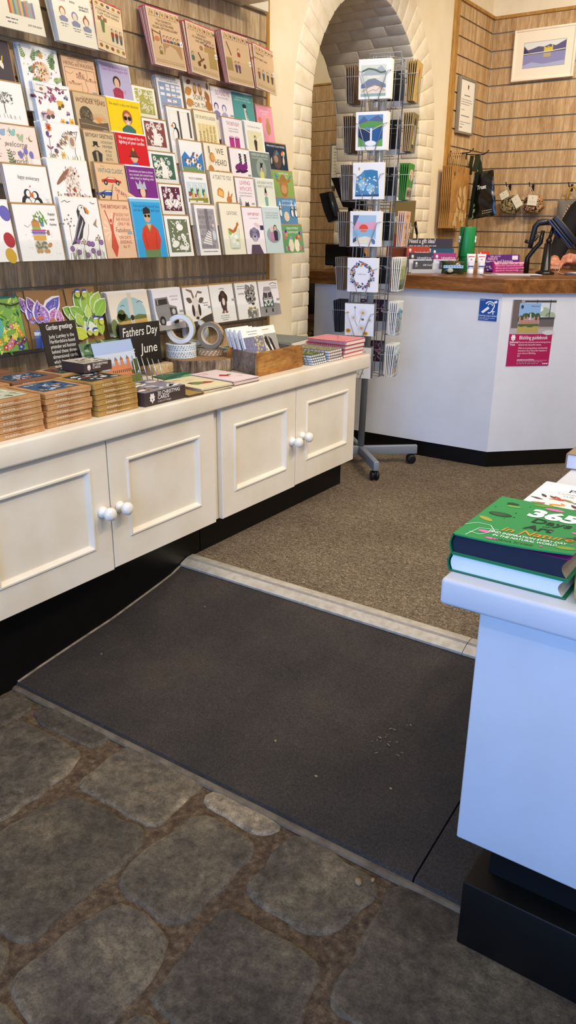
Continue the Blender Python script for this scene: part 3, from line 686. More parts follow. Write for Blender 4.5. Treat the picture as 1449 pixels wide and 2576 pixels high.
def d_puffin(A):
    A.poly([(.46,.87),(.53,.9),(.62,.88),(.64,.8),(.61,.68),(.66,.58),(.62,.43),(.52,.28),(.42,.2),(.32,.24),(.13,.24),(.24,.38),(.33,.54),(.4,.65),(.4,.79)],'#efedea')
    A.poly([(.4,.79),(.46,.87),(.53,.9),(.6,.88),(.52,.84),(.47,.76),(.55,.68),(.58,.6),(.5,.5),(.44,.36),(.3,.27),(.13,.24),(.24,.38),(.33,.54),(.41,.66)],'#3a3940')
    A.many([A.leafp(.2+.018*i, .27+.03*i, .16, 1.2+.02*(i % 4), .16) for i in range(13)], '#8f8d92'); A.many([A.leafp(.28+.02*i, .28+.026*i, .12, 1.3, .14) for i in range(12)], '#c9c7ca')
    A.e(.53,.835,.075,.06,'#efedea'); A.e(.55,.85,.018,.016,'#26252a'); A.poly([(.6,.875),(.68,.85),(.73,.79),(.7,.74),(.63,.76),(.61,.8)],'#e08a35'); A.l([(.61,.85),(.64,.76)],.03,'#4a5068')
    A.l([(.66,.58),(.62,.43),(.52,.28)],.01,'#77747a')
    for u, v, r in ((.15,.62,.15),(.45,.28,.07),(.86,.34,.08)): A.es([(u+r*cos(a*.7)*(.4+.6*(a % 3)/2), v+r*.7*sin(a*.7)*(.4+.6*(a % 3)/2), .018, .018, 0, 6) for a in range(22)], '#8f7558'); A.l([(u,v),(u-.02,.0)], .008, '#7a6a58')
    for u, v in ((.12,.18),(.28,.12),(.5,.07),(.66,.14),(.3,.3),(.92,.28),(.58,.26),(.8,.1),(.67,.25)): A.e(u, v, .06, .055, '#7d5590'); A.es([(u+.03*cos(i), v+.02*sin(i), .012, .012, 0, 5) for i in range(6)], '#b694c4')
    grass(A,34,'#7d7a5a',.03,.97,0,.2,.007); A.l([(.05,.93),(.14,.96),(.2,.93),(.28,.95)],.01,'#7a6a5a'); A.l([(.8,.95),(.86,.92),(.92,.93)],.01,'#7a6a5a'); A.poly([(.78,.58),(.9,.68),(.86,.57),(.9,.52)],'#a58a6a')
def d_tree(A): dots(A, 60, ['#58605a','#8a8c84'], .28,.45,.72,.75,.008,.02); A.l([(.5,.2),(.5,.5)], .02, '#6a625a'); grass(A, 16, '#8a8c7a', .2,.85,.08,.2)
def d_welcome(A):
    A.r(0,0,1,1,'#f0e1d4'); A.tl(['welcome','to the','world','little one'],.48,.5,.1,'#5a4640',.6,1.5,sl=.2); A.e(.04,.55,.07,.07,'#dfa63e'); A.e(.04,.55,.03,.03,'#6a4226')
    for u, v, c in ((.22,.78,'#8fb0cc'),(.45,.8,'#8fc0b8'),(.62,.7,'#a8c0a8')): A.e(u,v,.06,.04,c); A.leaf(u,v,.12,.9,c,.6); A.leaf(u,v,.12,2.4,c,.6)
    for u, v in ((.68,.42),(.55,.32),(.8,.34)): A.e(u,v,.05,.07,'#7b74c0'); A.l([(.68,.4),(.68,.05)],.01,'#6a8a5a')
    sprig(A,.35,.02,.3,1.8,'#6a7a50'); dots(A,9,['#c9744a','#8a6a9a','#d8a850'],.05,.05,.95,.95,.008,.016); A.e(.85,.72,.05,.05,'#a87a3a'); A.e(.87,.74,.045,.045,'#f0e1d4'); A.r(.78,.02,.99,.24,'#f2efe8')
def d_anniv(A):
    A.t('happy anniversary',.53,.66,.075,'#3a3438',.5,sl=.2,ang=-.05); A.e(.53,.5,.018,.018,'#d0607a'); puffin(A,.4,.02,.2,1); puffin(A,.66,.0,.19,-1); A.r(.84,.04,.99,.25,'#f1efea'); A.bars(.9,.18,.02,'#999999',[.08,.06])
def d_tortoise(A):
    A.e(.5,.27,.16,.12,'#cfc9b6'); rn = random.Random(4); A.es([(.5+rn.uniform(-.13,.13), .28+rn.uniform(-.06,.06), .03,.03,0,8) for _ in range(14)], '#8b8a70'); A.e(.7,.28,.06,.04,'#c98f58',.5)
    for u in (.4,.47,.58,.64): A.e(u,.17,.04,.04,'#c29a66')
    A.r(.35,.37,.64,.46,'#d8ab54'); A.r(.34,.47,.64,.53,'#8c8cd0'); A.r(.34,.53,.66,.56,'#d0508a'); A.r(.36,.56,.55,.6,'#8fb85a'); A.r(.36,.6,.54,.7,'#c88a52'); A.poly([(.36,.7),(.45,.75),(.54,.7)],'#b57a45'); A.r(.56,.62,.64,.7,'#6a93a8'); A.l([(.32,.51),(.7,.5)],.012,'#7a5540'); A.r(.68,.46,.74,.55,'#a5735a')
    leaves(A,5,['#4f8a42','#6fa050'],.52,.7,.68,.85,.08,.14); leaves(A,4,['#8f9a50'],.38,.74,.48,.8,.05,.09); A.tl(['happy','new','home'],.86,.82,.05,'#4a4448',.2,1.9,sl=.2); dots(A,8,['#9a9aa8','#c8a860','#8a9a6a'],.12,.08,.9,.62,.004,.009)
    A.l([(.18,.64),(.26,.6),(.34,.66)],.006,'#a07a7a'); A.l([(.66,.72),(.75,.74)],.006,'#a07a7a')
def d_balloon(A):
    for u, v, c in ((.9,.8,'#6a64b8'),(.6,.85,'#7ab0c8'),(.88,.36,'#b0303c'),(.85,.1,'#d0a83a'),(.5,.5,'#d87a4a'),(.3,.3,'#7a9a50')): A.e(u, v, .13, .16, c, .4)
def d_hike(A):
    A.r(0,0,1,1,'#ecc39c'); A.t('A MOST USEFUL MAP',.5,.93,.045,'#7a4a34',.6); A.t('for',.5,.87,.04,'#7a4a34'); A.t('HIKING and WALKING',.5,.78,.085,'#6d4334',.9)
    A.l([(.05,.72),(.95,.72),(.95,.02),(.05,.02),(.05,.72)],.01,'#7a4a34'); A.t('PUBLIC',.5,.53,.055,'#6d4334',bold=.01); A.t('HOUSE',.5,.46,.055,'#6d4334',bold=.01); A.t('TEA ROOM',.8,.42,.05,'#6d4334'); A.t('TEA ROOM',.27,.28,.05,'#6d4334')
    for u, v in ((.8,.5),(.24,.36),(.5,.62)): A.e(u,v,.04,.02,'#a86a48')
    A.l([(.7,.72),(.72,.55),(.62,.4),(.68,.2),(.6,.02)],.01,'#a07048'); A.l([(.05,.6),(.2,.55),(.3,.62)],.008,'#a07048'); A.l([(.4,.3),(.5,.35),(.5,.02)],.008,'#a07048'); sticker(A,.8,.1)
def d_champ(A):
    A.r(.02,.02,.98,.98,'#b9b2d2'); A.t('Gluten free, dairy free, fat free,',.5,.88,.062,'#9a3a92',.88); A.t('I love this champagne diet',.5,.79,.066,'#9a3a92',.88); fig(A,.5,.5,.12,'#e2b596','#3d2d28','#a8344c',None,3.8); leaves(A,14,['#d8607a'],.3,.05,.8,.32,.03,.05)
def d_wonder(A):
    A.r(0,0,1,1,'#d3b98f'); A.t("You've reached the",.52,.86,.055,'#6a5238',.55); A.t('WONDER YEARS',.5,.75,.1,'#7c3f2a',.9,bold=.012)
    rn = random.Random(8)
    for i in range(10): a = .1+i*.31; A.l([(.68,.33),(.68+.26*cos(a),.33+.19*sin(a))],.01,'#c9853a')
    A.e(.68,.33,.07,.07,'#d8954a'); A.e(.3,.42,.2,.2,'#55483a'); A.es([(.3+rn.uniform(-.18,.18),.42+rn.uniform(-.13,.13),.03,.025,0,7) for _ in range(26)],'#85755a'); A.poly([(.05,.05),(.95,.05),(.95,.3),(.6,.24),(.3,.33),(.05,.3)],'#6b5b46'); A.l([(.1,.2),(.9,.15)],.012,'#b5a078'); sticker(A,.75,.03)
def d_yellow(A):
    A.r(.03,0,.97,.96,'#f4d00c'); A.t("She wasn't a day over fabulous",.5,.82,.06,'#5a4a10',.88); fig(A,.55,.48,.14,'#e2a884','#a85f36','#3f6f6a',None,3.4); A.e(.49,.5,.055,.045,'#1c1a1c'); A.e(.61,.5,.055,.045,'#1c1a1c'); A.e(.55,.37,.035,.025,'#fdf0e8')
def d_red(A):
    A.r(.03,0,.97,.96,'#d5121f'); A.tl(['We are prepared for the','lighting of your candles'],.5,.84,.072,'#ffffff',.84,1.35); fig(A,.5,.34,.12,'#e0b092','#e0b092','#4d62b4',None,3); A.poly([(.36,.36),(.64,.36),(.6,.5),(.52,.6),(.48,.6),(.4,.5)],'#6a3a2a'); A.r(.33,.35,.67,.38,'#3a2420'); A.e(.5,.57,.03,.04,'#d8a83a')
def d_purple(A):
    A.r(.0,0,.97,.95,'#7d2a86'); A.tl(['Sometimes you have to throw','on a crown and remind them',"who they're dealing with"],.5,.84,.06,'#f6eaf8',.85,1.4); fig(A,.45,.3,.13,'#eec3a4','#3a2626','#c78a6a',None,3); A.poly([(.27,.38),(.23,.6),(.33,.5),(.4,.64),(.47,.5),(.56,.62),(.6,.38)],'#b8bcc8'); dots(A,9,['#f2f2fa'],.28,.4,.58,.5,.008,.014)
def d_blue(A):
    A.r(.02,.0,.99,.95,'#35a5e0'); A.tl(['You are living proof you','can be both old and cool'],.5,.86,.066,'#1d3f6e',.86,1.4); A.poly([(.27,.5),(.42,.58),(.6,.58),(.78,.48),(.84,.3),(.75,.12),(.25,.12),(.2,.35)],'#d0432e'); A.poly([(.25,.0),(.75,.0),(.76,.13),(.24,.13)],'#6a8a5c'); A.e(.48,.7,.11,.13,'#d9a784'); A.poly([(.36,.74),(.38,.84),(.5,.87),(.6,.83),(.6,.76)],'#2c2320'); A.e(.43,.715,.045,.035,'#161616'); A.e(.54,.715,.045,.035,'#161616'); A.poly([(.38,.58),(.58,.58),(.5,.46)],'#e0b088'); A.l([(.4,.59),(.5,.45),(.6,.59)],.03,'#7d9a5c'); A.l([(.3,.42),(.36,.15)],.012,'#9a2c20'); A.l([(.7,.42),(.66,.15)],.012,'#9a2c20')
def d_greet(A):
    A.r(0,0,1,1,'#d6bd95'); A.t('BIRTHDAY GREETINGS',.5,.83,.09,'#4a4038',.9,bold=.012); A.tl(['HONORARY','MEMBER','of the','OLD','BOYS'],.72,.68,.065,'#4a4038',.4,1.5); A.r(.25,.58,.4,.72,'#2c2824'); A.r(.2,.57,.45,.59,'#2c2824'); A.e(.32,.53,.06,.07,'#cbb18c'); A.poly([(.2,.08),(.16,.4),(.27,.47),(.38,.47),(.5,.38),(.44,.08)],'#37312c'); A.r(.29,.15,.36,.44,'#a8987c'); sticker(A,.8,.06)
def d_vintage(A):
    A.r(0,0,1,1,'#e6c196'); A.t('To a',.25,.9,.05,'#6a5a48'); A.t('VINTAGE CLASSIC',.5,.76,.1,'#4e7d80',.84,bold=.012)
    for u, v, c in ((.48,.55,'#c93a2c'),(.32,.2,'#3a5aa0')): A.poly([(u-.32,v-.05),(u-.33,v+.02),(u-.2,v+.05),(u-.1,v+.1),(u+.1,v+.1),(u+.2,v+.04),(u+.33,v+.01),(u+.33,v-.05)],c); A.poly([(u-.14,v+.05),(u-.07,v+.09),(u+.08,v+.09),(u+.14,v+.05)],'#e8dcc8'); A.e(u-.2,v-.05,.065,.065,'#2a2626'); A.e(u+.2,v-.05,.065,.065,'#2a2626'); A.e(u-.2,v-.05,.03,.03,'#b8b4ac'); A.e(u+.2,v-.05,.03,.03,'#b8b4ac')
def d_girl(A):
    A.r(0,0,1,1,'#eec6a2'); A.many([[(.3,.5),(.3+.27*cos(a),.5+.3*sin(a)),(.3+.27*cos(a+.16),.5+.3*sin(a+.16))] for a in [i*.42 for i in range(15)]], '#f4dcc2'); A.t('THE BIRTHDAY GIRL',.5,.87,.085,'#9a3a3c',.9,bold=.012); A.tl(['DECIDED THAT','SHE WOULD','ONLY BE'],.72,.74,.072,'#b0484a',.46,1.5); A.t('Fabulous',.66,.46,.11,'#7a4a4a',.5,sl=.25); A.tl(['ON DAYS','ENDING','IN Y!'],.7,.34,.075,'#b0484a',.4,1.5)
    A.e(.3,.66,.04,.045,'#c84a38'); A.poly([(.24,.6),(.36,.6),(.34,.45),(.42,.2),(.32,.03),(.28,.03),(.18,.2),(.26,.45)],'#d0553f'); A.l([(.25,.6),(.15,.84)],.03,'#d0553f'); A.l([(.35,.6),(.46,.8)],.03,'#d0553f'); sticker(A,.8,.42)
def d_typed(A):
    A.r(.06,.03,.92,.82,'#93a8c6'); A.tl(['10 WAYS TO COPE','WITH YOUR BIRTHDAY'],.5,.94,.05,'#7a7a88',.8,1.5); rn = random.Random(2)
    A.many([[(u,v),(u+.16,v),(u+.16,v+.08),(u,v+.08)] for u in (.1,.34,.56,.76) for v in (.1,.27,.44,.6,.7) if rn.random() < .8],'#f2f0ec'); A.many(A.lp([(.1,.2),(.8,.24),(.3,.4),(.85,.5)],.012),'#b0806a')
def d_sorry(A):
    A.r(0,0,1,1,'#f4ead2'); A.tl(['SORRY','FOR THE','INCONVENIENCE'],.55,.42,.11,'#4a3c30',.6,1.6)
    for s in (-1,1): A.e(.5+s*.1,.72,.07,.14,'#a8703a',s*.1); A.e(.5+s*.1,.76,.05,.09,'#e0b070')
    A.leaf(.0,.55,.3,.4,'#c98f4a',.7); A.leaf(.0,.25,.3,.3,'#c98f4a',.7); A.leaf(.92,.4,.3,2.0,'#a86a3c',.6); A.leaf(1,.2,.3,2.5,'#b5763c',.8); A.leaf(.9,.75,.2,1.5,'#9a6a44',.5); A.leaf(.1,.82,.2,.5,'#8a6a50',.6)
def d_fund(A): A.r(0,0,1,1,'#f7f0f2'); A.t('GO FUND ME',.55,.78,.12,'#a0406c',.66); A.t("(in lieu of your daily)",.55,.68,.05,'#55506a',.5); fig(A,.18,.38,.1,'#f0e6ea','#4d4a80','#8a86b0',None,3.5); fig(A,.55,.36,.1,'#f0e6ea','#7a78a8','#b4b0cc',None,3.5); sticker(A,.82,.16)
def d_teal(A): A.r(.02,.0,.95,.97,'#57a3a0'); A.tl(['ALWAYS BE YOURSELF','UNLESS YOU CAN BE A ZEBRA'],.5,.82,.045,'#d8efea',.8,1.5); A.poly([(.5,.6),(.58,.6),(.64,.3),(.7,.1),(.55,.1),(.52,.35)],'#efe4da'); A.e(.54,.6,.1,.06,'#2c2626'); A.many([q for i in range(6) for q in A.lp([(.53+.015*i,.46-.05*i),(.66,.44-.05*i)],.016)],'#2c2626')
def d_pink(A): A.r(0,0,1,.93,'#ef9fb4'); A.tl(['Did somebody','say cake?'],.52,.8,.06,'#fdeef2',.6,1.5); A.e(.66,.5,.1,.14,'#c99a6a'); A.e(.66,.25,.15,.24,'#c09060'); A.poly([(.6,.6),(.72,.6),(.66,.7)],'#e8c84a'); flower(A,.18,.5,.12,'#e8704a'); flower(A,.1,.38,.1,'#e8a04a')
def d_window(A): A.r(.06,.05,.94,.92,'#e9e4da'); A.r(.09,.08,.46,.9,'#f4f1ea'); A.r(.52,.08,.9,.9,'#f4f1ea'); A.r(.42,.1,.5,.92,'#5a5450'); A.r(.84,.18,.92,.92,'#5a5450'); puffin(A,.26,.22,.2,-1)
def d_gard(A):
    A.r(0,0,1,1,'#f5eccb'); A.t('FOR THE AMATEUR GARDENER',.5,.78,.09,'#4a4234',.86)
    for i in range(5): A.r(.12+i*.16,.05,.25+i*.16,.64,'#e6cf8e'); A.t(['Dead','Dying','Weed?','Not this','Too late'][i],.2+i*.16,.12,.09,'#6a5a34',.5,al='l',ang=pi/2)
def d_wine(A): A.r(0,0,1,1,'#f6eef0'); A.t('THIS BIRTHDAY',.52,.78,.11,'#b0386a',.66); A.tl(['I vow to not have','a single sip of alcohol'],.5,.66,.05,'#55404c',.5,1.5); 
def d_wine2(A):
    d_wine(A)
    for u in (.36,.64): A.r(u-.12,.05,u+.12,.4,'#b63a8a'); A.e(u,.4,.12,.05,'#8a2a6c'); A.e(u,.42,.12,.03,'#d9a8c8')
def d_wonders(A): A.r(0,0,1,1,'#f8f5ee'); A.t('The Wonders of a Birthday!',.5,.83,.05,'#4a4440',.7); A.r(.1,.03,.9,.72,'#eae3b8'); fig(A,.5,.5,.06,'#e8c4a0','#5a3a28','#4a3434','#4a3434',4); A.l([(.42,.4),(.16,.6)],.03,'#f2efe8'); A.l([(.58,.4),(.86,.6)],.03,'#f2efe8')
def d_mole(A):
    A.r(0,0,1,1,'#233346'); A.t("holey moley! it's your birthday!",.5,.84,.06,'#dfe6ea',.86); A.e(.5,.28,.2,.25,'#5c4a42'); A.e(.45,.3,.1,.1,'#a88a78'); A.poly([(.42,.5),(.58,.5),(.52,.72)],'#4a8a9a'); A.l([(.3,.4),(.42,.34)],.01,'#a88a78')
    for u, v, c in ((.76,.55,'#e8a85a'),(.84,.5,'#7ab0d0'),(.8,.62,'#d86a6a'),(.86,.6,'#e8d86a')): A.e(u,v,.04,.05,c)
    A.leaf(.8,.02,.25,1.5,'#d8c0b0',.4); A.leaf(.2,.02,.2,1.4,'#d8c0b0',.4)
def d_goats(A):
    A.r(.02,.02,.98,.72,'#3f7fc0'); A.poly([(.02,.5),(.2,.68),(.4,.5),(.6,.7),(.8,.56),(.98,.7),(.98,.72),(.02,.72)],'#eef2f6'); A.poly([(.02,.02),(.98,.02),(.98,.15),(.5,.24),(.02,.22)],'#7a9a68')
    for u, v in ((.3,.38),(.55,.42),(.75,.28),(.68,.58)): A.e(u,v,.12,.07,'#f4f0e8'); A.e(u+.05,v,.05,.05,'#8a5034'); A.e(u-.12,v+.04,.05,.045,'#8a5034'); A.r(u-.06,v-.12,u-.03,v,'#f4f0e8'); A.r(u+.05,v-.12,u+.08,v,'#f4f0e8')
def d_heard(A): A.r(0,0,1,1,'#f6ecd4'); A.r(.12,.1,.24,.9,'#eadfc4'); A.tl(['WE','HEARD','THERE','WAS CAKE'],.66,.7,.15,'#403630',.5,1.9); A.e(.3,.58,.12,.13,'#c98a4a'); A.e(.34,.58,.09,.09,'#e0a860'); A.e(.2,.2,.12,.12,'#c98a4a'); A.r(.18,.7,.24,.92,'#8a7a6a')
def d_boots(A):
    A.r(0,0,1,1,'#f6eef0')
    for u in (.42,.68): A.poly([(u,.5),(u+.13,.5),(u+.19,.95),(u+.05,.95)],'#ffffff'); A.r(u+.02,.55,u+.14,.85,'#28222c'); A.es([(u+.05+.06*(i % 2),.58+.045*i,.014,.014,0,6) for i in range(6)],'#ffffff'); A.e(u-.05,.4,.19,.1,'#7a2a78',.2); A.r(u-.02,.38,u+.14,.55,'#7a2a78'); A.e(u-.05,.27,.2,.04,'#4a1a4c',.2)
    sticker(A,.8,.12)
def d_women(A): A.r(.0,0,.98,.97,'#75857c'); A.t("WOMEN DON'T GROW OLD",.48,.86,.075,'#e8ebe0',.86); A.t('THEY JUST BECOME MORE INTERESTING',.48,.77,.04,'#dfe3d8',.84); A.e(.5,.44,.26,.3,'#9aa89c'); fig(A,.5,.42,.07,'#e0c0a4','#26201e','#dcd86a',None,5); A.poly([(.46,.48),(.54,.48),(.6,.66),(.5,.62),(.45,.68)],'#201c1e')
def d_cow(A): A.r(0,0,1,1,'#8fae5e'); A.tl(["herd it's your",'birthday!'],.55,.85,.06,'#f2f4e4',.6,1.5); A.e(.5,.3,.2,.3,'#a8763f'); A.e(.5,.15,.15,.12,'#c99a68'); A.poly([(.15,.62),(.3,.72),(.12,.9)],'#4f8ab0'); A.poly([(.88,.72),(.72,.62),(.92,.88)],'#4f8ab0'); A.leaf(.32,.5,.2,2.8,'#a8763f',.5); A.leaf(.68,.5,.2,.4,'#a8763f',.5); A.many([q for i in range(8) for q in A.lp([(.36+.04*i,.52),(.38+.035*i,.3)],.02)],'#c08a4a')
def d_ducks(A):
    A.t('THE JOY OF GARDENING',.5,.8,.055,'#5a5a62',.62); A.r(.06,.1,.94,.72,'#cfe0ec'); A.poly([(.06,.1),(.94,.1),(.94,.26),(.06,.2)],'#8a8f3c')
    for u in (.26,.52,.78): A.e(u,.42,.07,.13,'#3f7a4a'); A.e(u,.62,.035,.05,'#f2efe0'); A.l([(u,.6),(u,.5)],.035,'#f2efe0'); A.poly([(u-.03,.63),(u-.09,.61),(u-.03,.6)],'#e0a030'); A.r(u-.04,.22,u+.04,.32,'#e0a840'); A.e(u+.06,.34,.05,.1,'#d8c890',.3)
    A.r(.1,.28,.2,.42,'#b0483c'); A.r(.36,.26,.44,.36,'#b0483c'); A.r(.1,.1,.38,.15,'#f0ece0'); A.r(.44,.1,.7,.15,'#f0ece0')
def d_toast(A): A.r(0,0,1,1,'#f6f0da'); A.t('A TOAST TO YOU!',.5,.78,.11,'#4a3e30',.8); A.poly([(.2,.3),(.46,.22),(.5,.42),(.44,.5),(.3,.54),(.22,.46)],'#d8903c'); A.poly([(.25,.32),(.43,.26),(.46,.41),(.3,.48)],'#eebf70'); A.e(.7,.18,.12,.1,'#c98048'); A.leaf(.66,.2,.24,1.3,'#c98048',.3); A.leaf(.74,.2,.22,.9,'#c98048',.3)
def d_cats(A): A.r(0,0,1,1,'#f8eef0'); A.tl(['LIVING','WITH CATS'],.52,.78,.13,'#c24a7a',.66,1.5); A.tl(['This vase looks expensive,','wonder if it bounces...'],.5,.48,.06,'#55505a',.72,1.5); A.e(.5,.08,.12,.1,'#4a4a52'); A.leaf(.44,.12,.1,1.8,'#4a4a52',.5); A.leaf(.56,.12,.1,1.3,'#4a4a52',.5); sprig(A,.15,.02,.3,1.6,'#6a6a7a'); sticker(A,.76,.12)
def d_style(A): A.r(0,0,1,1,'#e9eddd'); A.tl(["AGE DOESN'T MATTER",'WHEN YOU HAVE STYLE.'],.5,.84,.075,'#5a5f56',.84,1.5); fig(A,.48,.48,.06,'#e6c6a8','#2a2422','#7fb0a0',None,6.5); A.poly([(.42,.55),(.54,.55),(.5,.74),(.44,.68)],'#1d1a1c')
def d_puffs(A):
    A.r(0,0,1,1,'#5f90b8'); A.tl(['good luck puffin','all the candles out'],.55,.82,.06,'#e6f0f6',.66,1.9)
    for u in (.12,.72,.92): puffin(A,u,.28,.13,1); A.poly([(u-.04,.62),(u+.08,.62),(u+.02,.86)],'#d8e4ee')
    A.e(.42,.1,.14,.14,'#f0d8b8')
def d_stair(A):
    A.r(.1,.13,.92,.93,'#a9a4a8')
    for j in range(8): A.many([[(.11+i*.17+(.08 if j % 2 else 0),.15+j*.095),(.26+i*.17+(.08 if j % 2 else 0),.15+j*.095),(.26+i*.17+(.08 if j % 2 else 0),.225+j*.095),(.11+i*.17+(.08 if j % 2 else 0),.225+j*.095)] for i in range(4)], ['#8d888e','#9a959a'][j % 2])
    A.r(.45,.3,.6,.93,'#77727a'); A.many([[(.2+.06*i,.25+.045*i),(.62,.2+.045*i),(.64,.23+.045*i),(.2+.06*i,.285+.045*i)] for i in range(6)],'#efece6'); A.e(.78,.4,.08,.16,'#c9d6e2'); A.e(.78,.6,.05,.05,'#e0d0c0'); A.bars(.5,.07,.035,'#555555',[.7])
def d_cata(A):
    A.r(0,0,1,1,'#f4efd8'); A.t('CATATONIC',.55,.78,.1,'#463c30',.5); A.poly([(.3,.12),(.75,.12),(.8,.52),(.26,.52)],'#dfe6d6'); A.l([(.3,.12),(.26,.52)],.012,'#8a9488'); A.l([(.75,.12),(.8,.52)],.012,'#8a9488'); A.e(.52,.12,.22,.03,'#b8c4b4'); A.es([(.4,.4,.07,.06),(.6,.35,.08,.06),(.48,.26,.08,.06),(.63,.22,.06,.05)],'#f6f8f2'); A.e(.36,.44,.08,.08,'#9ab84a'); A.poly([(.26,.5),(.34,.52),(.5,.48),(.72,.6),(.8,.68),(.74,.56),(.64,.46),(.48,.42)],'#c06a30'); A.e(.74,.6,.06,.05,'#c87438'); A.e(.66,.28,.07,.04,'#b8c86a')
def d_dog(A): A.r(0,0,1,1,'#f7eff4'); A.t('HAPPY BIRTHDAY',.56,.83,.085,'#c23a5c',.6,bold=.012); A.t('to a very good boy!',.55,.76,.045,'#55465a',.46); A.poly([(.2,.0),(.28,.2),(.7,.2),(.86,.0)],'#5a4860'); A.e(.5,.42,.2,.22,'#8d86a2'); A.e(.5,.34,.11,.11,'#b8b2c6'); A.e(.5,.38,.05,.035,'#332c3c'); A.leaf(.34,.55,.3,4.5,'#6a6280',.5); A.leaf(.66,.55,.3,4.9,'#6a6280',.5); A.e(.42,.47,.02,.02,'#221c28'); A.e(.58,.47,.02,.02,'#221c28'); A.e(.68,.62,.18,.06,'#e6cfd0',-.3); A.r(.82,.52,1,.62,'#3a3454')
def d_darling(A): A.r(0,0,1,1,'#cfe0e0'); A.tl(["YOU'RE NOT OLD DARLING",'YOU\'VE JUST HAD AN','AWFUL LOT OF BIRTHDAYS'],.52,.86,.05,'#6a7a80',.74,1.5); A.e(.5,.4,.4,.26,'#93a6ac'); fig(A,.4,.52,.09,'#e8c4b0','#d8cfd4','#c08aa8',None,4.3); fig(A,.62,.55,.08,'#e8c0a4','#2c2224','#2e2c40',None,5)
def d_guinea(A):
    A.r(.0,.05,1,1,'#66a066'); A.tl(['happy birthday!',"it's guinea be great!"],.52,.86,.065,'#eef6e6',.6,1.6)
    for u, v, c in ((.1,.74,'#c07ab0'),(.18,.76,'#3a4068'),(.2,.66,'#e89a5a'),(.12,.56,'#e0607a'),(.84,.7,'#3a4068'),(.92,.72,'#a86ab0'),(.8,.6,'#e89a5a'),(.86,.5,'#e0607a')): A.e(u,v,.05,.055,c)
    for u, c in ((.38,'#8aa8c8'),(.66,'#c84a3c')): A.e(u,.26,.13,.17,'#f2e2c6'); A.e(u,.42,.09,.08,'#f2e2c6'); A.poly([(u-.05,.48),(u+.07,.48),(u+.03,.68)],c)
    for i, c in enumerate(['#5a90c0','#e0b04a','#d0607a','#8a6ab0']): A.r(.05+i*.06,.08,.1+i*.06,.24,c); A.r(.76+i*.05,.08,.8+i*.05,.24,c)
def d_wood(A):
    A.r(0,0,1,1,'#7fae52'); leaves(A,26,['#4f8a3e','#a6c850','#2f6a4a','#d8e070'],.02,.02,.98,.98,.08,.16)
    for c in ('#c8483c','#e89a3a','#3f52a8','#7a3a68','#e8d84a','#d87aa0'): 
        for _ in range(4): flower(A,rd.uniform(.35,.95),rd.uniform(.05,.5),rd.uniform(.05,.09),c,'#f2e090',5,.7)
    A.e(.22,.5,.3,.26,'#5fb0a0'); A.e(.22,.52,.22,.19,'#2f8a86'); A.e(.2,.6,.1,.08,'#e8c890'); A.l([(.5,.93),(.8,.86),(1,.9)],.03,'#4a3a2a')
def d_field(A):
    A.r(0,0,1,1,'#efe6d4'); A.poly([(.16,0),(.9,0)]+[(.53+.37*cos(i*pi/14),.5+.38*sin(i*pi/14)) for i in range(15)],'#a8c8cc'); A.poly([(.16,0),(.9,0),(.9,.36),(.16,.33)],'#dcb264'); A.poly([(.16,.33),(.9,.36),(.9,.44),(.7,.47),(.5,.4),(.16,.4)],'#6f7d42'); A.es([(.27,.48,.1,.1),(.22,.42,.08,.08),(.34,.42,.08,.07)],'#5b6a38'); A.es([(.06,.2,.09,.16),(.16,.12,.1,.14),(.3,.07,.1,.09)],'#7f8a5a'); A.l([(.7,.74),(.78,.78),(.86,.72)],.012,'#3f5a70'); A.l([(.28,.68),(.33,.71),(.38,.68)],.01,'#3f5a70'); A.r(.48,.02,.58,.98,'#d9d3c4'); A.e(.53,.4,.05,.05,'#3a302c')
def d_rover(A): A.r(.0,.0,1,1,'#f3eef2'); A.t('HAPPY BIRTHDAY',.74,.8,.04,'#555555',.3); A.t('old man',.74,.72,.05,'#555555',.3,sl=.2); A.poly([(.05,.8),(.5,.82),(.54,.62),(.78,.56),(.8,.32),(.6,.24),(.1,.18),(.03,.5)],'#8f8b8a'); A.poly([(.08,.76),(.46,.78),(.48,.64),(.08,.62)],'#3a3634'); A.r(.12,.64,.15,.77,'#b8b4b2'); A.poly([(.52,.56),(.76,.52),(.77,.34),(.54,.34)],'#4a4644'); A.e(.66,.44,.06,.07,'#c8c4c0'); A.e(.22,.22,.11,.13,'#2b2828'); A.e(.22,.22,.05,.06,'#9a9694'); A.e(.7,.2,.09,.11,'#2b2828'); A.poly([(0,0),(1,0),(1,.18),(.4,.1),(0,.16)],'#a8a4a2'); sticker(A,.86,.4)
def d_goat(A): A.poly([(0,0),(1,0),(1,.28),(.7,.22),(.4,.12),(0,.1)],'#4a423e'); A.e(.42,.46,.15,.28,'#e6ded6'); A.e(.42,.26,.1,.12,'#d8ccc4'); A.e(.42,.2,.06,.035,'#3a3030'); A.leaf(.3,.62,.24,2.7,'#6a5a52',.6); A.leaf(.54,.6,.24,.4,'#6a5a52',.6); A.poly([(.34,.7),(.3,.86),(.14,.93),(.12,.97),(.34,.92),(.4,.74)],'#8a7460'); A.poly([(.48,.72),(.54,.84),(.7,.82),(.74,.86),(.56,.9),(.44,.76)],'#8a7460'); A.e(.31,.5,.03,.02,'#241e1e'); A.e(.53,.5,.03,.02,'#241e1e'); A.e(.3,.4,.05,.15,'#3c3232'); A.e(.54,.4,.05,.15,'#3c3232'); A.bars(.8,.56,.03,'#666666',[.22,.16]); sticker(A,.88,.42)
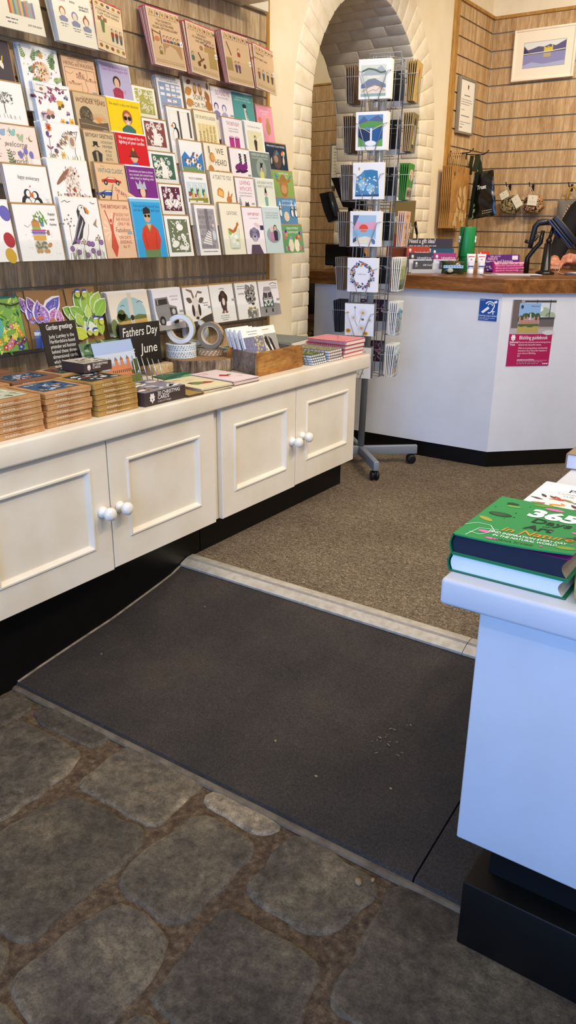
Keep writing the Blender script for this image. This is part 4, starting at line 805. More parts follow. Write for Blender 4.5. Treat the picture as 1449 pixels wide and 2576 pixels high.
def d_dach(A): A.l([(.4,.88),(.5,.9),(.62,.87)],.02,'#888888'); A.e(.52,.74,.12,.1,'#4a342c'); A.leaf(.43,.78,.26,4.4,'#3a2822',.5); A.leaf(.62,.78,.26,4.9,'#3a2822',.5); A.e(.52,.68,.06,.07,'#6b4838'); A.e(.52,.5,.13,.2,'#4a342c'); A.e(.52,.54,.06,.1,'#e8ded6'); A.r(.44,.26,.5,.45,'#503a30'); A.r(.55,.26,.62,.45,'#503a30'); A.e(.45,.26,.06,.03,'#8a6248'); A.e(.6,.26,.06,.03,'#8a6248'); A.bars(.5,.16,.028,'#888888',[.36,.4,.24]); sticker(A,.88,.54)
def d_poodle(A):
    rn = random.Random(6); A.es([(.64+rn.uniform(-.18,.18),.62+rn.uniform(-.2,.26),.07,.07,0,9) for _ in range(40)],'#8f8a86'); A.es([(.64+rn.uniform(-.18,.18),.62+rn.uniform(-.2,.26),.04,.04,0,7) for _ in range(46)],'#c9c4be'); A.es([(.66+rn.uniform(-.22,.22),.14+rn.uniform(-.12,.12),.05,.05,0,7) for _ in range(34)],'#a9a49e'); A.e(.58,.68,.02,.02,'#1c1818'); A.e(.72,.68,.02,.02,'#1c1818'); A.e(.62,.54,.055,.045,'#221e1e'); A.poly([(.5,.32),(.66,.28),(.5,.22)],'#a88a2c'); A.poly([(.82,.32),(.66,.28),(.82,.22)],'#a88a2c'); A.bars(.26,.9,.03,'#777777',[.3,.34]); A.t('birthday',.24,.68,.06,'#666666',.25,sl=.2)
def d_camper(A): A.r(0,0,1,1,'#f4eff2'); A.poly([(0,0),(1,0),(1,.32),(.72,.36),(.2,.3),(0,.28)],'#9a9696'); A.poly([(.16,.2),(.66,.2),(.68,.5),(.6,.72),(.22,.72),(.13,.5)],'#3d5f58'); A.poly([(.2,.5),(.62,.5),(.58,.72),(.24,.72)],'#d8d4d0'); A.r(.22,.52,.4,.68,'#4a4648'); A.r(.43,.52,.6,.68,'#4a4648'); A.e(.4,.72,.2,.06,'#c8c4c2'); A.poly([(.2,.72),(.62,.72),(.56,.84),(.26,.84)],'#a8a4a2'); A.poly([(.15,.48),(.4,.28),(.67,.48)],'#d8d4d0'); A.e(.4,.4,.08,.08,'#efece8'); A.e(.4,.4,.06,.06,'#3d5f58'); A.e(.24,.32,.045,.045,'#efece8'); A.e(.57,.32,.045,.045,'#efece8'); A.r(.13,.2,.68,.25,'#8f8b8a'); A.r(.2,.1,.28,.2,'#242222'); A.r(.54,.1,.62,.2,'#242222'); A.l([(.56,.9),(.75,.95),(.94,.9)],.02,'#777777'); A.bars(.76,.84,.03,'#888888',[.3,.34]); sticker(A,.84,.42)
# ------------------------------------------------------------------ card racks on the slatted wall
KRAFT = '#b38d5c'; WH = '#f6f5f2'
def card_parts(name, w, h, art, base=WH, env=KRAFT, t=.0018, eo=.005, exw=.004, vis=1):
    A = Art(w, h*vis)
    if art: art(A)
    b = MB().box(-w/2, w/2, 0, t, 0, h, M(base, .5)); b.art(A, RT((0, 0, h*(1-vis))))
    e = MB().box(-w/2-.0005, w/2+exw, t+.0003, t+.0015, 0, h+eo, M(env, .75)) if env else None
    return b, e
SHORT = {}
def place_stack(loc, lean, w, h, art, n, label, short, base=WH, env=KRAFT, sp=.0044, fan=.015, eo=.005, rz=pi/2, back=None, skew=0, group=None, vis=1):
    n = min(n, 4)
    b, e = card_parts('greeting_card', w, h, art, base, env, eo=eo, vis=vis)
    c = b.obj('greeting_card', loc=loc, rot=(-lean, skew, rz)); g = group or (short+' cards')
    tag(c, label, 'greeting card', g if n else None)
    if e: e.obj('envelope', c)
    d = Vector((cos(rz+pi/2), sin(rz+pi/2), 0))
    for i in range(1, n+1):
        j = rd.uniform(-.0012, .0012)
        dup(c, loc=Vector(loc)+d*sp*i+Vector((0, 0, .0008*(i % 3)))+Vector((cos(rz), sin(rz), 0))*j, rot=(-(lean+fan*i*.8), 0, rz), label='spare copy stacked behind the front '+short+' card', group=g)
    return c
def TX(k): return -1.95-(5-k)*.033
def TZ(k): return 1.024+(5-k)*.1045
def rack(k, tl, tr, art, n, label, short, base=WH, env=KRAFT, eo=.005, **kw):
    xt = TX(k)-.03; a = on(*tl, 'x', xt); c = on(*tr, 'x', xt); zt = (a.z+c.z)/2
    h = zt-TZ(k)-.001; lean = atan2(.03, .18); hh = h/cos(lean)
    place_stack((TX(k), (a.y+c.y)/2, TZ(k)+.001), lean, c.y-a.y-.003, hh, art, n, label, short, base, env, eo=eo, vis=(1 if k == 5 else .62 if h > .165 else .72), **kw)
R = [
 (1,(-86,70),(20,115),d_night,3,'dark plum card with yellow thank you lettering, far left of the upper row','plum thank you','#4b4148',KRAFT),
 (2,(-60,190),(52,215),d_tree,1,'white card with a dotted tree, at the left picture edge','dotted tree',WH,KRAFT),
 (3,(-28,310),(85,321),d_welcome,2,'blush baby card reading welcome to the world little one','welcome baby','#f0e1d4',KRAFT),
 (4,(2,410),(113,422),d_anniv,2,'white happy anniversary card with two kissing puffins','happy anniversary',WH,KRAFT),
 (5,(25,512),(137,518),d_tortoise,3,'white new home card with luggage piled on a tortoise','tortoise new home',WH,KRAFT),
 (5,(-96,500),(15,508),d_balloon,1,'white card with coloured balloon spots cut by the left picture edge','balloon spot',WH,'#e9e6e0'),
 (1,(41,105),(141,135),d_fern,6,'white card with ferns around a curled dormouse','fern dormouse',WH,'#dfe6ee'),
 (2,(80,205),(173,222),d_butter,6,'white card with butterflies and a magenta blossom branch','butterfly blossom',WH,'#dfe6ee'),
 (3,(100,305),(198,320),d_hog,5,'white card with a hedgehog made of flowers','flower hedgehog',WH,'#e3e8ee'),
 (4,(115,400),(217,408),d_hare,5,'white card with a sitting hare drawn in brown','sitting hare',WH,'#efe8da'),
 (5,(145,495),(243,503),d_puffin,7,'white card with a big standing puffin and purple alliums','allium puffin',WH,'#f1ead9'),
 (1,(150,135),(235,160),d_hike,2,'tan card with a hiking and walking map','hiking map','#ecc39c',KRAFT),
 (2,(180,228),(265,247),d_wonder,3,'tan Wonder Years card with a sunrise engraving','wonder years','#d3b98f',KRAFT),
 (3,(207,328),(285,335),d_greet,3,'tan Birthday Greetings card with a top-hatted man','top hat greetings','#d6bd95',KRAFT),
 (4,(235,405),(312,420),d_vintage,3,'tan Vintage Classic card with red and blue cars','vintage classic','#e6c196',KRAFT),
 (5,(245,505),(322,507),d_girl,2,'peach Birthday Girl card with a coral dancing woman','birthday girl','#eec6a2',KRAFT),
 (1,(247,152),(323,170),d_champ,2,'lilac card about a champagne diet with a dark haired woman','champagne diet','#c9c4da',WH),
 (2,(265,245),(350,258),d_yellow,2,'bright yellow card with a woman in sunglasses','yellow fabulous','#f4d00c',WH),
 (3,(288,330),(366,345),d_red,3,'bright red card with a helmeted firefighter','red firefighter','#d5121f',WH),
 (4,(316,415),(388,425),d_purple,4,'purple card with a woman wearing a silver crown','purple crown','#7d2a86',WH),
 (5,(325,497),(402,505),d_blue,6,'bright blue card with a man in sunglasses and red jumper','blue cool man','#7cc3ea',WH),
 (1,(325,212),(383,227),lambda A: lino(A,'#b3ad5a','#f8f4d8',0),1,'small cream card with pale yellow-green linocut pattern','yellow-green linocut','#faf6e2',KRAFT),
 (2,(348,295),(413,307),lambda A: lino(A,'#8a4a44','#f6f0ea',1),1,'small linocut card printed in brown-red with a cat','brown linocut',WH,KRAFT),
 (3,(367,381),(436,387),lambda A: lino(A,'#3f6a58','#f6f3ea',2),1,'small linocut card printed in dark green','green linocut',WH,KRAFT),
 (4,(393,461.5),(451,467.5),lambda A: lino(A,'#5f2440','#f8f2f0',3),1,'small linocut card printed in dark purple with a butterfly','purple linocut',WH,KRAFT),
 (5,(407,540),(470.5,546.5),lambda A: lino(A,'#6f7a5c','#f6f5ee',4),4,'small linocut card printed in grey-green with swans','grey-green linocut',WH,KRAFT),
 (1,(390,191),(453,197),d_typed,5,'white card with a blue grid of tiny notes','blue notes grid',WH,KRAFT),
 (2,(417,270),(479,275),d_window,5,'white card with a puffin beside two window panes','window puffin',WH,KRAFT),
 (3,(448,352),(506,358),d_goats,5,'card with brown and white goats on a blue mountain','mountain goats',WH,KRAFT),
 (4,(460,431),(518,439),d_ducks,6,'card with three green-coated gardening ducks','gardening ducks',WH,KRAFT),
 (5,(486,513),(539.5,519),d_stair,5,'card with a grey stone spiral staircase','stone staircase',WH,KRAFT),
 (1,(459,190),(526,208),d_sorry,2,'cream card reading Sorry for the with brown shoes and animals','sorry shoes','#f4ead2',KRAFT),
 (2,(486,277),(544,286),d_gard,2,'cream card for the amateur gardener with plant labels','amateur gardener','#f5eccb',KRAFT),
 (3,(510,358),(570,367),d_heard,2,'cream card reading We Heard There','we heard','#f6ecd4',KRAFT),
 (4,(527,431),(586,436),d_toast,3,'cream A Toast To You card with a slice of toast','toast','#f6f0da',KRAFT),
 (5,(549.5,508.5),(604,516),d_cata,3,'cream Catatonic card with a ginger cat lying on a drink glass','catatonic','#f4efd8',KRAFT),
 (1,(527,216),(581,228),d_fund,1,'pale Go Fund Me card with two sketched figures','go fund me','#f7f0f2',KRAFT),
 (2,(557,292),(608,305.5),d_wine2,3,'pale This Birthday card with magenta drinking glasses','this birthday','#f6eef0',KRAFT),
 (3,(575,370),(626,379.5),d_boots,1,'pale card with purple boots and spotted socks','purple boots','#f6eef0',KRAFT),
 (4,(589,446),(636,451),d_cats,1,'pale pink Living With Cats card','living with cats','#f8eef0',KRAFT),
 (5,(606,521),(656,524),d_dog,1,'pale Happy Birthday card with a grey labrador being patted','patted labrador','#f7eff4',KRAFT),
 (1,(581,231),(634,240),d_teal,1,'teal card with a zebra-striped figure','teal zebra','#57a3a0',WH),
 (2,(613,304),(660,313),d_wonders,2,'cream Wonders of a Birthday card with a cheering woman','cheering woman','#f8f5ee',WH),
 (3,(627,379.5),(676.5,387),d_women,2,"grey-green card reading Women Don't Grow Old",'grey-green portrait','#75857c',WH),
 (4,(641,448),(688,455),d_style,2,'pale green card about age and style with a slim lady','age and style','#e9eddd',WH),
 (5,(657,519),(702,524),d_darling,3,'pale blue card with two vintage ladies side by side','two ladies','#cfe0e0',WH),
 (1,(639,262),(680,273),d_pink,1,'pink card with a llama and orange flowers','pink llama','#ef9fb4',KRAFT),
 (2,(660,357),(713.5,367),d_mole,0,'navy holey moley birthday card with a mole','navy mole','#233346',KRAFT),
 (3,(677,426.5),(730,436),d_cow,1,'green birthday card with a highland cow','highland cow','#8fae5e',KRAFT),
 (4,(689,496),(738,501),d_puffs,1,'blue birthday card with puffins in party hats','party puffins','#5f90b8',KRAFT),
 (5,(701,565),(753,568),d_guinea,1,'green birthday card with two guinea pigs in party hats','guinea pigs','#66a066',KRAFT)]
for k, tl, tr, art, n, label, short, base, env in R:
    rack(k, tl, tr, art, n, label, short, base, env)
A = Art(.133, .178); d_girl(A); q = on(262, 492, 'x', -1.995); o = MB().box(-.0665, .0665, 0, .0018, 0, .178, M('#eec6a2', .5)).art(A).obj('greeting_card', loc=(-1.966, 1.915, 1.068), rot=(-.17, .40, pi/2)); tag(o, 'tilted peach card poking up behind the front birthday girl card', 'greeting card')
def holder(label, y0, y1, tiers, lip=.058):
    t = thing('card_rack', label, 'card rack', (XW+.03, (y0+y1)/2, 0)); L = t.location
    for x, z, d in tiers:
        fin(MB().box(x+.003, x+.0055, y0, y1, z-.004, z+lip, acr), 'lip', t, L)
        fin(MB().box(max(x-d, -2.13), x+.003, y0, y1, z-.004, z-.001, acr), 'ledge', t, L)
    return t, L
yl0 = on(321, 645, 'x', -1.945).y; yr1 = on(757, 600, 'x', -1.945).y-.06
T5 = [(TX(k), TZ(k), .036) for k in (1,2,3,4,5)]
holder('clear five-tier card rack on the left of the slatted wall', .9, yl0, T5)
holder('clear five-tier card rack right of the bright blue card column', yl0+.004, yr1+.01, T5)
# the big square cards above and the square cards below
def sq(x, z, tl, tr, art, n, label, short, base=WH, env=WH, lean=.2, h=.158, skew=0, **kw):
    xt = x-.03; a = on(*tl, 'x', xt); c = on(*tr, 'x', xt); zt = (a.z+c.z)/2
    hh = (zt-z)/cos(lean)
    return place_stack((x, (a.y+c.y)/2, z+.001), lean, abs(c.y-a.y)-.003, hh, art, n, label, short, base, env, skew=skew, **kw)
XT, ZT = -2.05, 1.638
sq(XT,ZT,(-36,-65),(88,-31),d_books,2,'large cream card with a drawn shelf of books','bookshelf','#f3ead6','#e4ddcc')
sq(XT,ZT,(121,-29),(223,0),d_austen,5,'large cream card with three drawn ladies in a row','three ladies','#f4ecd8','#cfd4dc',fan=.02)
sq(XT,ZT,(222,1),(294,16),d_clap,1,'leaning tapestry-style card telling readers to clap their hands','clap your hands','#f2e4c8','#c9485a',skew=.10)
sq(XT,ZT,(367.5,13),(450,40.6),lambda A: d_med(A,['"OH DEARETH,','NO GLUTEN-FREE','VEGAN OPTIONS AGAIN"'],1),7,'tapestry-style card with a banquet table and roasting fire','banquet tapestry','#f0dfc4','#c9485a',fan=.02)
sq(XT,ZT,(463,54),(536,75),lambda A: d_med(A,['"HOORAY!','YE ONLINE DELIVERY','HAS ARRIVED"'],2),5,'tapestry-style card with a catapult and castle','catapult tapestry','#f0dfc4','#c9485a',fan=.02,skew=.05)
sq(XT,ZT,(558,76),(624.5,96),lambda A: d_med(A,['','',''],3),6,'tapestry-style card with a woman flung over a castle','flying woman tapestry','#f0dfc4','#c9485a',fan=.02)
sq(XT,ZT,(630,111),(681,126),lambda A: d_med(A,['"NIGHT BUS"','','"BUT MY DEBIT CARD'],4),1,'leaning tapestry-style card with four standing figures, last of its row','four figures tapestry','#f0dfc4','#c9485a',skew=.10)
holder('clear single-tier rack holding the three ladies card', .9, on(300,110,'x',XT).y+.05, [(XT, ZT, .08)], .075)
holder('clear single-tier rack holding the tapestry-style cards', on(345,120,'x',XT).y, on(700,200,'x',XT).y-.01, [(XT, ZT, .08)], .075)
XBt, ZBt = -2.05, .757
SQ = dict(lean=.18)
sq(XBt,ZBt,(-66,758),(44,749.5),d_wood,5,'green woodland flower card with a round window, at left picture edge','woodland window','#7fae52','#2f6a6a',**SQ)
sq(XBt,ZBt,(378,731),(450,727),d_rover,6,'white card with an old grey off-road car','off-road car',WH,WH,**SQ)
sq(XBt,ZBt,(455,726),(521,719),d_goat,3,'white card with a horned goat head','goat head',WH,KRAFT,**SQ)
sq(XBt,ZBt,(522.5,719),(582,714),d_dach,2,'white card with a sitting dachshund','dachshund',WH,KRAFT,**SQ)
sq(XBt,ZBt,(586.5,713),(643,710),d_poodle,4,'white card with a curly dog in a bow tie','bow tie dog',WH,KRAFT,**SQ)
sq(XBt,ZBt,(645.5,709),(695,706),d_camper,1,'white card with a green and white camper van','camper van',WH,KRAFT,**SQ)
c = sq(XBt,ZBt,(265,740),(366,731),d_field,4,'card with a golden field under an arch, banded in clear film','golden field','#efe6d4',WH,**SQ)
holder('clear low rack along the bottom row of square cards', .9, on(700,750,'x',XBt).y+.0, [(XBt, ZBt, .08)], .065)
# die-cut cards on kraft backs
def cutout(x, z, tl, tr, label, short, fn, n, skew):
    xt = x-.03; a = on(*tl, 'x', xt); c = on(*tr, 'x', xt); w = c.y-a.y; h = ((a.z+c.z)/2-z)/cos(.18)
    A = Art(w, h); b = MB().box(-w/2, w/2, .001, .0022, 0, h, M('#a07a50', .8)); 
    r = b.obj('cutout_card', loc=(x, (a.y+c.y)/2, z), rot=(-.18, skew, pi/2)); tag(r, label, 'greeting card', short+' cards')
    m = MB(); fn(m, A, w, h); m.obj('cut_paper_picture', r)
    for i in range(1, n+1): dup(r, loc=Vector(r.location)+Vector((-.006*i, -.018*i, .002)), rot=(-.18-.01*i, skew-.03*i, pi/2), label='spare copy tucked behind the front '+short+' card', group=short+' cards')
def budd(m, A, w, h):
    def lay(pts, c, y): m.prism([A.P(*p) for p in pts], -y-.0008, -y, M(c, .6), ax='y')
    def plume(u, v, l, a, wd, c1, c2, y):
        wd += .12; lay(A.leafp(u, v, l*1.04, a, wd+.14), '#f4eef6', y); lay(A.leafp(u+.01*cos(a), v, l*.98, a, wd), c1, y+.001)
        B = Art(A.w, A.h); rn = random.Random(int(u*100)+3)
        k = A.w/A.h; B.es([(u+t*l*cos(a)+rn.uniform(-.05,.05), v+(t*l*sin(a)+rn.uniform(-.04,.04))*k, .022, .022, 0, 6) for t in [rn.uniform(.1,.9) for _ in range(24)]], c2); m.art(B, RT((0, -y-.002, 0)))
    plume(.4,.5,.75,.75,.3,'#6a62b8','#a8a0dc',.002); plume(.55,.35,.5,1.1,.4,'#b86ab0','#e8b0d8',.004); plume(.25,.4,.55,1.5,.35,'#8a6ac0','#d0c0ec',.005); plume(.2,.6,.4,2.0,.4,'#6a4a98','#c89ad0',.003); plume(.5,.4,.5,1.9,.4,'#a878c8','#e4ccec',.006); plume(.85,.35,.4,1.6,.4,'#c87ab8','#f0c8e4',.006); plume(.65,.3,.4,.7,.4,'#d088c0','#f4d4ec',.007)
    lay([(.5,.42),(.64,.52),(.78,.42),(.76,.3),(.52,.3)], '#b8855a', .008)
    lay([(.2,.0),(.9,.0),(.84,.3),(.26,.32)], '#6f86c8', .006); lay([(.22,.22),(.86,.2),(.87,.25),(.22,.28)], '#dfe6f4', .007); 
    for a in (.5,.9,1.6,2.4): lay(A.leafp(.62,.06,.3,a,.3), '#8f9ad8', .008)
    lay(A.leafp(.2,.5,.16,.3,.6), '#d8704a', .009)
def sage(m, A, w, h):
    def lay(pts, c, y): m.prism([A.P(*p) for p in pts], -y-.0008, -y, M(c, .6), ax='y')
    rn = random.Random(5)
    for i, (u, v, l, a, c) in enumerate([(.45,.55,.42,1.9,'#7fae42'),(.5,.5,.5,1.25,'#9cc44e'),(.75,.5,.5,1.0,'#a8cc58'),(.8,.45,.48,.75,'#8fbf4a'),(.4,.45,.4,2.5,'#88b548'),(.55,.4,.3,1.5,'#bcd86a'),(.3,.3,.3,2.0,'#a8c850'),(.6,.2,.35,.4,'#b4d05a'),(.35,.1,.4,2.6,'#c8d84a'),(.85,.1,.35,1.6,'#a4bf3e'),(.5,.2,.3,1.4,'#5f9a4a'),(.62,.12,.3,1.9,'#dfe8d8')]):
        y = .002+.0012*i; l *= 1.25; lay(A.leafp(u, v, l*1.05, a, .66), '#e8f0d8', y); lay(A.leafp(u+.008, v, l, a, .6), c, y+.0008)
        B = Art(A.w, A.h); k = A.w/A.h; B.l([(u,v),(u+l*.8*cos(a),v+l*.8*sin(a)*k)], .01, '#dcecb0'); m.art(B, RT((0,-y-.0017,0)))
    for u, v in ((.5,.86),(.6,.16),(.88,.34)):
        y = .019; lay(A.ep(u, v, .085, .09), '#c8cf5a', y); lay(A.ep(u, v+.06, .085, .05), '#3a4f98', y+.001); lay(A.ep(u, v+.04, .07, .022), '#f0f0ea', y+.002)
cutout(XBt,ZBt-.004,(55,735),(143,726),'die-cut purple buddleia card on kraft backing, tilted','buddleia cut-out',budd,1,.05)
cutout(XBt,ZBt-.004,(165,728),(239,716),'die-cut sage leaf card with blue tits on kraft backing','sage leaf cut-out',sage,1,-.03)
# ------------------------------------------------------------------ goods on the worktop
kraft_m = plain('kraft_board', '#c89c6a', .8, '#ba8d5c', 20, .1, 80)
kraft_y = plain('yellow_kraft_board', '#b8924e', .8, '#a88342', 20, .1, 80)
brown_m = M('#463834', .6)
def emblem(A, u, v, s, c):
    """sprig of oak leaves over a rounded acorn"""
    k = A.w/A.h
    for a, l in ((1.9, 1), (1.25, 1), (2.6, .75), (.55, .75)):
        A.leaf(u, v, s*l, a, c, .62)
    A.es([(u-s*.3, v-s*.22*k, s*.3, s*.2, -.5), (u+s*.3, v-s*.22*k, s*.3, s*.2, .5), (u, v-s*.5*k, s*.14, s*.24, 0)], c)
def winscene(A, kind):
    rn = random.Random(kind*7+1)
    bg, cs = [('#26333a',['#e8ecec','#8a4a34','#c8d0cc']),('#3a5a82',['#dfe8f0','#4a7aa8','#c8a070','#26405e']),('#2a3a46',['#b8443a','#d8dcd8','#5a7a4a']),('#c8ccbc',['#8a9a6a','#7a6a4a','#f0f0e8']),('#2f4a66',['#dfe6ec','#c07a5a','#7a96b0'])][kind % 5]
    A.r(.0,.0,1,1,bg)
    for c in cs: A.es([(rn.uniform(.1,.9), rn.uniform(.1,.9), rn.uniform(.03,.12), rn.uniform(.02,.07), rn.uniform(0,3), 8) for _ in range(9)], c)
def card_box(loc, w, d, h, mat, kind, label, group, rz=0, top=True, text=True):
    """w along world y, d along world -x; origin at front left bottom corner"""
    L = Matrix.Rotation(pi/2, 4, 'Z')
    b = MB().rbox(0, w, 0, d, 0, h*.98, mat, .0012, seg=1, smooth=False)
    b.box(.001, w-.001, -.0004, .0002, h*.78, h*.8, M('#7f5f3a', .8)) ; b.box(.001, w-.001, .0006, d-.001, h*.97, h, mat)
    if text:
        A = Art(w*.62, h*.5); A.bars(.0, .68, .028, '#efe3cd', [.42], 'l'); A.bars(.0, .3, .028, '#efe3cd', [.95], 'l'); b.art(A, RT((w*.51, -.0004, h*.22)))
    o = b.obj('card_box', loc=loc, rot=(0, 0, pi/2+rz)); tag(o, label, 'card box', group)
    if top:
        A = Art(w*.78, d*.70); winscene(A, kind); m = MB(); m.box(w*.10, w*.90, d*.14, d*.88, h, h+.0004, M('#8a6a45', .8)); m.art(A, RT((w*.5, d*.17, h+.0003), (-pi/2, 0, 0))); m.obj('picture_window', o)
    return o
ORD = ['bottom', 'second-lowest', 'third-lowest', 'fourth-lowest', 'fifth-lowest', 'topmost']
def bstack(x, y, w, d, n, hh, mat, kind, where, group, rnd, row='', zb=ZW):
    for i in range(n):
        card_box((x-rnd.uniform(0,.003), y+rnd.uniform(-.003,.003), zb+.0004+i*hh), w, d, hh-.0008, mat, kind, ORD[i if i < n-1 else 5]+' kraft card box in the '+where, group, rnd.uniform(-.02,.02), top=(i == n-1))
rb = random.Random(14)
bstack(-1.668, 1.143, .158, .165, 6, .0166, kraft_m, 3, 'front stack at left picture edge', 'front row kraft card boxes', rb)
bstack(-1.676, 1.320, .157, .165, 6, .0158, kraft_m, 1, 'front stack with blue winter picture', 'front row kraft card boxes', rb)
bstack(-1.670, 1.492, .158, .165, 5, .0158, kraft_y, 0, 'front stack beside the 30 card box', 'front row kraft card boxes', rb)
card_box((-1.672, 1.486, ZW+.0004+5*.0158), .158, .165, .0185, kraft_y, 0, 'skewed topmost kraft card box with dark bird picture, beside the 30 card box', 'front row kraft card boxes', .05)
bstack(-1.852, 1.18, .158, .13, 6, .0168, kraft_m, 2, 'left rear stack with red-green picture', 'rear row kraft card boxes', rb)
bstack(-1.852, 1.352, .158, .13, 6, .0166, M('#8a5f48', .75), 4, 'rear stack with blue snow picture', 'rear row kraft card boxes', rb)
bstack(-1.987, 1.29, .158, .125, 6, .0178, M('#8a5f48', .75), 4, 'rearmost stack against slatted wall', 'rear row kraft card boxes', rb)
# dark boxes of christmas cards
def xmas(loc, w, d, h, head, label, kind, sub=True):
    b = MB().rbox(0, w, 0, d, 0, h, brown_m, .0012, seg=1, smooth=False); A = Art(w, h)
    emblem(A, .17, .5, .10, '#ece6e2'); A.t(head, .3, .68, .062, '#f0eae6', .55, 'l', bold=.012); A.t('CARDS', .3, .38, .062, '#f0eae6', .4, 'l', bold=.012)
    if sub: A.t('6 each of 5 designs', .3, .16, .036, '#d8d0cc', .32, 'l')
    b.art(A, RT((w/2, 0, 0))); o = b.obj('card_box', loc=loc, rot=(0, 0, pi/2)); tag(o, label, 'card box')
    A = Art(w*.98, d*.98); A.r(0,0,1,1,['#8c8a96','#c9c4bc'][kind]); rn = random.Random(kind+4)
    for c in [['#dfe0e6','#54586a','#a88a6a','#f0f0f2'],['#7a8a5a','#a86a5a','#5a6a4a','#e8e4dc']][kind]: A.es([(rn.uniform(.1,.9),rn.uniform(.1,.9),rn.uniform(.04,.15),rn.uniform(.02,.06),rn.uniform(-.5,.5),9) for _ in range(10)], c)
    m = MB().art(A, RT((w/2, d*.01, h+.0003), (-pi/2, 0, 0))); m.obj('picture_lid', o); return o
xmas((-1.657, 1.668, ZW+.0004), .184, .16, .042, '30 CHRISTMAS', 'dark brown box of 30 Christmas cards at the worktop front edge', 0)
xmas((-1.80, 1.566, ZW+.1012), .111, .10, .0285, '20 CHRISTMAS', 'dark brown box of 20 Christmas cards lying across the kraft box stacks', 1, False)
bstack(-1.842, 1.515, .158, .125, 6, .0167, kraft_m, 2, 'rear stack under the 20 card box', 'rear row kraft card boxes', rb)
# signs
a = on(97, 814, 'x', -1.985); c = on(186, 804.6, 'x', -1.985); w = c.y-a.y; zb = ZW+.107; h = (a.z-zb)/cos(.2)
A = Art(w, h); A.t('Garden greetings', .52, .83, .115, '#f3efe8', .74, bold=.008)
A.tl(['Judy Lumley is the', 'Hertfordshire-based', 'printmaker and illustrator', 'behind these three-', 'dimensional cards,', 'which she makes using', 'the fine-printing technique'], .17, .63, .082, '#f3efe8', .72, 1.36, 'l')
A.bars(.17, .63-.0-1.36*7*.082*w/h, .07, '#f3efe8', [.1], 'l')
o = MB().box(-w/2, w/2, 0, .003, 0, h, M('#2f2723', .55)).art(A).obj('display_sign', loc=(-1.956, (a.y+c.y)/2, zb), rot=(-.2, 0, pi/2)); tag(o, 'dark brown Garden greetings sign standing on the rear kraft boxes', 'sign')
a = on(295, 818, 'x', -2.043); c = on(396.5, 806, 'x', -2.043); w = c.y-a.y; zb = .646; h = a.z-zb
A = Art(w, h); A.t('Fathers Day', .5, .72, .155, '#f4f2ee', .86, sl=.05, bold=.004); A.t('15t', .25, .34, .1, '#f4f2ee', bold=.004); A.t('June', .68, .3, .17, '#f4f2ee', .5, sl=.05, bold=.004)
o = MB().rbox(-w/2, w/2, 0, .004, 0, h, M('#272320', .7), .0015, seg=1).art(A).obj('chalkboard_sign', loc=(-2.030, (a.y+c.y)/2, zb), rot=(-.03, 0, pi/2)); tag(o, 'small chalkboard reading Fathers Day and June behind the tapes', 'sign')
pt = wood('pale_birch', ('#cdb083','#d9bf94','#e4cfa8'), (8, 8, 2), .6)
b = MB().rbox(-2.045, -2.0, 2.07, 2.18, ZW+.0003, .6455, pt, .006); o = fin(b, 'sign_stand', None, Vector((-2.02, 2.12, ZW))); o.location = (-2.02, 2.12, ZW); tag(o, 'pale wooden stand holding the chalkboard', 'sign stand')
# wire rack with photo cards
t = thing('wire_rack', 'silver wire toast-style rack holding photo cards', 'rack', (-1.86, 1.9, ZW)); L = Vector(t.location)
fr = [((200+tx/5.175, 840+ty/5.175), (200+bx/5.175, 840+by/5.175)) for tx, ty, bx, by in ((680,285,750,580),(740,295,820,590),(805,303,890,600),(877,310,950,545),(940,322,1020,580),(1020,330,1095,600))]
bk = [((200+tx/5.175, 840+ty/5.175), (200+bx/5.175, 840+by/5.175)) for tx, ty, bx, by in ((470,325,530,500),(530,330,600,515),(600,340,665,520),(670,350,745,560),(740,365,800,560))]
for xr, ws in ((-1.815, fr), (-1.872, bk)):
    for tp, bt in ws:
        p1 = on(*bt, 'x', xr); p0 = on(*tp, 'x', xr-.012)
        MB().tube([Vector((xr, p1.y, ZW+.008))-L, Vector((xr, p1.y, max(p1.z, ZW+.02)))-L, p0-L], .0016, chrome, 6).obj('wire_tine', t)
b = MB()
for xr in (-1.815, -1.872): b.tube([Vector((xr, 1.80, ZW+.006))-L, Vector((xr, 2.02, ZW+.006))-L], .0018, chrome, 6)
for y in (1.80, 2.02): b.tube([Vector((-1.80, y, ZW+.0022))-L, Vector((-1.815, y, ZW+.006))-L, Vector((-1.872, y, ZW+.006))-L, Vector((-1.89, y, ZW+.0022))-L], .0018, chrome, 6)
b.obj('base_frame', t)
def d_hall(A):
    A.r(0,0,1,1,'#a9bde0'); A.r(0,.55,1,.75,'#c9d3e4'); A.r(0,0,1,.28,'#6f7d3a'); A.poly([(.3,.0),(.75,0),(.62,.28),(.42,.28)],'#b98a5a'); A.r(.08,.25,.9,.42,'#c9805a'); A.r(.3,.3,.82,.5,'#d48a60')
    for u in (.32,.48,.62,.78): A.r(u-.04,.42,u+.04,.6,'#cf845c'); A.poly([(u-.045,.6),(u+.045,.6),(u,.68)],'#8a6a5a')
    A.many([[(u,.34),(u+.025,.34),(u+.025,.4),(u,.4)] for u in [.33+.05*i for i in range(10)]],'#7a4a3a'); A.es([(.95,.45,.1,.12),(.06,.32,.08,.08),(.88,.32,.08,.05)],'#4c5a30')
a = on(230, 866, 'x', -1.872); c = on(329, 851, 'x', -1.872)
place_stack((-1.828, (a.y+c.y)/2, ZW+.024), .3, c.y-a.y, (a.z-ZW-.024)/cos(.3), d_hall, 0, 'photo card of a red brick hall at sunset in the wire rack', 'brick hall', '#eef0f4', None)
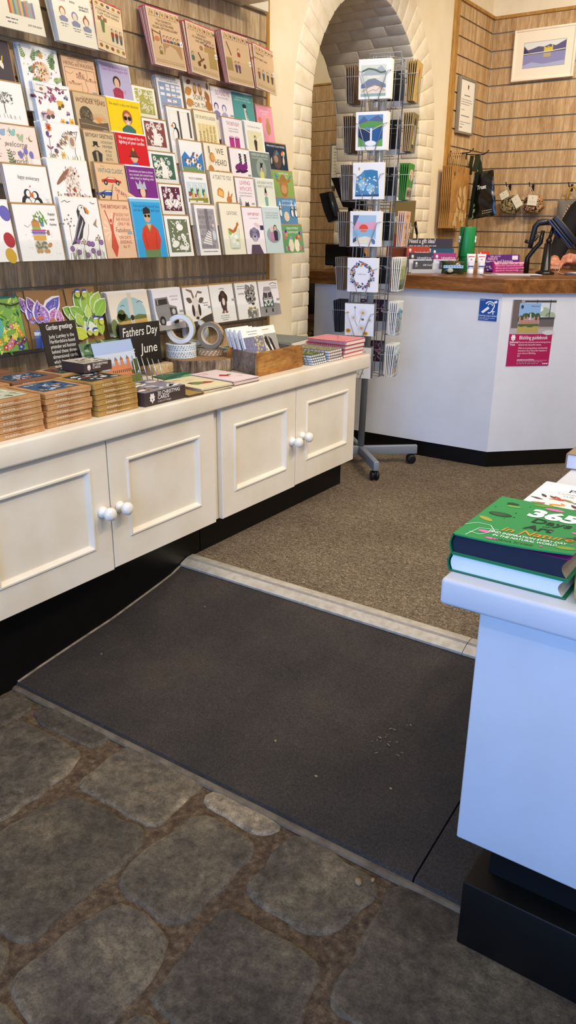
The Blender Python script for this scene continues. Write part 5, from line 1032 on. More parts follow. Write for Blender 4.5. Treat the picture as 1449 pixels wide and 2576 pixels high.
def d_bank(A): A.r(0,0,1,1,'#5f8058'); leaves(A, 26, ['#3f5a3a','#8fa870','#2f4a3f','#a8b890'], 0,0,1,1,.08,.2)
place_stack((-1.885, (a.y+c.y)/2+.004, ZW+.006), .3, c.y-a.y, (a.z-ZW)/cos(.3)-.012, d_bank, 0, 'green garden photo card behind the brick hall card', 'green garden', '#dfe6e0', None)
# log slice and rolls of tape
bark = wood('rough_bark', ('#3f342b','#85725f','#bda890'), (9, 9, 1.6), .9, 7)
t = thing('log_slice', 'round log slice with bark under the tape rolls', 'log', (-1.985, 2.312, ZW))
b = MB(); n = 72; rl = random.Random(2); rr = [.136+.004*sin(3*2*pi*i/n)+rl.uniform(-.0022,.0022)-(.004 if i % 6 == 0 else 0) for i in range(n)]
vs = [(rr[i]*f*cos(2*pi*i/n), rr[i]*f*sin(2*pi*i/n), z) for z, f in ((.0005,.97),(.006,1),(.042,1),(.048,.985)) for i in range(n)]
b.add(vs, [(j*n+i, j*n+(i+1) % n, (j+1)*n+(i+1) % n, (j+1)*n+i) for j in range(3) for i in range(n)]+[list(range(n-1,-1,-1))], bark); b.obj('bark', t)
b = MB().add([(rr[i]*.985*cos(2*pi*i/n), rr[i]*.985*sin(2*pi*i/n), .048) for i in range(n)], [list(range(n))], wood('cut_wood', ('#8a6a48','#a8845c','#b89468'), (3,3,3), .8)); b.obj('cut_face', t)
ZL = ZW+.0485
def tape(loc, ro, wd, core, outer, label, pat, rot=(0,0,0)):
    o = thing('tape_roll', label, 'tape', loc, rot=rot, group='rolls of patterned tape')
    ri = ro*.66; n = 48
    def ringf(b, r0, r1, z, m, up):
        vs = [(r*cos(2*pi*i/n), r*sin(2*pi*i/n), z) for r in (r0, r1) for i in range(n)]
        b.add(vs, [(i,(i+1) % n,n+(i+1) % n,n+i) if not up else (i,n+i,n+(i+1) % n,(i+1) % n) for i in range(n)], m)
    b = MB(); ringf(b, ri+.003, ro, 0, core, 0); ringf(b, ri+.003, ro, wd, core, 1)
    b.lathe([(ro, 0), (ro, wd)], outer, n, cap=False)
    rn = random.Random(int(ro*1e5+loc[1]*100)); vs = []; fs = []
    def decal(a, z, la, lz, m):
        k = 5; q = [(ro+.0003, a-la/2+la*i/k, z+dz*lz) for dz in (0,) for i in range(k+1)]
        up = [(ro+.0003, a-la/2+la*i/k, z+lz*sin(pi*i/k)+.0004) for i in range(k+1)]; dn = [(ro+.0003, a-la/2+la*i/k, z-lz*sin(pi*i/k)) for i in range(k+1)]
        P = [(r*cos(aa), r*sin(aa), zz) for r, aa, zz in dn+up[::-1]]; b.add(P, [list(range(len(P)))], m)
    step = pat[1]; na = int(2*pi*ro/step)
    for i in range(na):
        for j, zz in enumerate((.25,.55,.8)): decal(2*pi*(i+.33*j)/na, wd*zz, step*pat[2]/ro, wd*.09, M(pat[0][(i+j) % len(pat[0])], .4))
    b.obj('tape', o)
    b = MB(); b.lathe([(ri, 0), (ri+.003, 0), (ri+.003, wd), (ri, wd), (ri, 0)], M('#cfc4b0', .8), n, cap=False); b.obj('cardboard_core', o); return o
wt, bw = '#eef1f6', '#f1f3f4'
BLUEP = (['#7fa9c4','#5a8aa8','#9cc0b8'], .0105, .75); KP = (['#f2ede2','#e6e0d2'], .016, .5); GP = (['#a8b060','#d8dc98','#7a9aa0'], .011, .7)
ca = Vector((-2.03, 2.252, 0))
tape((ca.x, ca.y, ZL), .058, .0245, M(wt,.4), M(bw,.4), 'white tape roll with blue feather pattern lying flat, lower of two', BLUEP)
tape((ca.x, ca.y, ZL+.0248), .058, .0245, M(wt,.4), M(bw,.4), 'white tape roll with blue feather pattern lying flat, upper of two', BLUEP)
def standing(c, ro, wd, z, ang, **k):
    # axis horizontal, its front pointing along ang
    return tape((c[0]-cos(ang)*wd/2, c[1]-sin(ang)*wd/2, z+ro), ro, wd, rot=(0, pi/2, ang), **k)
standing((ca.x+.004, ca.y-.002), .0545, .0245, ZL+.0496, radians(-66), core=M(wt,.4), outer=M('#d6d8a0',.4), label='white sided tape roll standing upright on the two blue ones', pat=GP)
p = on(492, 893, 'z', ZL); q = on(565, 890, 'z', ZL); cb = Vector(((p.x+q.x)/2+.0, (p.y+q.y)/2, 0))
tape((cb.x, cb.y, ZL), .052, .0225, M('#8a8072',.5), M('#a98a62',.6), 'brown tape roll with white leaf pattern lying flat', KP)
standing((cb.x+.004, cb.y+.002), .051, .024, ZL+.0228, radians(-72), core=M('#8f8678',.5), outer=M('#b08a58',.6), label='brown tape roll with white leaves standing upright', pat=KP)
cc = Vector((-2.07, 2.385, 0))
tape((cc.x, cc.y, ZL), .045, .0245, M(wt,.4), M('#8fa080',.5), 'green patterned tape roll lying flat behind the brown ones', GP)
standing((cc.x, cc.y), .0515, .0245, ZL+.0248, radians(-64), core=M(wt,.4), outer=M('#c8cc98',.4), label='white sided tape roll standing at the back of the log slice', pat=GP)
# flat packs of cards
def flat(loc, w, d, n, art, base, label, short, rz, th=.0034):
    """flat cards: w across, d deep, facing up"""
    A = Art(w, d); art(A); b = MB().box(-w/2, w/2, -.0, th*.55, -d/2, d/2, M(base,.6)); b.art(A, RT((0,0,-d/2))); b.box(-w/2-.001, w/2, th*.6, th*.95, -d/2, d/2+.002, M('#9a7a50',.8))
    o = None
    for i in range(n):
        if o is None: o = r = b.obj('greeting_card', loc=(loc[0], loc[1], loc[2]+th*(n-1)+th), rot=(-pi/2, 0, rz)); tag(r, label, 'greeting card', short+' cards'); 
        else: dup(o, loc=(loc[0]+rd.uniform(-.003,.003), loc[1]+rd.uniform(-.003,.003), loc[2]+th*(n-i)), rot=(-pi/2, 0, rz+rd.uniform(-.02,.02)), label='spare card lying under the top '+short+' card', group=short+' cards')
z0 = ZW+.0004
def d_fox(A): A.r(0,0,1,1,'#efe2b8'); A.bars(.25,.86,.05,'#6a5030',[.3,.24]); A.poly([(.2,.4),(.34,.56),(.5,.52),(.72,.42),(.9,.34),(.7,.28),(.45,.3),(.3,.3)],'#7f8a4a'); A.poly([(.5,.34),(.7,.46),(.84,.36),(.7,.28)],'#b5473a'); A.e(.28,.48,.07,.07,'#6a5a34'); A.bars(.55,.7,.035,'#8a7a5a',[.25])
def d_robin(A): A.r(0,0,1,1,'#f4dfe0'); A.bars(.25,.85,.06,'#c04a5a',[.35,.25]); A.poly([(.3,.5),(.5,.62),(.62,.5),(.52,.36)],'#c03a40'); A.e(.68,.5,.08,.05,'#5a4a4a'); A.bars(.75,.3,.03,'#a88a8a',[.2,.16])
def d_green(A): A.r(0,0,1,1,'#3f7a58'); A.poly([(.4,.2),(.7,.5),(1,.55),(1,.2)],'#7fae7a'); A.poly([(0,.3),(.4,.7),(1,.8),(1,.65),(.5,.5),(.2,.2)],'#2d5f48')
def d_plainp(A): A.r(0,0,1,1,'#f0e8da'); A.bars(.3,.5,.05,'#b08a8a',[.3,.2]); A.bars(.7,.7,.04,'#c0a89a',[.3])
def d_gold(A): A.r(0,0,1,1,'#b09050'); leaves(A,8,['#8a6a34','#c8aa6a'],0,0,1,1,.1,.2)
flat((-1.745, 2.005, z0), .145, .20, 5, d_fox, '#f2ead0', 'cream card pack with a resting figure beside the 30 card box', 'cream figure', pi/2-.10)
flat((-1.75, 2.165, z0), .135, .21, 5, d_robin, '#f4e4e6', 'pale pink card pack with a red bird in front of the log slice', 'pink red-bird', pi/2-.06)
flat((-1.90, 2.085, z0), .15, .11, 3, d_green, '#3a6f52', 'dark green card pack behind the pink pack', 'green wave', pi/2-.2)
flat((-1.955, 1.975, z0), .15, .11, 2, d_plainp, '#f2ecdf', 'cream card pack with faint writing behind the wire rack', 'faint writing', pi/2-.25)
flat((-1.70, 1.895, z0), .07, .11, 2, d_gold, '#3a2f24', 'gold patterned card pack peeking out right of the 30 card box', 'gold pattern', pi/2-.05)
# wooden brick-mould trough with booklets
tw = wood('worn_orange_wood', ('#7a5024','#b37c3c','#cc9a54'), (2, .8, 3), .6, 5); tg = wood('grey_worn_wood', ('#5a4e44','#86776a','#a09080'), (2, 2, 2), .75, 6)
t = thing('wooden_trough', 'old wooden brick mould holding notecard wallets', 'trough', (-1.79, 2.435, ZW)); L = Vector(t.location)
def plank(x0, x1):
    y0, y1, z0, z1, r = 2.288, 2.585, .6075, .6925, .02; P = []
    for cy, cz, a0 in ((y1-r,z0+.006,-90),(y1-r,z1-r,0),(y0+r,z1-r,90),(y0+r,z0+.006,180)):
        for i in range(7):
            a = radians(a0+15*i); rr_ = r if cz > .65 else .006; P.append((cy+(0 if rr_==r else (r-.006)*(1 if cy > 2.4 else -1))+rr_*cos(a), cz+rr_*sin(a)))
    b = MB(); b.prism(P, x0, x1, tw, ax='x'); return b
fin(plank(-1.703, -1.690), 'side_plank', t, L); fp = plank(-1.872, -1.859); fp.v = [v+Vector((0,.045,0)) for v in fp.v]; fin(fp, 'side_plank', t, L)
fin(MB().prism([(-1.703,2.304),(-1.703,2.318),(-1.859,2.363),(-1.859,2.349)], .6078, .688, tg), 'end_board', t, L); fin(MB().prism([(-1.703,2.556),(-1.703,2.570),(-1.859,2.615),(-1.859,2.601)], .6078, .688, tg), 'end_board', t, L); fin(MB().prism([(-1.703,2.318),(-1.703,2.556),(-1.859,2.601),(-1.859,2.363)], .6078, .615, tg), 'floor_board', t, L)
def d_wist(A): A.r(0,0,1,1,'#f7f5ef'); A.r(.03,0,.97,.8,'#7f7a9a'); leaves(A,22,['#6a6aa8','#8f94c8','#5f7a4a'],.03,.35,.97,.78,.06,.12); dots(A,18,['#b8a05a','#8a8a4a','#d8c890'],.5,.3,.97,.8,.02,.05); dots(A,14,['#d8874a','#c85a6a','#e8d070','#7a4a8a'],.05,.02,.95,.35,.02,.05); A.bars(.5,.92,.04,'#999999',[.5,.4])
def d_badger(A): A.r(0,0,1,1,'#f7f5ef'); A.r(0,0,1,.8,'#a8a49c'); A.e(.6,.35,.16,.3,'#efece6',.5); A.poly([(.35,.7),(.5,.76),(.62,.4),(.75,.1),(.62,.1),(.5,.4)],'#2b2622'); A.poly([(.58,.74),(.72,.66),(.9,.1),(.8,.05),(.7,.4)],'#2b2622'); A.poly([(.0,.8),(.28,.4),(.4,.1),(.1,.1)],'#b5773f'); A.bars(.4,.9,.05,'#c8a050',[.6])
def d_plainw(A): A.r(0,0,1,1,'#f7f5ef'); A.bars(.5,.88,.04,'#aaaaaa',[.5,.4]); A.r(.05,.0,.95,.75,'#8a9ab0')
def wallet(loc, art, label, w=.125, h=.155, th=.013):
    A = Art(w, h); art(A); b = MB().rbox(-w/2, w/2, 0, th, 0, h, M('#f3f4f6', .5), .001, seg=1, smooth=False).art(A)
    S = Art(h, th); S.t('10 Notecards and envelopes', .55, .25, .05, '#5f6a88', .7); b.art(S, Matrix(((0,1,0,-w/2),(0,0,-1,th),(-1,0,0,h*.5),(0,0,0,1))))
    o = b.obj('notecard_wallet', loc=loc, rot=(-.34, 0, pi/2-.05)); tag(o, label, 'notecard wallet', 'notecard wallets in the trough')
for i, (x, y, art, lab) in enumerate([(-1.832,2.415,d_plainw,'white notecard wallet rearmost in the trough, leftmost spine'),(-1.808,2.408,d_plainw,'white notecard wallet in the trough, second spine from left'),(-1.784,2.404,d_plainw,'white notecard wallet tucked behind the flower garden one'),(-1.758,2.402,d_wist,'notecard wallet with a purple flower garden picture'),(-1.770,2.500,d_badger,'notecard wallet with a badger picture, rightmost in the trough')]):
    wallet((x, y, .616), art, lab)
# boxes and books at the back of the worktop
def book(loc, w, d, h, cover, label, rz=0, pages='#ece7dc', group=None, cat='book', art=None, name='book', spine='l'):
    """w along local x, d along local y (away), spine on local -x side"""
    o = thing(name, label, cat, loc, rz, group); c = cover if not isinstance(cover, str) else M(cover, .5); ct = .0022
    b = MB().box(-w/2, w/2, 0, d, 0, ct, c).box(-w/2, w/2, 0, d, h-ct, h, c).rbox(-w/2-.002, -w/2+.002, 0, d, 0, h, c, .0015)
    if art: A = Art(w, d); art(A); b.art(A, RT((0, 0, h), (-pi/2, 0, 0)))
    b.obj('cover', o); MB().box(-w/2+.002, w/2-.003, .002, d-.003, ct, h-ct, M(pages, .8)).obj('page_block', o); return o
book((-1.895, 2.90, .640), .22, .24, .022, '#7d8682', 'grey cloth notebook lying on a pale book by the arch pier', pi/2+.12)
book((-1.89, 2.895, .6075), .22, .22, .032, '#dfe2e2', 'pale book lying under the grey cloth notebook', pi/2+.08)
def gbox(loc, w, d, h, side, top, label, rz=0):
    b = MB().rbox(0, w, 0, d, 0, h, M('#eef0ee',.5), .001, seg=1, smooth=False); A = Art(w, h); A.r(.06,.12,.94,.82,side)
    if side == '#23402f': A.bars(.5,.45,.07,'#dfe6dc',[.7])
    b.art(A, RT((w/2,0,0))); B = Art(w, d); top(B); b.art(B, RT((w/2,0,h),(-pi/2,0,0))); b2 = Art(d, h); b2.r(.1,.15,.9,.8,side)
    o = b.obj('card_box', loc=loc, rot=(0,0,pi/2+rz)); tag(o, label, 'card box')
def gt(A): A.r(.03,.05,.97,.95,'#4f6a3a'); leaves(A,16,['#7f9a50','#2f4a2c','#b8c080'],.05,.1,.95,.9,.08,.16)
gbox((-1.93, 2.60, z0), .12, .1, .058, '#23402f', gt, 'white box with a dark green label behind the trough')
gbox((-1.96, 2.40, z0), .075, .1, .055, '#2f62b0', gt, 'white box with a blue panel behind the brown tapes')
gbox((-1.93, 2.492, z0), .10, .1, .056, '#3f86c8', gt, 'white box with a light blue panel between tapes and trough')
# patterned notebooks and red spiral notebooks
plaidL = M('#c9d4ea', .5)
def nb(loc, w, d, h, kind, label, rz):
    A = Art(d, w); A.r(0,0,1,1,['#4f5a32','#8a8a6a'][kind]); rn = random.Random(kind+31)
    for c in (['#e8d24a','#7f9a4a','#2f3a24','#f0f0e4'],['#b8485a','#d8d0b8','#5a6a4a','#e8b0a8'])[kind]: A.es([(rn.uniform(.03,.97), rn.uniform(.05,.95), rn.uniform(.012,.03), rn.uniform(.012,.03), 0, 7) for _ in range(22)], c)
    o = thing('notebook', label, 'notebook', loc, rz, 'flower covered notebooks'); b = MB().box(-d/2, d/2, -w/2, w/2, h-.0012, h, M('#6a6a58',.6)).box(-d/2, d/2, -w/2, w/2, 0, .0012, M('#6a6a58',.6)); b.art(A, RT((0, -w/2, h), (-pi/2,0,0))); b.obj('cover', o)
    b = MB().box(-d/2+.001, d/2-.001, -w/2+.001, w/2-.001, .0012, h-.0012, M('#dfe3ea',.7))
    for k in range(9):
        x = -d/2+.012+k*(d-.02)/9; b.box(x, x+.004, -w/2+.0004, w/2-.0004, .002, h-.002, M(['#7a8a6a','#c88a7a'][kind],.7))
    for k in range(6):
        y = -w/2+.01+k*(w-.015)/6; b.box(-d/2+.0004, d/2-.0004, y, y+.004, .002, h-.002, M(['#6a8aa8','#d8907a'][kind],.7))
    b.obj('page_block', o)
for i in range(4): nb((-1.755+rd.uniform(-.004,.004), 2.665+.004*(3-i), z0+i*.0103), .105, .17, .0098, 0, ['bottom','third','second','top'][i]+' notebook of the dark green floral stack right of the trough', rd.uniform(-.03,.03))
for i in range(4): nb((-1.745+rd.uniform(-.004,.004), 2.785+.004*(3-i), z0+i*.0118), .105, .17, .0112, 1, ['bottom','third','second','top'][i]+' notebook of the pink-speckled stack beside the red spirals', rd.uniform(-.03,.03))
for i in range(4):
    h = .0175; o = thing('spiral_notebook', ['bottom','third','second','top'][i]+' red spiral notebook in the stack at the worktop end', 'notebook', (-1.765+.004*i, 2.945, z0+i*h), rd.uniform(-.02,.02), 'red spiral notebooks'); A = Art(.2, .17); A.r(0,0,1,1,'#e79aa0')
    for k in range(7): A.l([(rd.random(),0),(rd.random(),1)], .012, '#d4616d')
    b = MB().box(-.1, .1, -.085, .085, h-.002, h-.0004, M('#cf4452',.5)).box(-.1, .1, -.085, .085, 0, .0016, M('#b8303c',.5)); b.art(A, RT((0,-.085,h-.0004),(-pi/2,0,0))); b.obj('cover', o)
    MB().box(-.098, .098, -.074, .083, .0017, h-.0022, M('#f0ddd6',.8)).obj('page_block', o)
    b = MB()
    for k in range(20):
        x = -.094+k*.0099; b.tube([(x, -.079+.0085*cos(a), h/2+.0082*sin(a)) for a in [i*2*pi/8 for i in range(8)]], .0011, M('#d87a8a',.3,.3), 5, True)
    b.obj('spiral_binding', o)
# ------------------------------------------------------------------ wire card spinner on castors
SC = Vector((-1.822, 3.335, 0)); FA = radians(-76)
silver = M('#8f969e', .38, .35, .4); castor_m = M('#141312', .4)
LN = Vector((.828, .56, 0))
def SK(z): return LN*(.030*(z-.45)/1.2)   # the upright leans slightly
sp = thing('card_spinner', 'silver wire card spinner on a four-legged castor base', 'card spinner', SC)
MB().cyl((0,0,.07), SK(1.80)+Vector((0,0,1.80)), .0165, silver, 20).obj('pole', sp)
def leg(ang, ln):
    T = RT((0,0,0), (0,0,ang)); o = MB().rbox(.0, ln, -.013, .013, .052, .096, silver, .002, T=T).obj('leg', sp)
    c = MB(); cx = ln-.035
    for s in (-1, 1): c.lathe([(.0001,-.009),(.016,-.009),(.0225,-.006),(.0235,0),(.0225,.006),(.016,.009),(.0001,.009)], castor_m, 20, T=T @ RT((cx+.008, s*.0115, .0236), (pi/2, 0, 0)))
    c.ball((cx+.008, 0, .031), .021, .012, .021, castor_m, 12, T=T); c.cyl((cx,0,.035), (cx,0,.0525), .007, castor_m, 10, T=T); c.obj('castor', o)
for a, l in ((-46,.295),(40,.29),(134,.27),(222,.29)): leg(radians(a), l)
# tiers: front pocket, right, back, left
TB = [1.637-.1955*k for k in range(7)]
CW, CH = .137, .145
def pocket(ang, zb, w=CW, h=CH):
    n = Vector((cos(ang), sin(ang), 0)); t = Vector((-sin(ang), cos(ang), 0)); U = Vector((0,0,1)); r0, r1 = .085, .152
    P = lambda a, d, z: n*d+t*a+U*z+SK(zb+.07)
    b = MB()
    for s in (-1, 1):
        b.tube([P(s*w*.42, r0-.01, zb+h*.72), P(s*w*.50, r0, zb+h*.70), P(s*w*.49, r1+.006, zb+h*.70), P(s*w*.40, r1+.010, zb+h*.68), P(s*w*.14, r1+.004, zb-.004), P(s*w*.12, r0, zb-.006)], .0017, wire_m, 6)
        b.tube([P(s*w*.12, r0, zb-.006), P(s*w*.12, r0-.003, zb+h*1.0)], .0017, wire_m, 6)
    b.tube([P(-w*.42, r0-.01, zb+h*.72), P(w*.42, r0-.01, zb+h*.72)], .0017, wire_m, 6)
    b.tube([P(-w*.3, r0+.03, zb-.006), P(w*.3, r0+.03, zb-.006)], .0015, wire_m, 6)
    b.obj('wire_pocket', sp)
for z in TB:
    for q in range(4): pocket(FA+q*pi/2, z, CW if q in (0, 2) else .112)
b = MB()
for q in range(4):
    for s in (-1, 1):
        for dd in (0, .011):
            a = FA+q*pi/2; n = Vector((cos(a), sin(a), 0)); t = Vector((-sin(a), cos(a), 0)); o = n*.082+t*(s*.03+dd)
            b.tube([o+SK(TB[-1])+Vector((0,0,TB[-1]-.01)), o+SK(TB[0]+.17)+Vector((0,0,TB[0]+.17))], .0016, wire_m, 6)
for z in (TB[-1]-.01, TB[2]-.02, TB[4]-.02, TB[0]+.165):
    b.tube([SK(z)+Vector((.084*cos(i*pi/8), .084*sin(i*pi/8), z)) for i in range(16)], .0016, wire_m, 6, True)
    for q in range(4): a = FA+q*pi/2; b.tube([SK(z)+Vector((0,0,z)), SK(z)+Vector((.084*cos(a), .084*sin(a), z))], .0016, wire_m, 6)
b.obj('wire_frame', sp)
n = Vector((cos(FA), sin(FA), 0)); t_ = Vector((-sin(FA), cos(FA), 0)); tp = []
z = TB[0]+.155; n = n-LN*.35
MB().tube([t_*-.07-n*.06+Vector((0,0,z)), t_*-.07-n*.06+Vector((0,0,z+.05)), t_*.07-n*.06+Vector((0,0,z+.05)), t_*.07-n*.06+Vector((0,0,z))], .0018, wire_m, 6).obj('header_wire', sp)
# --- pocket contents
def s_hills(A): A.r(.07,.09,.85,.86,'#d5ddd2'); A.poly([(.07,.6),(.3,.76),(.5,.72),(.7,.84),(.85,.7),(.85,.6)],'#a8b4bc'); A.l([(.1,.7),(.3,.77),(.5,.74),(.68,.66),(.84,.68)],.05,'#5f7058'); A.poly([(.07,.36),(.3,.5),(.5,.52),(.85,.36),(.85,.28),(.07,.28)],'#7c86a0'); A.poly([(.07,.14),(.3,.3),(.5,.36),(.7,.3),(.85,.14)],'#e8dcd4'); A.l([(.1,.18),(.32,.3),(.52,.35),(.7,.3),(.82,.2)],.02,'#b08a50'); A.l([(.3,.18),(.45,.24),(.55,.2),(.66,.29),(.78,.18)],.015,'#b08a50'); A.r(.07,.07,.85,.14,'#8fb4ac'); A.r(.28,.53,.66,.58,'#efe8da')
def s_fall(A): A.r(.08,.1,.86,.93,'#5f94c8'); A.poly([(.08,.75),(.25,.9),(.4,.78),(.55,.86),(.7,.92),(.86,.8),(.86,.6),(.08,.6)],'#5a6a98'); A.poly([(.08,.68),(.4,.78),(.86,.74),(.86,.55),(.5,.62),(.08,.55)],'#5f9a52'); A.poly([(.08,.62),(.46,.52),(.46,.2),(.08,.3)],'#24385f'); A.poly([(.52,.52),(.86,.64),(.86,.26),(.52,.2)],'#2c5f9a'); A.l([(.1,.6),(.3,.55),(.46,.46)],.02,'#d8c080'); A.l([(.52,.52),(.7,.62),(.86,.66)],.02,'#d8c080'); A.r(.46,.2,.52,.58,'#e8f0f6'); A.e(.48,.18,.18,.08,'#eef2f6'); A.poly([(.08,.1),(.34,.1),(.2,.28),(.08,.36)],'#6fa858'); A.poly([(.86,.1),(.6,.1),(.75,.26),(.86,.3)],'#6fa858')
def s_jug(A): A.poly([(.08,.08),(.86,.08),(.84,.4),(.8,.78),(.6,.82),(.36,.8),(.26,.7),(.12,.62)],'#4f8fc0'); A.poly([(.36,.8),(.8,.78),(.78,.55),(.4,.6)],'#3a7fb0'); A.es([(.3,.4,.12,.16),(.6,.3,.16,.12)],'#8fc4e0'); rn=random.Random(3); A.many([A.leafp(rn.uniform(.15,.75),rn.uniform(.1,.6),.08,rn.uniform(0,6),.5) for _ in range(34)],'#f2f6fa'); A.es([(.2,.84,.03,.05),(.36,.56,.05,.04)],'#d8a850'); A.poly([(.08,.08),(.86,.08),(.86,.14),(.08,.12)],'#2a4a7a')
def s_sun(A): A.r(.1,.08,.86,.9,'#a8c8e4'); A.poly([(.1,.5),(.86,.5),(.86,.72),(.4,.68),(.1,.76)],'#e8a8c0'); A.e(.45,.52,.15,.13,'#e2533f'); A.r(.1,.3,.86,.5,'#8fc0e0'); A.e(.45,.45,.12,.04,'#e8806a'); A.poly([(.1,.08),(.86,.08),(.86,.22),(.5,.3),(.1,.2)],'#efe6d2'); A.poly([(.1,.9),(.3,.9),(.16,.6),(.1,.5)],'#5a6a88'); A.poly([(.1,.2),(.2,.28),(.22,.16),(.1,.1)],'#4a4f68'); A.e(.78,.15,.06,.09,'#4f7fb0',.4)
def s_floral(A):
    rn=random.Random(9)
    for i in range(30):
        a=i*.21; r=.28+.1*rn.random(); A.e(.5+r*cos(a)*1.05,.5+r*sin(a),rn.uniform(.03,.06),rn.uniform(.03,.05),['#3f5a9a','#c8506a','#d8b070','#2a3048','#6f9a8a','#a87ab0'][i%6],a)
    A.many([A.leafp(.5+.33*cos(i*.3)*rn.uniform(.8,1.25),.5+.33*sin(i*.3)*rn.uniform(.8,1.25),.07,rn.uniform(0,6),.5) for i in range(60)],'#35446a'); A.many([A.leafp(.5+.33*cos(i*.4),.5+.33*sin(i*.4),.07,rn.uniform(0,6),.5) for i in range(24)],'#c89a4a'); A.t('with love',.5,.52,.05,'#9aa0b8',.4)
def s_daisy(A):
    for u,v,r in ((.62,.72,.17),(.3,.56,.13),(.58,.24,.18),(.86,.5,.1)):
        A.many([A.leafp(u,v,r,i*.42,.16) for i in range(15)],'#d9dde2'); A.e(u,v,r*.3,r*.26,'#d8a04a')
    for u,v in ((.12,.15),(.72,.08)): A.e(u,v,.09,.07,'#d8a850'); A.e(u,v,.05,.04,'#b07830')
    A.l([(.34,.5),(.44,.3)],.014,'#8a9078'); A.l([(.58,.66),(.5,.4)],.012,'#8a9078'); A.l([(.35,.86),(.36,.6)],.01,'#7a8068'); A.e(.35,.88,.03,.04,'#8a8a9a'); A.e(.1,.72,.05,.03,'#c8a070'); A.e(.62,.52,.05,.035,'#6a5040'); A.e(.6,.55,.05,.02,'#b8b0a8')
def s_bee(A): A.e(.75,.75,.1,.06,'#a8824a'); A.leaf(.75,.78,.14,1.2,'#cfc8b8',.5); A.l([(.5,.2),(.6,.1)],.015,'#8a7a5a'); A.l([(.6,.25),(.55,.1)],.012,'#8a7a5a'); A.l([(.7,.22),(.76,.12)],.012,'#8a7a5a')
def g_tulip(A): A.many([A.leafp(.5+.05*(i-1),.66,.3,1.3+.25*i,.4) for i in range(3)],'#c8403a'); A.l([(.55,.66),(.45,.4),(.6,.35),(.55,.2)],.015,'#6a5a48'); A.e(.58,.38,.12,.1,'#d8c08a'); A.l([(.3,.12),(.6,.3)],.012,'#6a5a48')
def g_figb(A): A.e(.5,.75,.16,.2,'#3a3434'); A.poly([(.4,.7),(.6,.7),(.72,.2),(.3,.2)],'#e0cfa0'); A.r(.3,.46,.72,.52,'#e0a08a'); A.poly([(.3,.2),(.72,.2),(.6,.1),(.4,.1)],'#4a4444')
def g_green(A): A.e(.55,.7,.38,.22,'#eecfae'); A.t('new home',.55,.74,.07,'#8aa88a',.5); A.t('love',.55,.64,.06,'#d8705a',.5); A.many([A.leafp(.05+.06*i,.0,.5,1.4+.02*i,.25) for i in range(16)],'#f0d8c0')
def g_peach(A): A.many(A.lp([(.2,.9),(.5,.82),(.8,.9)],.02),'#c86a5a'); flower(A,.5,.86,.12,'#d87a6a'); A.r(.4,.5,.52,.62,'#3a4a5a'); A.r(.48,.22,.56,.4,'#2a2a34'); A.bars(.5,.15,.04,'#b88070',[.4,.3]); A.e(.3,.56,.06,.05,'#c87a6a')
def g_birch(A):
    A.r(.05,.05,.95,.9,'#a8b84a'); A.r(.05,.05,.95,.35,'#4a5a3a'); A.r(.05,.75,.95,.9,'#d8dcb0')
    for i in range(7): A.l([(.12+.12*i,.2),(.1+.12*i+.02*(i%2),.9)],.025,'#ece8dc')
    leaves(A,18,['#c8d060','#7a8a3a'],.05,.3,.95,.8,.05,.1)
def g_coast(A): A.r(.05,.05,.95,.95,'#8fb8c8'); A.poly([(.05,.7),(.4,.82),(.95,.7),(.95,.95),(.05,.95)],'#dfe8ee'); A.poly([(.05,.55),(.6,.68),(.95,.6),(.95,.7),(.05,.7)],'#5f7a98'); leaves(A,30,['#3f6a78','#c87a9a','#e0e4e0','#4f7a5a'],.05,.08,.95,.55,.08,.16)
def g_sea(A): A.r(.05,.05,.95,.95,'#b8ccd8'); A.es([(.4,.78,.2,.08),(.7,.86,.16,.06)],'#eef2f4'); A.r(.05,.05,.95,.65,'#8a98a8'); A.poly([(.4,.5),(.6,.66),(.8,.56),(.6,.44)],'#eef0f0'); leaves(A,16,['#5a6878','#d8dce0'],.05,.2,.95,.5,.1,.2); A.r(.05,.05,.95,.2,'#c0ac8c')
def black_sea(A): A.r(0,0,1,1,'#f2f2f4'); A.r(.0,.16,1,1,'#17181c'); A.e(.55,.5,.1,.16,'#4a4c54'); A.l([(0,.62),(1,.62)],.02,'#5a5c64'); A.bars(.2,.08,.03,'#777777',[.2],'l')
def dark_fl(A): A.r(.0,.3,1,1,'#3a2438'); leaves(A,16,['#a85a70','#c88a9a'],.1,.35,.9,.95,.1,.2); A.bars(.1,.2,.03,'#777777',[.5,.3],'l')
def fill(ang, k, n, art, base, env, label, short, where, w=CW, h=CH, spread=.0085, lean0=-.075, r=.146, flip=False):
    n = min(n, 5)
    A = Art(w, h)
    if art: art(A)
    b = MB().box(-w/2, w/2, 0, .0018, 0, h, M(base, .5)); b.art(A)
    e = MB().box(-w/2-.0015, w/2+.0015, .0021, .0035, 0, h+.002, M(env, .75)) if env else None
    nn = Vector((cos(ang), sin(ang), 0)); rz = ang+pi/2+(pi if flip else 0)
    def pose(i):
        d = r-i*spread*.8; ln = lean0+i*spread*.38/h
        return SC+SK(TB[k]+.07)+nn*d+Vector((0,0,TB[k]-.001)), (-ln if not flip else ln, 0, rz+rd.uniform(-.012,.012))
    l0, r0 = pose(0); g = short+' cards on the spinner'
    c = b.obj('greeting_card', loc=l0, rot=r0); tag(c, label, 'greeting card', g)
    if e: e.obj('envelope', c)
    for i in range(1, n):
        li, ri = pose(i); dup(c, loc=li, rot=ri, label='spare copy behind the '+short+' card on the spinner', group=g)
LV = ['top','second','third','fourth','fifth','sixth','lowest']
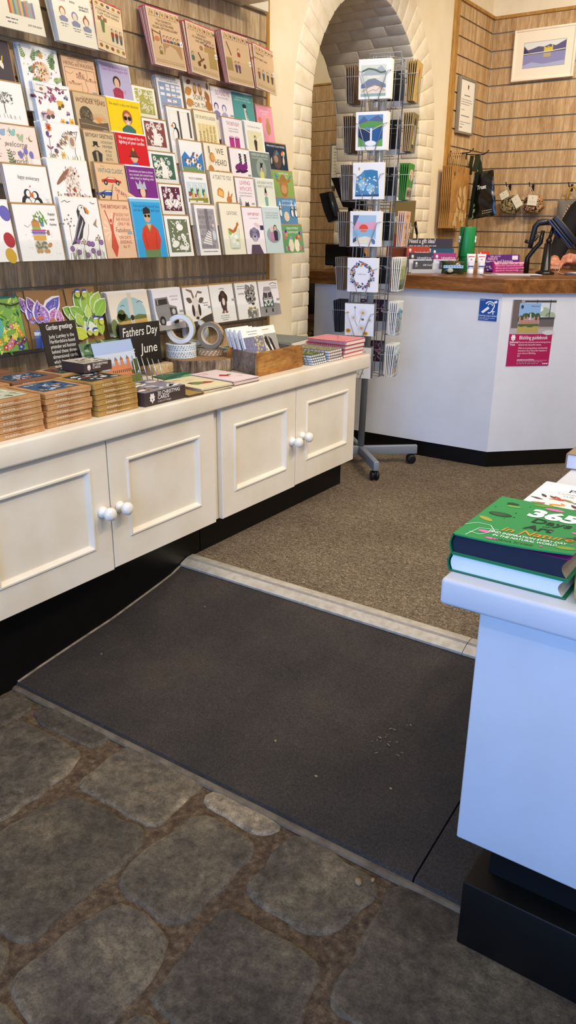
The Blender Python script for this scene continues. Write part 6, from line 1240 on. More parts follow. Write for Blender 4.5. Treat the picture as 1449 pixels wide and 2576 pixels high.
FR = [(s_hills,'hills','white card with grey-green watercolour hills',5,'#f3f2ee','#efe9da'),(s_fall,'waterfall','white card with a blue mountain waterfall',5,'#f4f4f2','#efe9da'),(s_jug,'blue jug','white card with a blue jug and white petals',3,'#f2f3f6','#efe9da'),(s_sun,'red sun','white card with a red sun over the sea',5,'#f2f3f6','#f0ece2'),(s_floral,'flower wreath','white card with a wreath of small flowers',4,'#f2f3f8','#efeeee'),(s_daisy,'daisy','white card with white daisies',7,'#eef1f7','#55585e'),(s_bee,'bee','white card with a bee, partly behind the worktop end',6,'#eef0f4','#55585e')]
RG = [(g_tulip,'red tulip','tan card with a red tulip',7,'#d8b46a','#6f5a3a'),(g_figb,'dark figure','olive card with a long dark-haired figure',6,'#8f7f4a','#c8a894'),(g_green,'green new home','green card with a peach oval',7,'#4f9a3a','#2f6a3a'),(g_peach,'peach pattern','peach card with small red drawings',4,'#eec4a2','#c8c4dc'),(g_birch,'birch wood','white bordered card with yellow-green birch trees',5,'#efece0','#eceef2'),(g_coast,'coast','white bordered card with a blue coastal meadow',6,'#efece4','#e4e9f2'),(g_sea,'seashore','white bordered card with waves on a beach',6,'#f0ece2','#e4e9f2')]
for k in range(7):
    art, sh, lab, n, base, env = FR[k]; w = CW if k < 5 else CW*1.02
    fill(FA, k, n, art, base, env, lab+', '+LV[k]+' front pocket of spinner', sh, 'front')
    art, sh, lab, n, base, env = RG[k]
    fill(FA+pi/2, k, n, art, base, env, lab+', '+LV[k]+' right pocket of spinner', sh, 'right', w=.112 if k < 4 else .115, h=.152 if k < 2 else .148, spread=.0085)
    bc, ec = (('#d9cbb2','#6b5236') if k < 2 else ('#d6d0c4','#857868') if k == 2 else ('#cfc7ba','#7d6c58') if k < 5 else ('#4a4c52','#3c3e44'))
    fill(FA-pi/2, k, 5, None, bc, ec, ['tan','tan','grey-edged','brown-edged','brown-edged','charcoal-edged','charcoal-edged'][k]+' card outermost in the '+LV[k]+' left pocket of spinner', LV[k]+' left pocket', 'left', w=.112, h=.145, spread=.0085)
    fill(FA+pi, k, 1, black_sea if k < 5 else dark_fl, '#eceef2', '#e6e6ea', ('black and white' if k < 5 else 'dark floral')+' card seen from behind, '+LV[k]+' back pocket of spinner', LV[k]+' back pocket', 'back', w=.14, h=.145, flip=True, r=.098)
# ------------------------------------------------------------------ signs on the counter
def plane_obj(name, P, art, label, cat, th=.002, base='#f0f0f0'):
    """flat board whose corners TL,TR,BR,BL are measured on the counter"""
    TL, TR, BR, BL = P; X = ((TR-TL)+(BR-BL))/2; w = X.length; X.normalize(); Z = ((TL-BL)+(TR-BR))/2; h = Z.length; Z = (Z-X*Z.dot(X)).normalized(); Y = Z.cross(X)
    c = (BL+BR)/2; A = Art(w, h); art(A); b = MB().box(-w/2, w/2, -th, -.0002, 0, h, M(base, .35)); b.art(A, RT((0, -th, 0)))
    o = b.obj(name); o.matrix_world = Matrix((X, Y, Z)).transposed().to_4x4(); o.location = c; tag(o, label, cat); return o
def a_loop(A):
    A.r(0,0,1,1,'#1c4f9c'); c = '#eef4fa'
    A.t('contacta', .14, .93, .05, c, .25)
    A.poly([(.12,.4),(.46,.66),(.56,.58),(.22,.33)], c)
    P = [(.54+.22*cos(a), .72+.18*sin(a)) for a in [2.6-i*.3 for i in range(13)]]
    A.l([(.34,.78)]+[(.56+.24*cos(a), .7+.19*sin(a)) for a in [2.5-i*.28 for i in range(11)]]+[(.68,.44),(.6,.37),(.48,.37)], .06, c)
    A.l([(.47,.72)]+[(.57+.13*cos(a), .7+.1*sin(a)) for a in [2.4-i*.3 for i in range(9)]], .05, c)
    A.poly([(.75,.82),(.9,.97),(.95,.86)], c); A.poly([(.76,.83),(.8,.92),(.95,.93),(.9,.82)], c)
    A.r(.66,.42,.86,.46,c); A.r(.735,.3,.785,.44,c)
    A.t('Hearing Loop Installed', .5, .2, .085, c, .94); A.t('Please switch your hearing device', .47, .11, .05, c, .84); A.t("to the 'T' position", .3, .045, .05, c, .5)
def a_poster(A):
    A.r(0,0,1,1,'#b41c57'); A.r(0,.49,1,1,'#a69f9c'); A.r(.02,.58,.2,1,'#6f625e'); A.r(.3,.6,1,.98,'#d9dde0'); A.es([(.75,.82,.12,.1),(.9,.75,.12,.1)],'#a9b89a'); A.es([(.62,.86,.1,.06)],'#eef0f2')
    for u in (.55,.86): A.r(u,.72,u+.02,1,'#3a3c40')
    A.r(.28,.96,1,.985,'#3a3c40'); A.r(.6,.71,1,.74,'#3a3c40'); A.r(.62,.6,1,.71,'#6a6360'); A.r(0,.49,1,.57,'#b9b2b0'); A.e(.9,.51,.14,.05,'#d9d6d4')
    A.r(.165,.505,.655,.95,'#8fb4dc'); A.r(.165,.505,.655,.62,'#b9a35e'); A.es([(.22,.71,.07,.08),(.33,.76,.08,.06),(.46,.77,.09,.06),(.6,.74,.07,.09)],'#3f5a32'); A.r(.19,.63,.64,.7,'#b98078')
    for u in (.2,.3,.37,.45,.53,.62): A.r(u-.02,.66,u+.02,.745,'#c58a80'); A.poly([(u-.02,.745),(u+.02,.745),(u,.775)],'#8a6a62')
    A.r(.42,.7,.45,.8,'#d8d0c8'); A.r(.17,.61,.65,.64,'#4a6a34'); A.es([(.45,.6,.08,.01),(.25,.61,.06,.012)],'#3f5a2c'); emblem(A,.23,.89,.05,'#28344a'); A.t('Blickling Estate',.53,.9,.022,'#28344a',.2)
    c = '#fbeef3'; emblem(A,.1,.425,.085,c); A.tl(['National','Trust'],.03,.355,.04,c,.2,1.3,'l',bold=.02); A.t('Blickling guidebook',.24,.41,.078,c,.66,'l',bold=.008)
    A.tl(['Discover the characters and enchanting stories','behind this beautiful estate.'],.24,.355,.034,c,.74,1.6,'l'); A.tl(['With its stunning photos and beautiful','illustrations, this is the perfect keepsake of','your time at Blickling.'],.24,.265,.034,c,.68,1.6,'l')
    A.t('£5',.24,.145,.04,c,al='l'); A.t('nationaltrust.org.uk/blickling',.24,.09,.03,c,.4,'l',bold=.01); A.l([(.24,.085),(.95,.085)],.004,c); A.bars(.24,.06,.02,'#dba0b8',[.6,.5],'l',1.9)
    for i in range(3): A.r(.85+.045*i,.025,.88+.045*i,.045,c)
plane_obj('hearing_loop_sign', [on(x, y, 'y', CY-.0003) for x, y in ((1209.3,751),(1255.7,754),(1249.6,808.7),(1203,805))], a_loop, 'blue hearing loop sign on the left face of the white counter', 'sign', base='#f0f2f4')
pl = lambda x, y: on_pl(x, y, CH0+CHN*.0003, CHN)
plane_obj('guidebook_poster', [pl(1291,754), pl(1402,754), pl(1377.7,920), pl(1272,921)], a_poster, 'crimson guidebook poster on the angled face of the white counter', 'poster')

# ------------------------------------------------------------------ things on the counter top
ZC = .912
def zp(x, y): return on(x, y, 'z', ZC)
def fr_of(p, q): return atan2(q.y-p.y, q.x-p.x)
# gift card stand
p, q = zp(1033, 687), zp(1150, 687); w = (q-p).length; a = fr_of(p, q); k = w/117.
t = thing('gift_card_stand', 'white acrylic stepped stand of gift cards on the counter', 'gift card stand', p, a, rot=(0,0,a))
b = MB().box(0, w*1.0, 0, .10, .0002, .004, M('#e8e9ec',.3)).box(0, w, -.002, .001, 0, .019, M('#c9ccd2',.35))
for i in range(3): b.box(0, w, .03+.03*i, .033+.03*i, .002, .05+.033*i, M('#dfe2e8',.3))
b.obj('stand', t)
A = Art(w, .06); A.r(0,0,1,1,'#3f3d47'); A.t('Need a gift idea?', .06, .62, .085, '#f2f0f4', .56, 'l', bold=.01); A.bars(.06, .35, .03, '#c9c6d0', [.6,.5], 'l')
MB().box(-w/2, w/2, 0, .002, 0, .06, M('#3f3d47',.4)).art(A).obj('header_card', t, (w*.5, .094, .108))
def gcard(x, y, z, cw, ch, c, head, txt, label, strip=None):
    A = Art(cw, ch); A.r(0,0,1,1,c)
    if strip: A.r(0,0,1,.45,'#dfe2ee'); A.many([A.leafp(rd.uniform(.1,.9), rd.uniform(.05,.4), .08, rd.uniform(0,6), .3) for _ in range(10)], strip)
    emblem(A,.15,.68,.09,'#f4f0f4'); A.bars(.08,.44,.03,'#e4dfe8',[.16,.12],'l')
    A.t(txt, .96, .42 if not strip else .5, .085, '#f4f0f4', .62, 'r', bold=.008)
    b = MB().box(-cw/2, cw/2, 0, .0012, 0, ch, M(c,.4)).art(A); T = t.matrix_basis.copy()
    o = b.obj('gift_card', loc=Vector(p)+Vector((cos(a)*x-sin(a)*y, sin(a)*x+cos(a)*y, z)), rot=(-.12,0,a)); tag(o, label, 'gift card')
    for i in range(2): dup(o, loc=Vector(o.location)+Vector((-sin(a), cos(a), 0))*.0025*(i+1)+Vector((0,0,.0008*(i+1))), label='spare gift card right behind the '+label.split(' gift card')[0]+' one', group=label.split(' gift card')[0]+' gift cards')
    o['group'] = label.split(' gift card')[0]+' gift cards'
c1 = w*.49
gcard(w*.22, .06, .072, c1, .055, '#b8422f', '', 'Choose the perfect gift', 'orange-red gift card at back left of the stand')
gcard(w*.75, .06, .066, c1, .052, '#24536f', '', 'Choose the perfect gift', 'teal blue gift card at back right of the stand')
gcard(w*.24, .03, .042, c1, .055, '#3b3a4c', '', 'A gift especially for you', 'dark navy gift card in the middle row left', '#4a4f7a')
gcard(w*.76, .03, .042, c1, .055, '#a8387c', '', 'A gift especially for you', 'magenta gift card in the middle row right', '#d87aa8')
gcard(w*.26, .002, .018, w*.4, .042, '#4a4d55', '', 'Gift Card', 'grey gift card at front left of the stand')
gcard(w*.82, .002, .018, w*.4, .042, '#4a4d55', '', 'Gift Card', 'grey gift card at front right of the stand')
# green collection bucket: a lidded cylinder
p = zp(1172, 684); r = .042; h0 = on_pl(1170, 570, p, Vector((.48,-.877,0)).normalized()).z-ZC
t = thing('collecting_tin', 'green cylindrical collecting tin with a black cord over it', 'collecting tin', (p.x-.02, p.y+.03, ZC))
gm = M('#1f8a48', .3, 0, .5)
MB().lathe([(.0001,0),(r*.8,0),(r*.84,.004),(r*.9,h0*.3),(r*.92,h0*.34)], M('#14703a',.35), 32).obj('base', t)
b = MB().lathe([(r*.99,h0*.34),(r*1.0,h0*.345),(r,h0*.985),(r*.97,h0),(.0001,h0)], gm, 32)
for i, aa in enumerate((-2.6,-2.25,.35)):
    b.ball((r*cos(aa-.0), r*sin(aa), h0*.75), .006, .006, .012, M('#eef2ec',.4), 8); b.ball((r*cos(aa-.1), r*sin(aa-.1), h0*.68), .006, .006, .01, M('#eef2ec',.4), 8)
b.obj('drum', t)
MB().tube([(r*.9*cos(-.9)-.02, r*sin(-.9)*.5, h0+.004),(.0,-.02,h0+.003),(-.002,-r-.002,h0*.97),(-.008,-r-.003,h0*.75),(-.016,-r-.001,h0*.5),(-.02,-r+.001,h0*.36),(-.045,-r*.4,h0*.28)], .0022, M('#15161a',.5), 6).obj('cord', t)
# sun cream tubes
def suncream(px, spf, label, lean):
    p = zp(px, 689); t = thing('sun_cream_tube', label, 'sun cream', p, radians(30), 'sun cream tubes'); H = .075; t.scale = (1.3,1.3,1.3)
    n = 20; vs = []; fs = []
    prof = [(.012,.011,.018),(.0135,.0115,.022),(.0150,.0105,.040),(.0165,.006,.060),(.0172,.0012,.070),(.0172,.0011,.075)]
    for rx, ry, z in prof:
        for i in range(n): vs.append((rx*cos(2*pi*i/n), ry*sin(2*pi*i/n), z))
    for j in range(len(prof)-1):
        for i in range(n): fs.append((j*n+i, j*n+(i+1) % n, (j+1)*n+(i+1) % n, (j+1)*n+i))
    fs += [list(range(n-1,-1,-1)), [(len(prof)-1)*n+i for i in range(n)]]
    b = MB().add(vs, fs, M('#f3f3f5',.25,0,.5), None, True); A = Art(.024,.045); A.r(.0,.9,1,.96,'#d8402c'); A.t(spf,.5,.62,.24,'#d8502c',.5,bold=.02); A.bars(.5,.42,.07,'#a8a8b4',[.6,.5]); A.r(.05,.06,.95,.16,'#2f5fa8'); A.t('ultrasun',.12,.12,.16,'#c87a5a',.6,'l',ang=pi/2)
    b.art(A, RT((0,-.0118,.024),(-.13,0,0))); b.obj('tube', t)
    MB().lathe([(.0001,.0),(.0125,0),(.0128,.002),(.0125,.0185),(.0001,.0185)], M('#f6f6f8',.3,0,.5), 20).obj('cap', t)
suncream(1182, '30', 'white sun cream tube marked 30 beside the green tin', 0); suncream(1208, '50', 'white sun cream tube marked 50 beside the other tube', 0)
# green pouch on the counter
p = zp(1138, 690); b = MB()
def pillow(b, w, h, th, m, n=10, pinch=.5):
    vs = []; fs = []
    for s in (-1, 1):
        for j in range(n+1):
            for i in range(n+1):
                u = i/n*2-1; v = j/n*2-1; d = th*(max(0,(1-u*u))*max(0,(1-v*v)))**pinch
                vs.append((u*w/2*(1+.06*v*v), s*d+.004*sin(5*u+3*v)*(1-u*u), (v+1)*h/2))
    N = (n+1)**2
    for s in (0, 1):
        for j in range(n):
            for i in range(n):
                q = [s*N+j*(n+1)+i, s*N+j*(n+1)+i+1, s*N+(j+1)*(n+1)+i+1, s*N+(j+1)*(n+1)+i]; fs.append(q if s == 0 else q[::-1])
    return b.add(vs, fs, m, None, True)
t = thing('green_pouch', 'glossy dark green foil pouch lying in front of the gift cards', 'pouch', (p.x, p.y, ZC+.001), radians(28)); t.scale = (1.22,1.22,1.22)
pillow(b, .088, .055, .02, M('#2c3a1c', .18, 0, .7)); b.obj('pouch_body', t, (0,.0,.001), (-.45,0,0))
A = Art(.08,.012); A.r(0,0,1,1,'#8fb4d8'); A.many([A.leafp(.05+.14*i,.5,.06,.3,.8) for i in range(7)],'#1c2c4a'); MB().box(-.04,.04,0,.001,0,.012,M('#8fb4d8',.4)).art(A).obj('label_band', t, (0,-.0205,.024), (-.3,0,0))
A = Art(.03,.01); A.t('GO GREEN',.5,.3,.14,'#d8704a',.95); MB().art(A).obj('printed_name', t, (.012,-.012,.044), (-.75,0,0))
MB().ball((-.012,-.021,.015), .013, .003, .009, M('#b8c0a0',.4), 12).obj('printed_badge', t)
# donation boxes and leaflet
def panel(name, c0, c1, z0, z1, art, label, cat, base, lean=.15, th=.003, dy=0, parent=None):
    p, q = zp(*c0), zp(*c1); w = (q-p).length; a = fr_of(p, q); h = z1-z0; A = Art(w, h); art(A)
    b = MB().box(-w/2, w/2, 0, th, 0, h, M(base,.35)).art(A); o = b.obj(name, loc=((p.x+q.x)/2-sin(a)*dy, (p.y+q.y)/2+cos(a)*dy, ZC+z0), rot=(-lean,0,a)); tag(o, label, cat); return o, w, a
def a_pink(A): A.r(0,0,1,1,'#b0187c'); A.r(.04,.9,.96,.98,'#e8a8c8'); A.t('Make a donation, show your support',.5,.76,.045,'#f8dcea',.86,bold=.008); A.tl(['Choose online. Supporters like you make the','difference, and every donation helps look after','places like this. Wear your pin badge with pride','and help us protect nature, beauty and history.'],.5,.57,.032,'#f2c8dd',.84,1.55)
o, w, a = panel('donation_box', (1240,685), (1327,683), .0005, .052, a_pink, 'magenta donation box asking for support on the counter', 'donation box', '#b0187c', .22, .003)
b = MB(); b.prism([(.003,0),(.06,0),(.06,.045),(.014,.045)], -w/2, w/2, M('#4a1f6e',.4), ax='x'); r_ = b.obj('purple_tray', o, (0,0,0), (.22,0,0))
A = Art(w, .054); A.r(0,0,1,1,'#5c2a7c'); A.t('help care for',.3,.78,.04,'#e8d4f0',.4); A.t('nature',.22,.5,.075,'#f0a8b8',.4,bold=.01); A.t('beauty and history',.42,.18,.075,'#f4dcd8',.76,bold=.006); A.r(.78,.5,.95,.9,'#e4dcec')
MB().box(-w/2, w/2, 0, .002, 0, .054, M('#5c2a7c',.4)).art(A).obj('header_panel', o, (0,.058,.046), (.12,0,0))
A = Art(.06,.045); A.r(0,0,1,1,'#4a1f6e'); A.many([A.leafp(rd.uniform(.1,.9),rd.uniform(.1,.9),.2,rd.uniform(0,6),.5) for _ in range(6)],'#b8b0c8')
MB().box(-.03,.03,0,.002,0,.045,M('#4a1f6e',.4)).art(A).obj('side_panel', o, (-w/2-.012,.020,.010), (0,0,-.9))
def a_red(A): A.r(0,0,1,1,'#d8cfc4'); A.r(0,.5,1,1,'#cf2f1f'); emblem(A,.2,.85,.09,'#f8e8e4'); A.bars(.12,.68,.05,'#f4d0c8',[.4,.3],'l'); A.es([(.3,.3,.2,.1),(.65,.2,.2,.12),(.5,.4,.2,.08)],'#a89888')
panel('leaflet', (1205,676), (1232,676), .03, .095, a_red, 'red and white leaflet standing between tubes and purple donation box', 'leaflet', '#d8cfc4', .1, .002, .02)
# flat leaflets, twine and card terminal
p, q = zp(1240, 694), zp(1360, 695); a = fr_of(p, q); w = (q-p).length
for i, (dx, lab) in enumerate(((0,'white booklet lying on the counter edge under the terminal'),(-.06,'grey booklet lying partly under the white booklet'))):
    o = MB().box(0, w*.95, 0, .1, 0, .003, M(['#e6e8ef','#b9a9a4'][i],.5)).obj('booklet', loc=(p.x+dx*cos(a)+.02*cos(a), p.y+dx*sin(a)+.02*sin(a), ZC+.0004+(.0034 if i == 0 else 0)), rot=(0,0,a)); tag(o, lab, 'booklet')
def coil(c, lab, seed, col='#8a8070'):
    rn = random.Random(seed); pts = []
    for i in range(26):
        aa = i*.75; rr_ = .018+.012*rn.random(); pts.append((rr_*1.5*cos(aa), rr_*sin(aa), .004+.010*abs(sin(i*.6))))
    o = MB().tube(pts, .0014, M(col,.8), 6).obj('twine_coil', loc=(c.x, c.y, ZC+.0072 if seed == 1 else ZC+.0005)); tag(o, lab, 'twine')
coil(zp(1322, 686), 'loose coil of grey twine left of the terminal base', 1)
c = zp(1412, 691); o = MB().tube([(-.03,0,.012),(-.036,.0,.035),(-.022,.005,.042),(-.012,.0,.028),(-.018,-.004,.010),(-.004,-.008,.006),(.012,-.012,.005),(.016,-.014,.003)], .0018, M('#bdb4a4',.8), 6).obj('twine_loop', loc=(c.x, c.y, ZC)); tag(o, 'pale loop of string standing right of the terminal base', 'string')
o = MB().box(0,.14,0,.10,0,.004,M('#3a4258',.5)).box(.05,.2,.0,.1,.004,.009,M('#d6dae2',.5)).obj('leaflet', loc=(zp(1425,692).x, zp(1425,692).y, ZC+.0004), rot=(0,0,radians(40))); tag(o, 'flat leaflets lying at the right picture edge on the counter', 'leaflet')
blk = M('#100f10', .28, 0, .5); blk2 = M('#1b1c22', .35, 0, .5)
p = zp(1370, 690); view = Vector((.22,-.97,0)).normalized(); P = lambda x, y: on_pl(x, y, p, Vector((-.35,.94,0)))
t = thing('payment_terminal', 'black card payment terminal on a conical swivel stand', 'payment terminal', (p.x, p.y, ZC)); L = Vector(t.location)
hh_ = P(1372, 612).z-ZC
MB().lathe([(.0001,0),(.047,0),(.048,.004),(.046,.012),(.03,.018),(.0245,.022),(.017,hh_),(.0001,hh_)], blk, 28).obj('stand', t)
MB().ball((.002,0,hh_+.012), .015, .015, .016, blk, 16).cyl((.002,0,hh_+.01), P(1392,570)-L, .009, blk, 12).obj('swivel_joint', t)
# handset: long box tilted down to the right
c0, c1 = P(1384, 556), P(1452, 640); d = (c1-c0).normalized(); nrm = Vector((-.35,.94,0)); up = d.cross(nrm).normalized()
if up.z < 0: up = -up
R = Matrix((d, up.cross(d), up)).transposed().to_4x4()
def slab(x0, x1, y, z0, z1, m, n): o = MB().rbox(x0, x1, -y, y, z0, z1, m, .006).obj(n, t); o.matrix_local = Matrix.Translation(c0-L) @ R
slab(-.012, .17, .036, -.010, -.001, M('#2c3f63',.35), 'cradle_plate'); slab(-.004, .18, .034, .0, .012, M('#20283a',.35), 'handset_base'); slab(-.002, .17, .034, .0125, .042, blk2, 'handset'); slab(.05, .10, .012, -.024, -.010, M('#24324f',.35), 'clip')
# scanner behind the terminal
s0, s1, s2, s3 = P(1325, 680), P(1330, 650), P(1358, 612), P(1352, 570)
off = Vector((-.35,.94,0))*.06
t2 = thing('barcode_scanner', 'black barcode scanner hanging on a curved stand behind the terminal', 'scanner', (s0.x+off.x, s0.y+off.y, ZC)); L2 = Vector(t2.location)
V = lambda x, y: P(x, y)+off-L2
MB().tube([Vector((0,0,.001)), V(1328,650), V(1342,632), V(1362,610), V(1368,580)], [.014,.013,.012,.012,.011], blk, 10).obj('curved_stand', t2)
MB().tube([V(1334,625), V(1340,600), V(1348,570), V(1357,560), V(1375,558), V(1392,560)], [.012,.013,.015,.017,.016,.014], blk2, 12).obj('scanner_body', t2)
MB().tube([V(1322,606), V(1334,611), V(1347,604), V(1354,594)], [.010,.007,.007,.008], blk2, 10).obj('trigger', t2)
MB().tube([V(1352,562), V(1346,572), V(1352,590), V(1366,600), V(1350,625), V(1322,655), V(1318,672)], .002, blk, 6).obj('cable', t2)
MB().rbox(-.010,.010,-.003,.003,-.002,.002,M('#c8c8d0',.4),.001).obj('white_label', t2, V(1360,556), (0,-.25,.4))
# monitors, stand and file sleeves beyond the spinner
def at_y(x, y, yy): return on(x, y, 'y', yy)
a, b_ = at_y(820, 614, 4.10), at_y(905, 674, 4.10)
t = thing('till_monitor', 'black till monitor standing on the counter behind the spinner', 'monitor', ((a.x+b_.x)/2, 4.10, ZC)); L = Vector(t.location)
fin(MB().rbox(a.x, b_.x+.02, 4.09, 4.115, b_.z+.008, a.z, blk, .006), 'screen', t, L); fin(MB().rbox(a.x+.06, a.x+.10, 4.09, 4.12, ZC+.0003, b_.z+.02, blk, .004), 'foot', t, L)
fin(MB().rbox((a.x+b_.x)/2-.03, b_.x, 4.095, 4.11, a.z-.002, a.z+.006, blk2, .002), 'camera_bar', t, L)
yy = 4.02; Q = lambda x, y: at_y(x, y, yy)
t = thing('till_screen', 'black tilted till screen on a stand left of the spinner', 'till screen', (Q(870,560).x, yy+.05, ZC)); L = Vector(t.location)
MB().prism([((Q(x,y)-L).x, (Q(x,y)-L).z) for x, y in ((828,447),(905,443),(915,530),(858,520))], -.03, .0, blk, ax='y').obj('screen_back', t)
MB().prism([((Q(x,y)-L).x, (Q(x,y)-L).z) for x, y in ((809,488),(836,482),(858,552),(832,560),(820,530))], -.075, -.04, blk2, ax='y').obj('customer_display', t)
MB().cyl(Q(836,486)-L+Vector((0,-.035,0)), Q(852,545)-L+Vector((0,-.035,0)), .010, M('#3a4048',.3,.5), 12).obj('hinge_bar', t)
MB().rbox(-.03,.03,-.03,.03,0.0004,.012,blk,.004).cyl((0,0,.01),(0,0,(Q(880,520)-L).z),.016,blk,12).obj('stand', t)
t = thing('desk_microphone', 'small black gooseneck stem rising behind the gift card stand', 'gooseneck', at_y(1050,600,4.2)*Vector((1,1,0))+Vector((0,0,ZC))); L = Vector(t.location)
MB().cyl((0,0,.0004),(0,0,.01),.025,blk,20).tube([(0,0,.01),(0,0,.07),at_y(1049,590,4.2)-L],.004,blk,8).obj('stem', t); MB().tube([at_y(1049,590,4.2)-L, at_y(1044,558,4.2)-L],[.006,.009],blk,10).obj('head', t)
# 'gift idea' card beyond the spinner
def a_idea(A): A.r(0,0,1,1,'#8f7a48'); A.poly([(0,0),(1,0),(1,.4),(0,.6)],'#8a4a30'); A.t('gift',.45,.72,.24,'#f0e6cc',.5,bold=.01); A.t('idea?',.7,.56,.2,'#f0e6cc',.5,bold=.01); A.r(.3,.0,1,.2,'#6a2c20'); A.bars(.5,.12,.05,'#d84a3a',[.5,.3])
a, c = at_y(983, 505, 3.92), at_y(1047, 484, 3.92); bz = ZC+.0005; w = c.x-a.x; h = a.z-bz; A = Art(w, h); a_idea(A)
o = MB().box(-w/2, w/2, 0, .004, 0, h, M('#8f7a48',.4)).art(A).obj('gift_idea_sign', loc=((a.x+c.x)/2, 3.90, bz), rot=(-.06,0,.1)); tag(o, 'olive and brown gift idea sign standing behind the spinner', 'sign')
for i in range(4):
    pz = at_y(784+7*i, 672, 4.2); o = MB(); Pz = [(0,0),(.012,0),(.012,.09),(.004,.105),(0,.105)]; o.prism([(-.05,0),(.05,0),(.05,.07),(.03,.1),(-.05,.1)], 0, .008, kraft_m if i else blk, ax='y'); q_ = o.obj('file_sleeve', loc=(-2.36+.0, 4.18+.018*i, ZC+.0004), rot=(0,0,.7)); tag(q_, ['black','first tan','second tan','third tan'][i]+' file sleeve standing on the counter end inside the arch', 'file', 'file sleeves inside the arch')
# shelving under the far end of the counter, inside the arch
t = thing('storage_shelf', 'dark shelf unit with cables beside the far counter end', 'shelf unit', (-2.52, 4.25, 0)); L = Vector(t.location)
dk = M('#2a2624', .6); shw = wood('shelf_oak', ('#6a4a2c','#8a6440','#a07a50'), (1,5,5), .5)
fin(MB().box(-2.69, -2.33, 4.44, 4.46, 0.001, .83, M('#20242c',.5)), 'back_panel', t, L)
for z in (.18, .40, .60): fin(MB().box(-2.69, -2.33, 4.0, 4.44, z, z+.02, shw), 'shelf_board', t, L)
for x in (-2.695, -2.335): fin(MB().box(x, x+.012, 4.0, 4.44, .001, .83, dk), 'side_panel', t, L)
fin(MB().tube([(-2.45,4.2,.63),(-2.5,4.15,.70),(-2.42,4.1,.78),(-2.40,4.12,.66),(-2.46,4.08,.64)], .004, M('#c8ccd4',.4), 6), 'cable', t, L)
A = Art(.3,.17); A.r(0,0,1,1,'#a8823f'); 
for u, v in ((.3,.6),(.6,.35),(.8,.75)): flower(A,u,v,.16,'#c8a560','#b8924c',6,.7)
o = MB().rbox(-2.675, -2.345, 4.06, 4.36, .4205, .585, M('#a8823f',.8), .004).art(A, RT((-2.51,4.06,.42))); o = fin(o, 'storage_box', None, Vector((-2.51,4.2,.4205))); o.location = (-2.51,4.2,.4205); tag(o, 'tan flower patterned box on the dark shelf inside the arch', 'box')
# framed notice inside the arch and the framed painting and certificate
def framed(name, P, axis, val, depth, frame_c, mat_c, art, label, cat, fw, mat=0):
    TL, TR, BR, BL = [on(*p, axis, val) for p in P]; X = ((TR-TL)+(BR-BL))/2; w = X.length; X.normalize(); Z = ((TL-BL)+(TR-BR))/2; h = Z.length; Z = (Z-X*Z.dot(X)).normalized(); Y = Z.cross(X)
    t = thing(name, label, cat); t.matrix_world = Matrix((X, Y, Z)).transposed().to_4x4(); t.location = (BL+BR)/2
    b = MB(); fc = M(frame_c,.4)
    b.rbox(-w/2,-w/2+fw,0,depth,0,h,fc,.002).rbox(w/2-fw,w/2,0,depth,0,h,fc,.002).rbox(-w/2+fw,w/2-fw,0,depth,0,fw,fc,.002).rbox(-w/2+fw,w/2-fw,0,depth,h-fw,h,fc,.002); b.obj('frame', t)
    A = Art(w-2*fw, h-2*fw); A.r(0,0,1,1,mat_c); art(A); b = MB().box(-w/2+fw,w/2-fw,.006,depth-.001,fw,h-fw,M(mat_c,.6)); b.art(A, RT((0,.006,fw))); b.obj('picture', t); return t
def a_paint(A):
    u0,u1,v0,v1=.15,.87,.22,.76; A.r(u0,v0,u1,v1,'#8d8cbc'); A.r(u0,.55,u1,v1,'#dfe3e4'); A.poly([(u0,.5),(u0,.7),(.22,.6),(.3,.62),(.4,.66),(.5,.64),(.6,.68),(.7,.64),(.8,.7),(u1,.74),(u1,.52)],'#5f5a80'); A.poly([(u0,.5),(u0,.66),(.24,.55),(.4,.52)],'#3a3450'); A.r(.5,.53,.65,.62,'#d8c24a'); A.r(.5,.6,.52,.66,'#d8c24a'); A.r(.63,.6,.65,.66,'#d8c24a'); A.r(.56,.6,.59,.64,'#cdb23f'); A.r(.5,.42,.62,.5,'#b8ac78'); A.l([(u0,.52),(.6,.535),(u1,.56)],.012,'#e8e4c8'); A.poly([(u0,v0),(u1,v0),(u1,.32),(.5,.28),(.3,.34),(u0,.28)],'#a9b0d4'); A.l([(u0,v0),(u1,v0),(u1,v1),(u0,v1),(u0,v0)],.006,'#a89888')
framed('framed_painting', [(1299.5,76),(1452,57),(1443,190),(1281,208)], 'y', 5.39, .03, '#f4e8d2', '#f4e8d2', a_paint, 'watercolour of a yellow hall by a lake in a cream mount', 'painting', .012)
def a_cert(A): emblem(A,.55,.87,.08,'#4a4a4a'); A.bars(.5,.7,.045,'#555555',[.4]); A.bars(.12,.62,.03,'#888888',[.75,.8,.6],'l'); A.bars(.15,.42,.03,'#888888',[.25],'l'); A.bars(.15,.3,.04,'#555555',[.6],'l'); A.bars(.12,.18,.03,'#888888',[.75,.3],'l'); A.bars(.1,.07,.04,'#666666',[.2],'l')
framed('framed_certificate', [(1167,192),(1205,207),(1189,342),(1151,334)], 'x', -2.108, .022, '#8b8374', '#f3efe4', a_cert, 'grey framed certificate on the narrow slatted panel', 'certificate', .014)
def a_notice(A): A.bars(.1,.9,.06,'#777777',[.3,.2],'l'); A.bars(.1,.75,.04,'#999999',[.7,.8,.75,.8,.6,.7,.8,.5,.7,.75],'l',2.6)
framed('framed_notice', [(834,360),(905,357),(898,468),(828,472)], 'y', 5.39, .02, '#8a8276', '#eee7d6', a_notice, 'framed white notice seen through the arch behind the spinner', 'notice', .012)
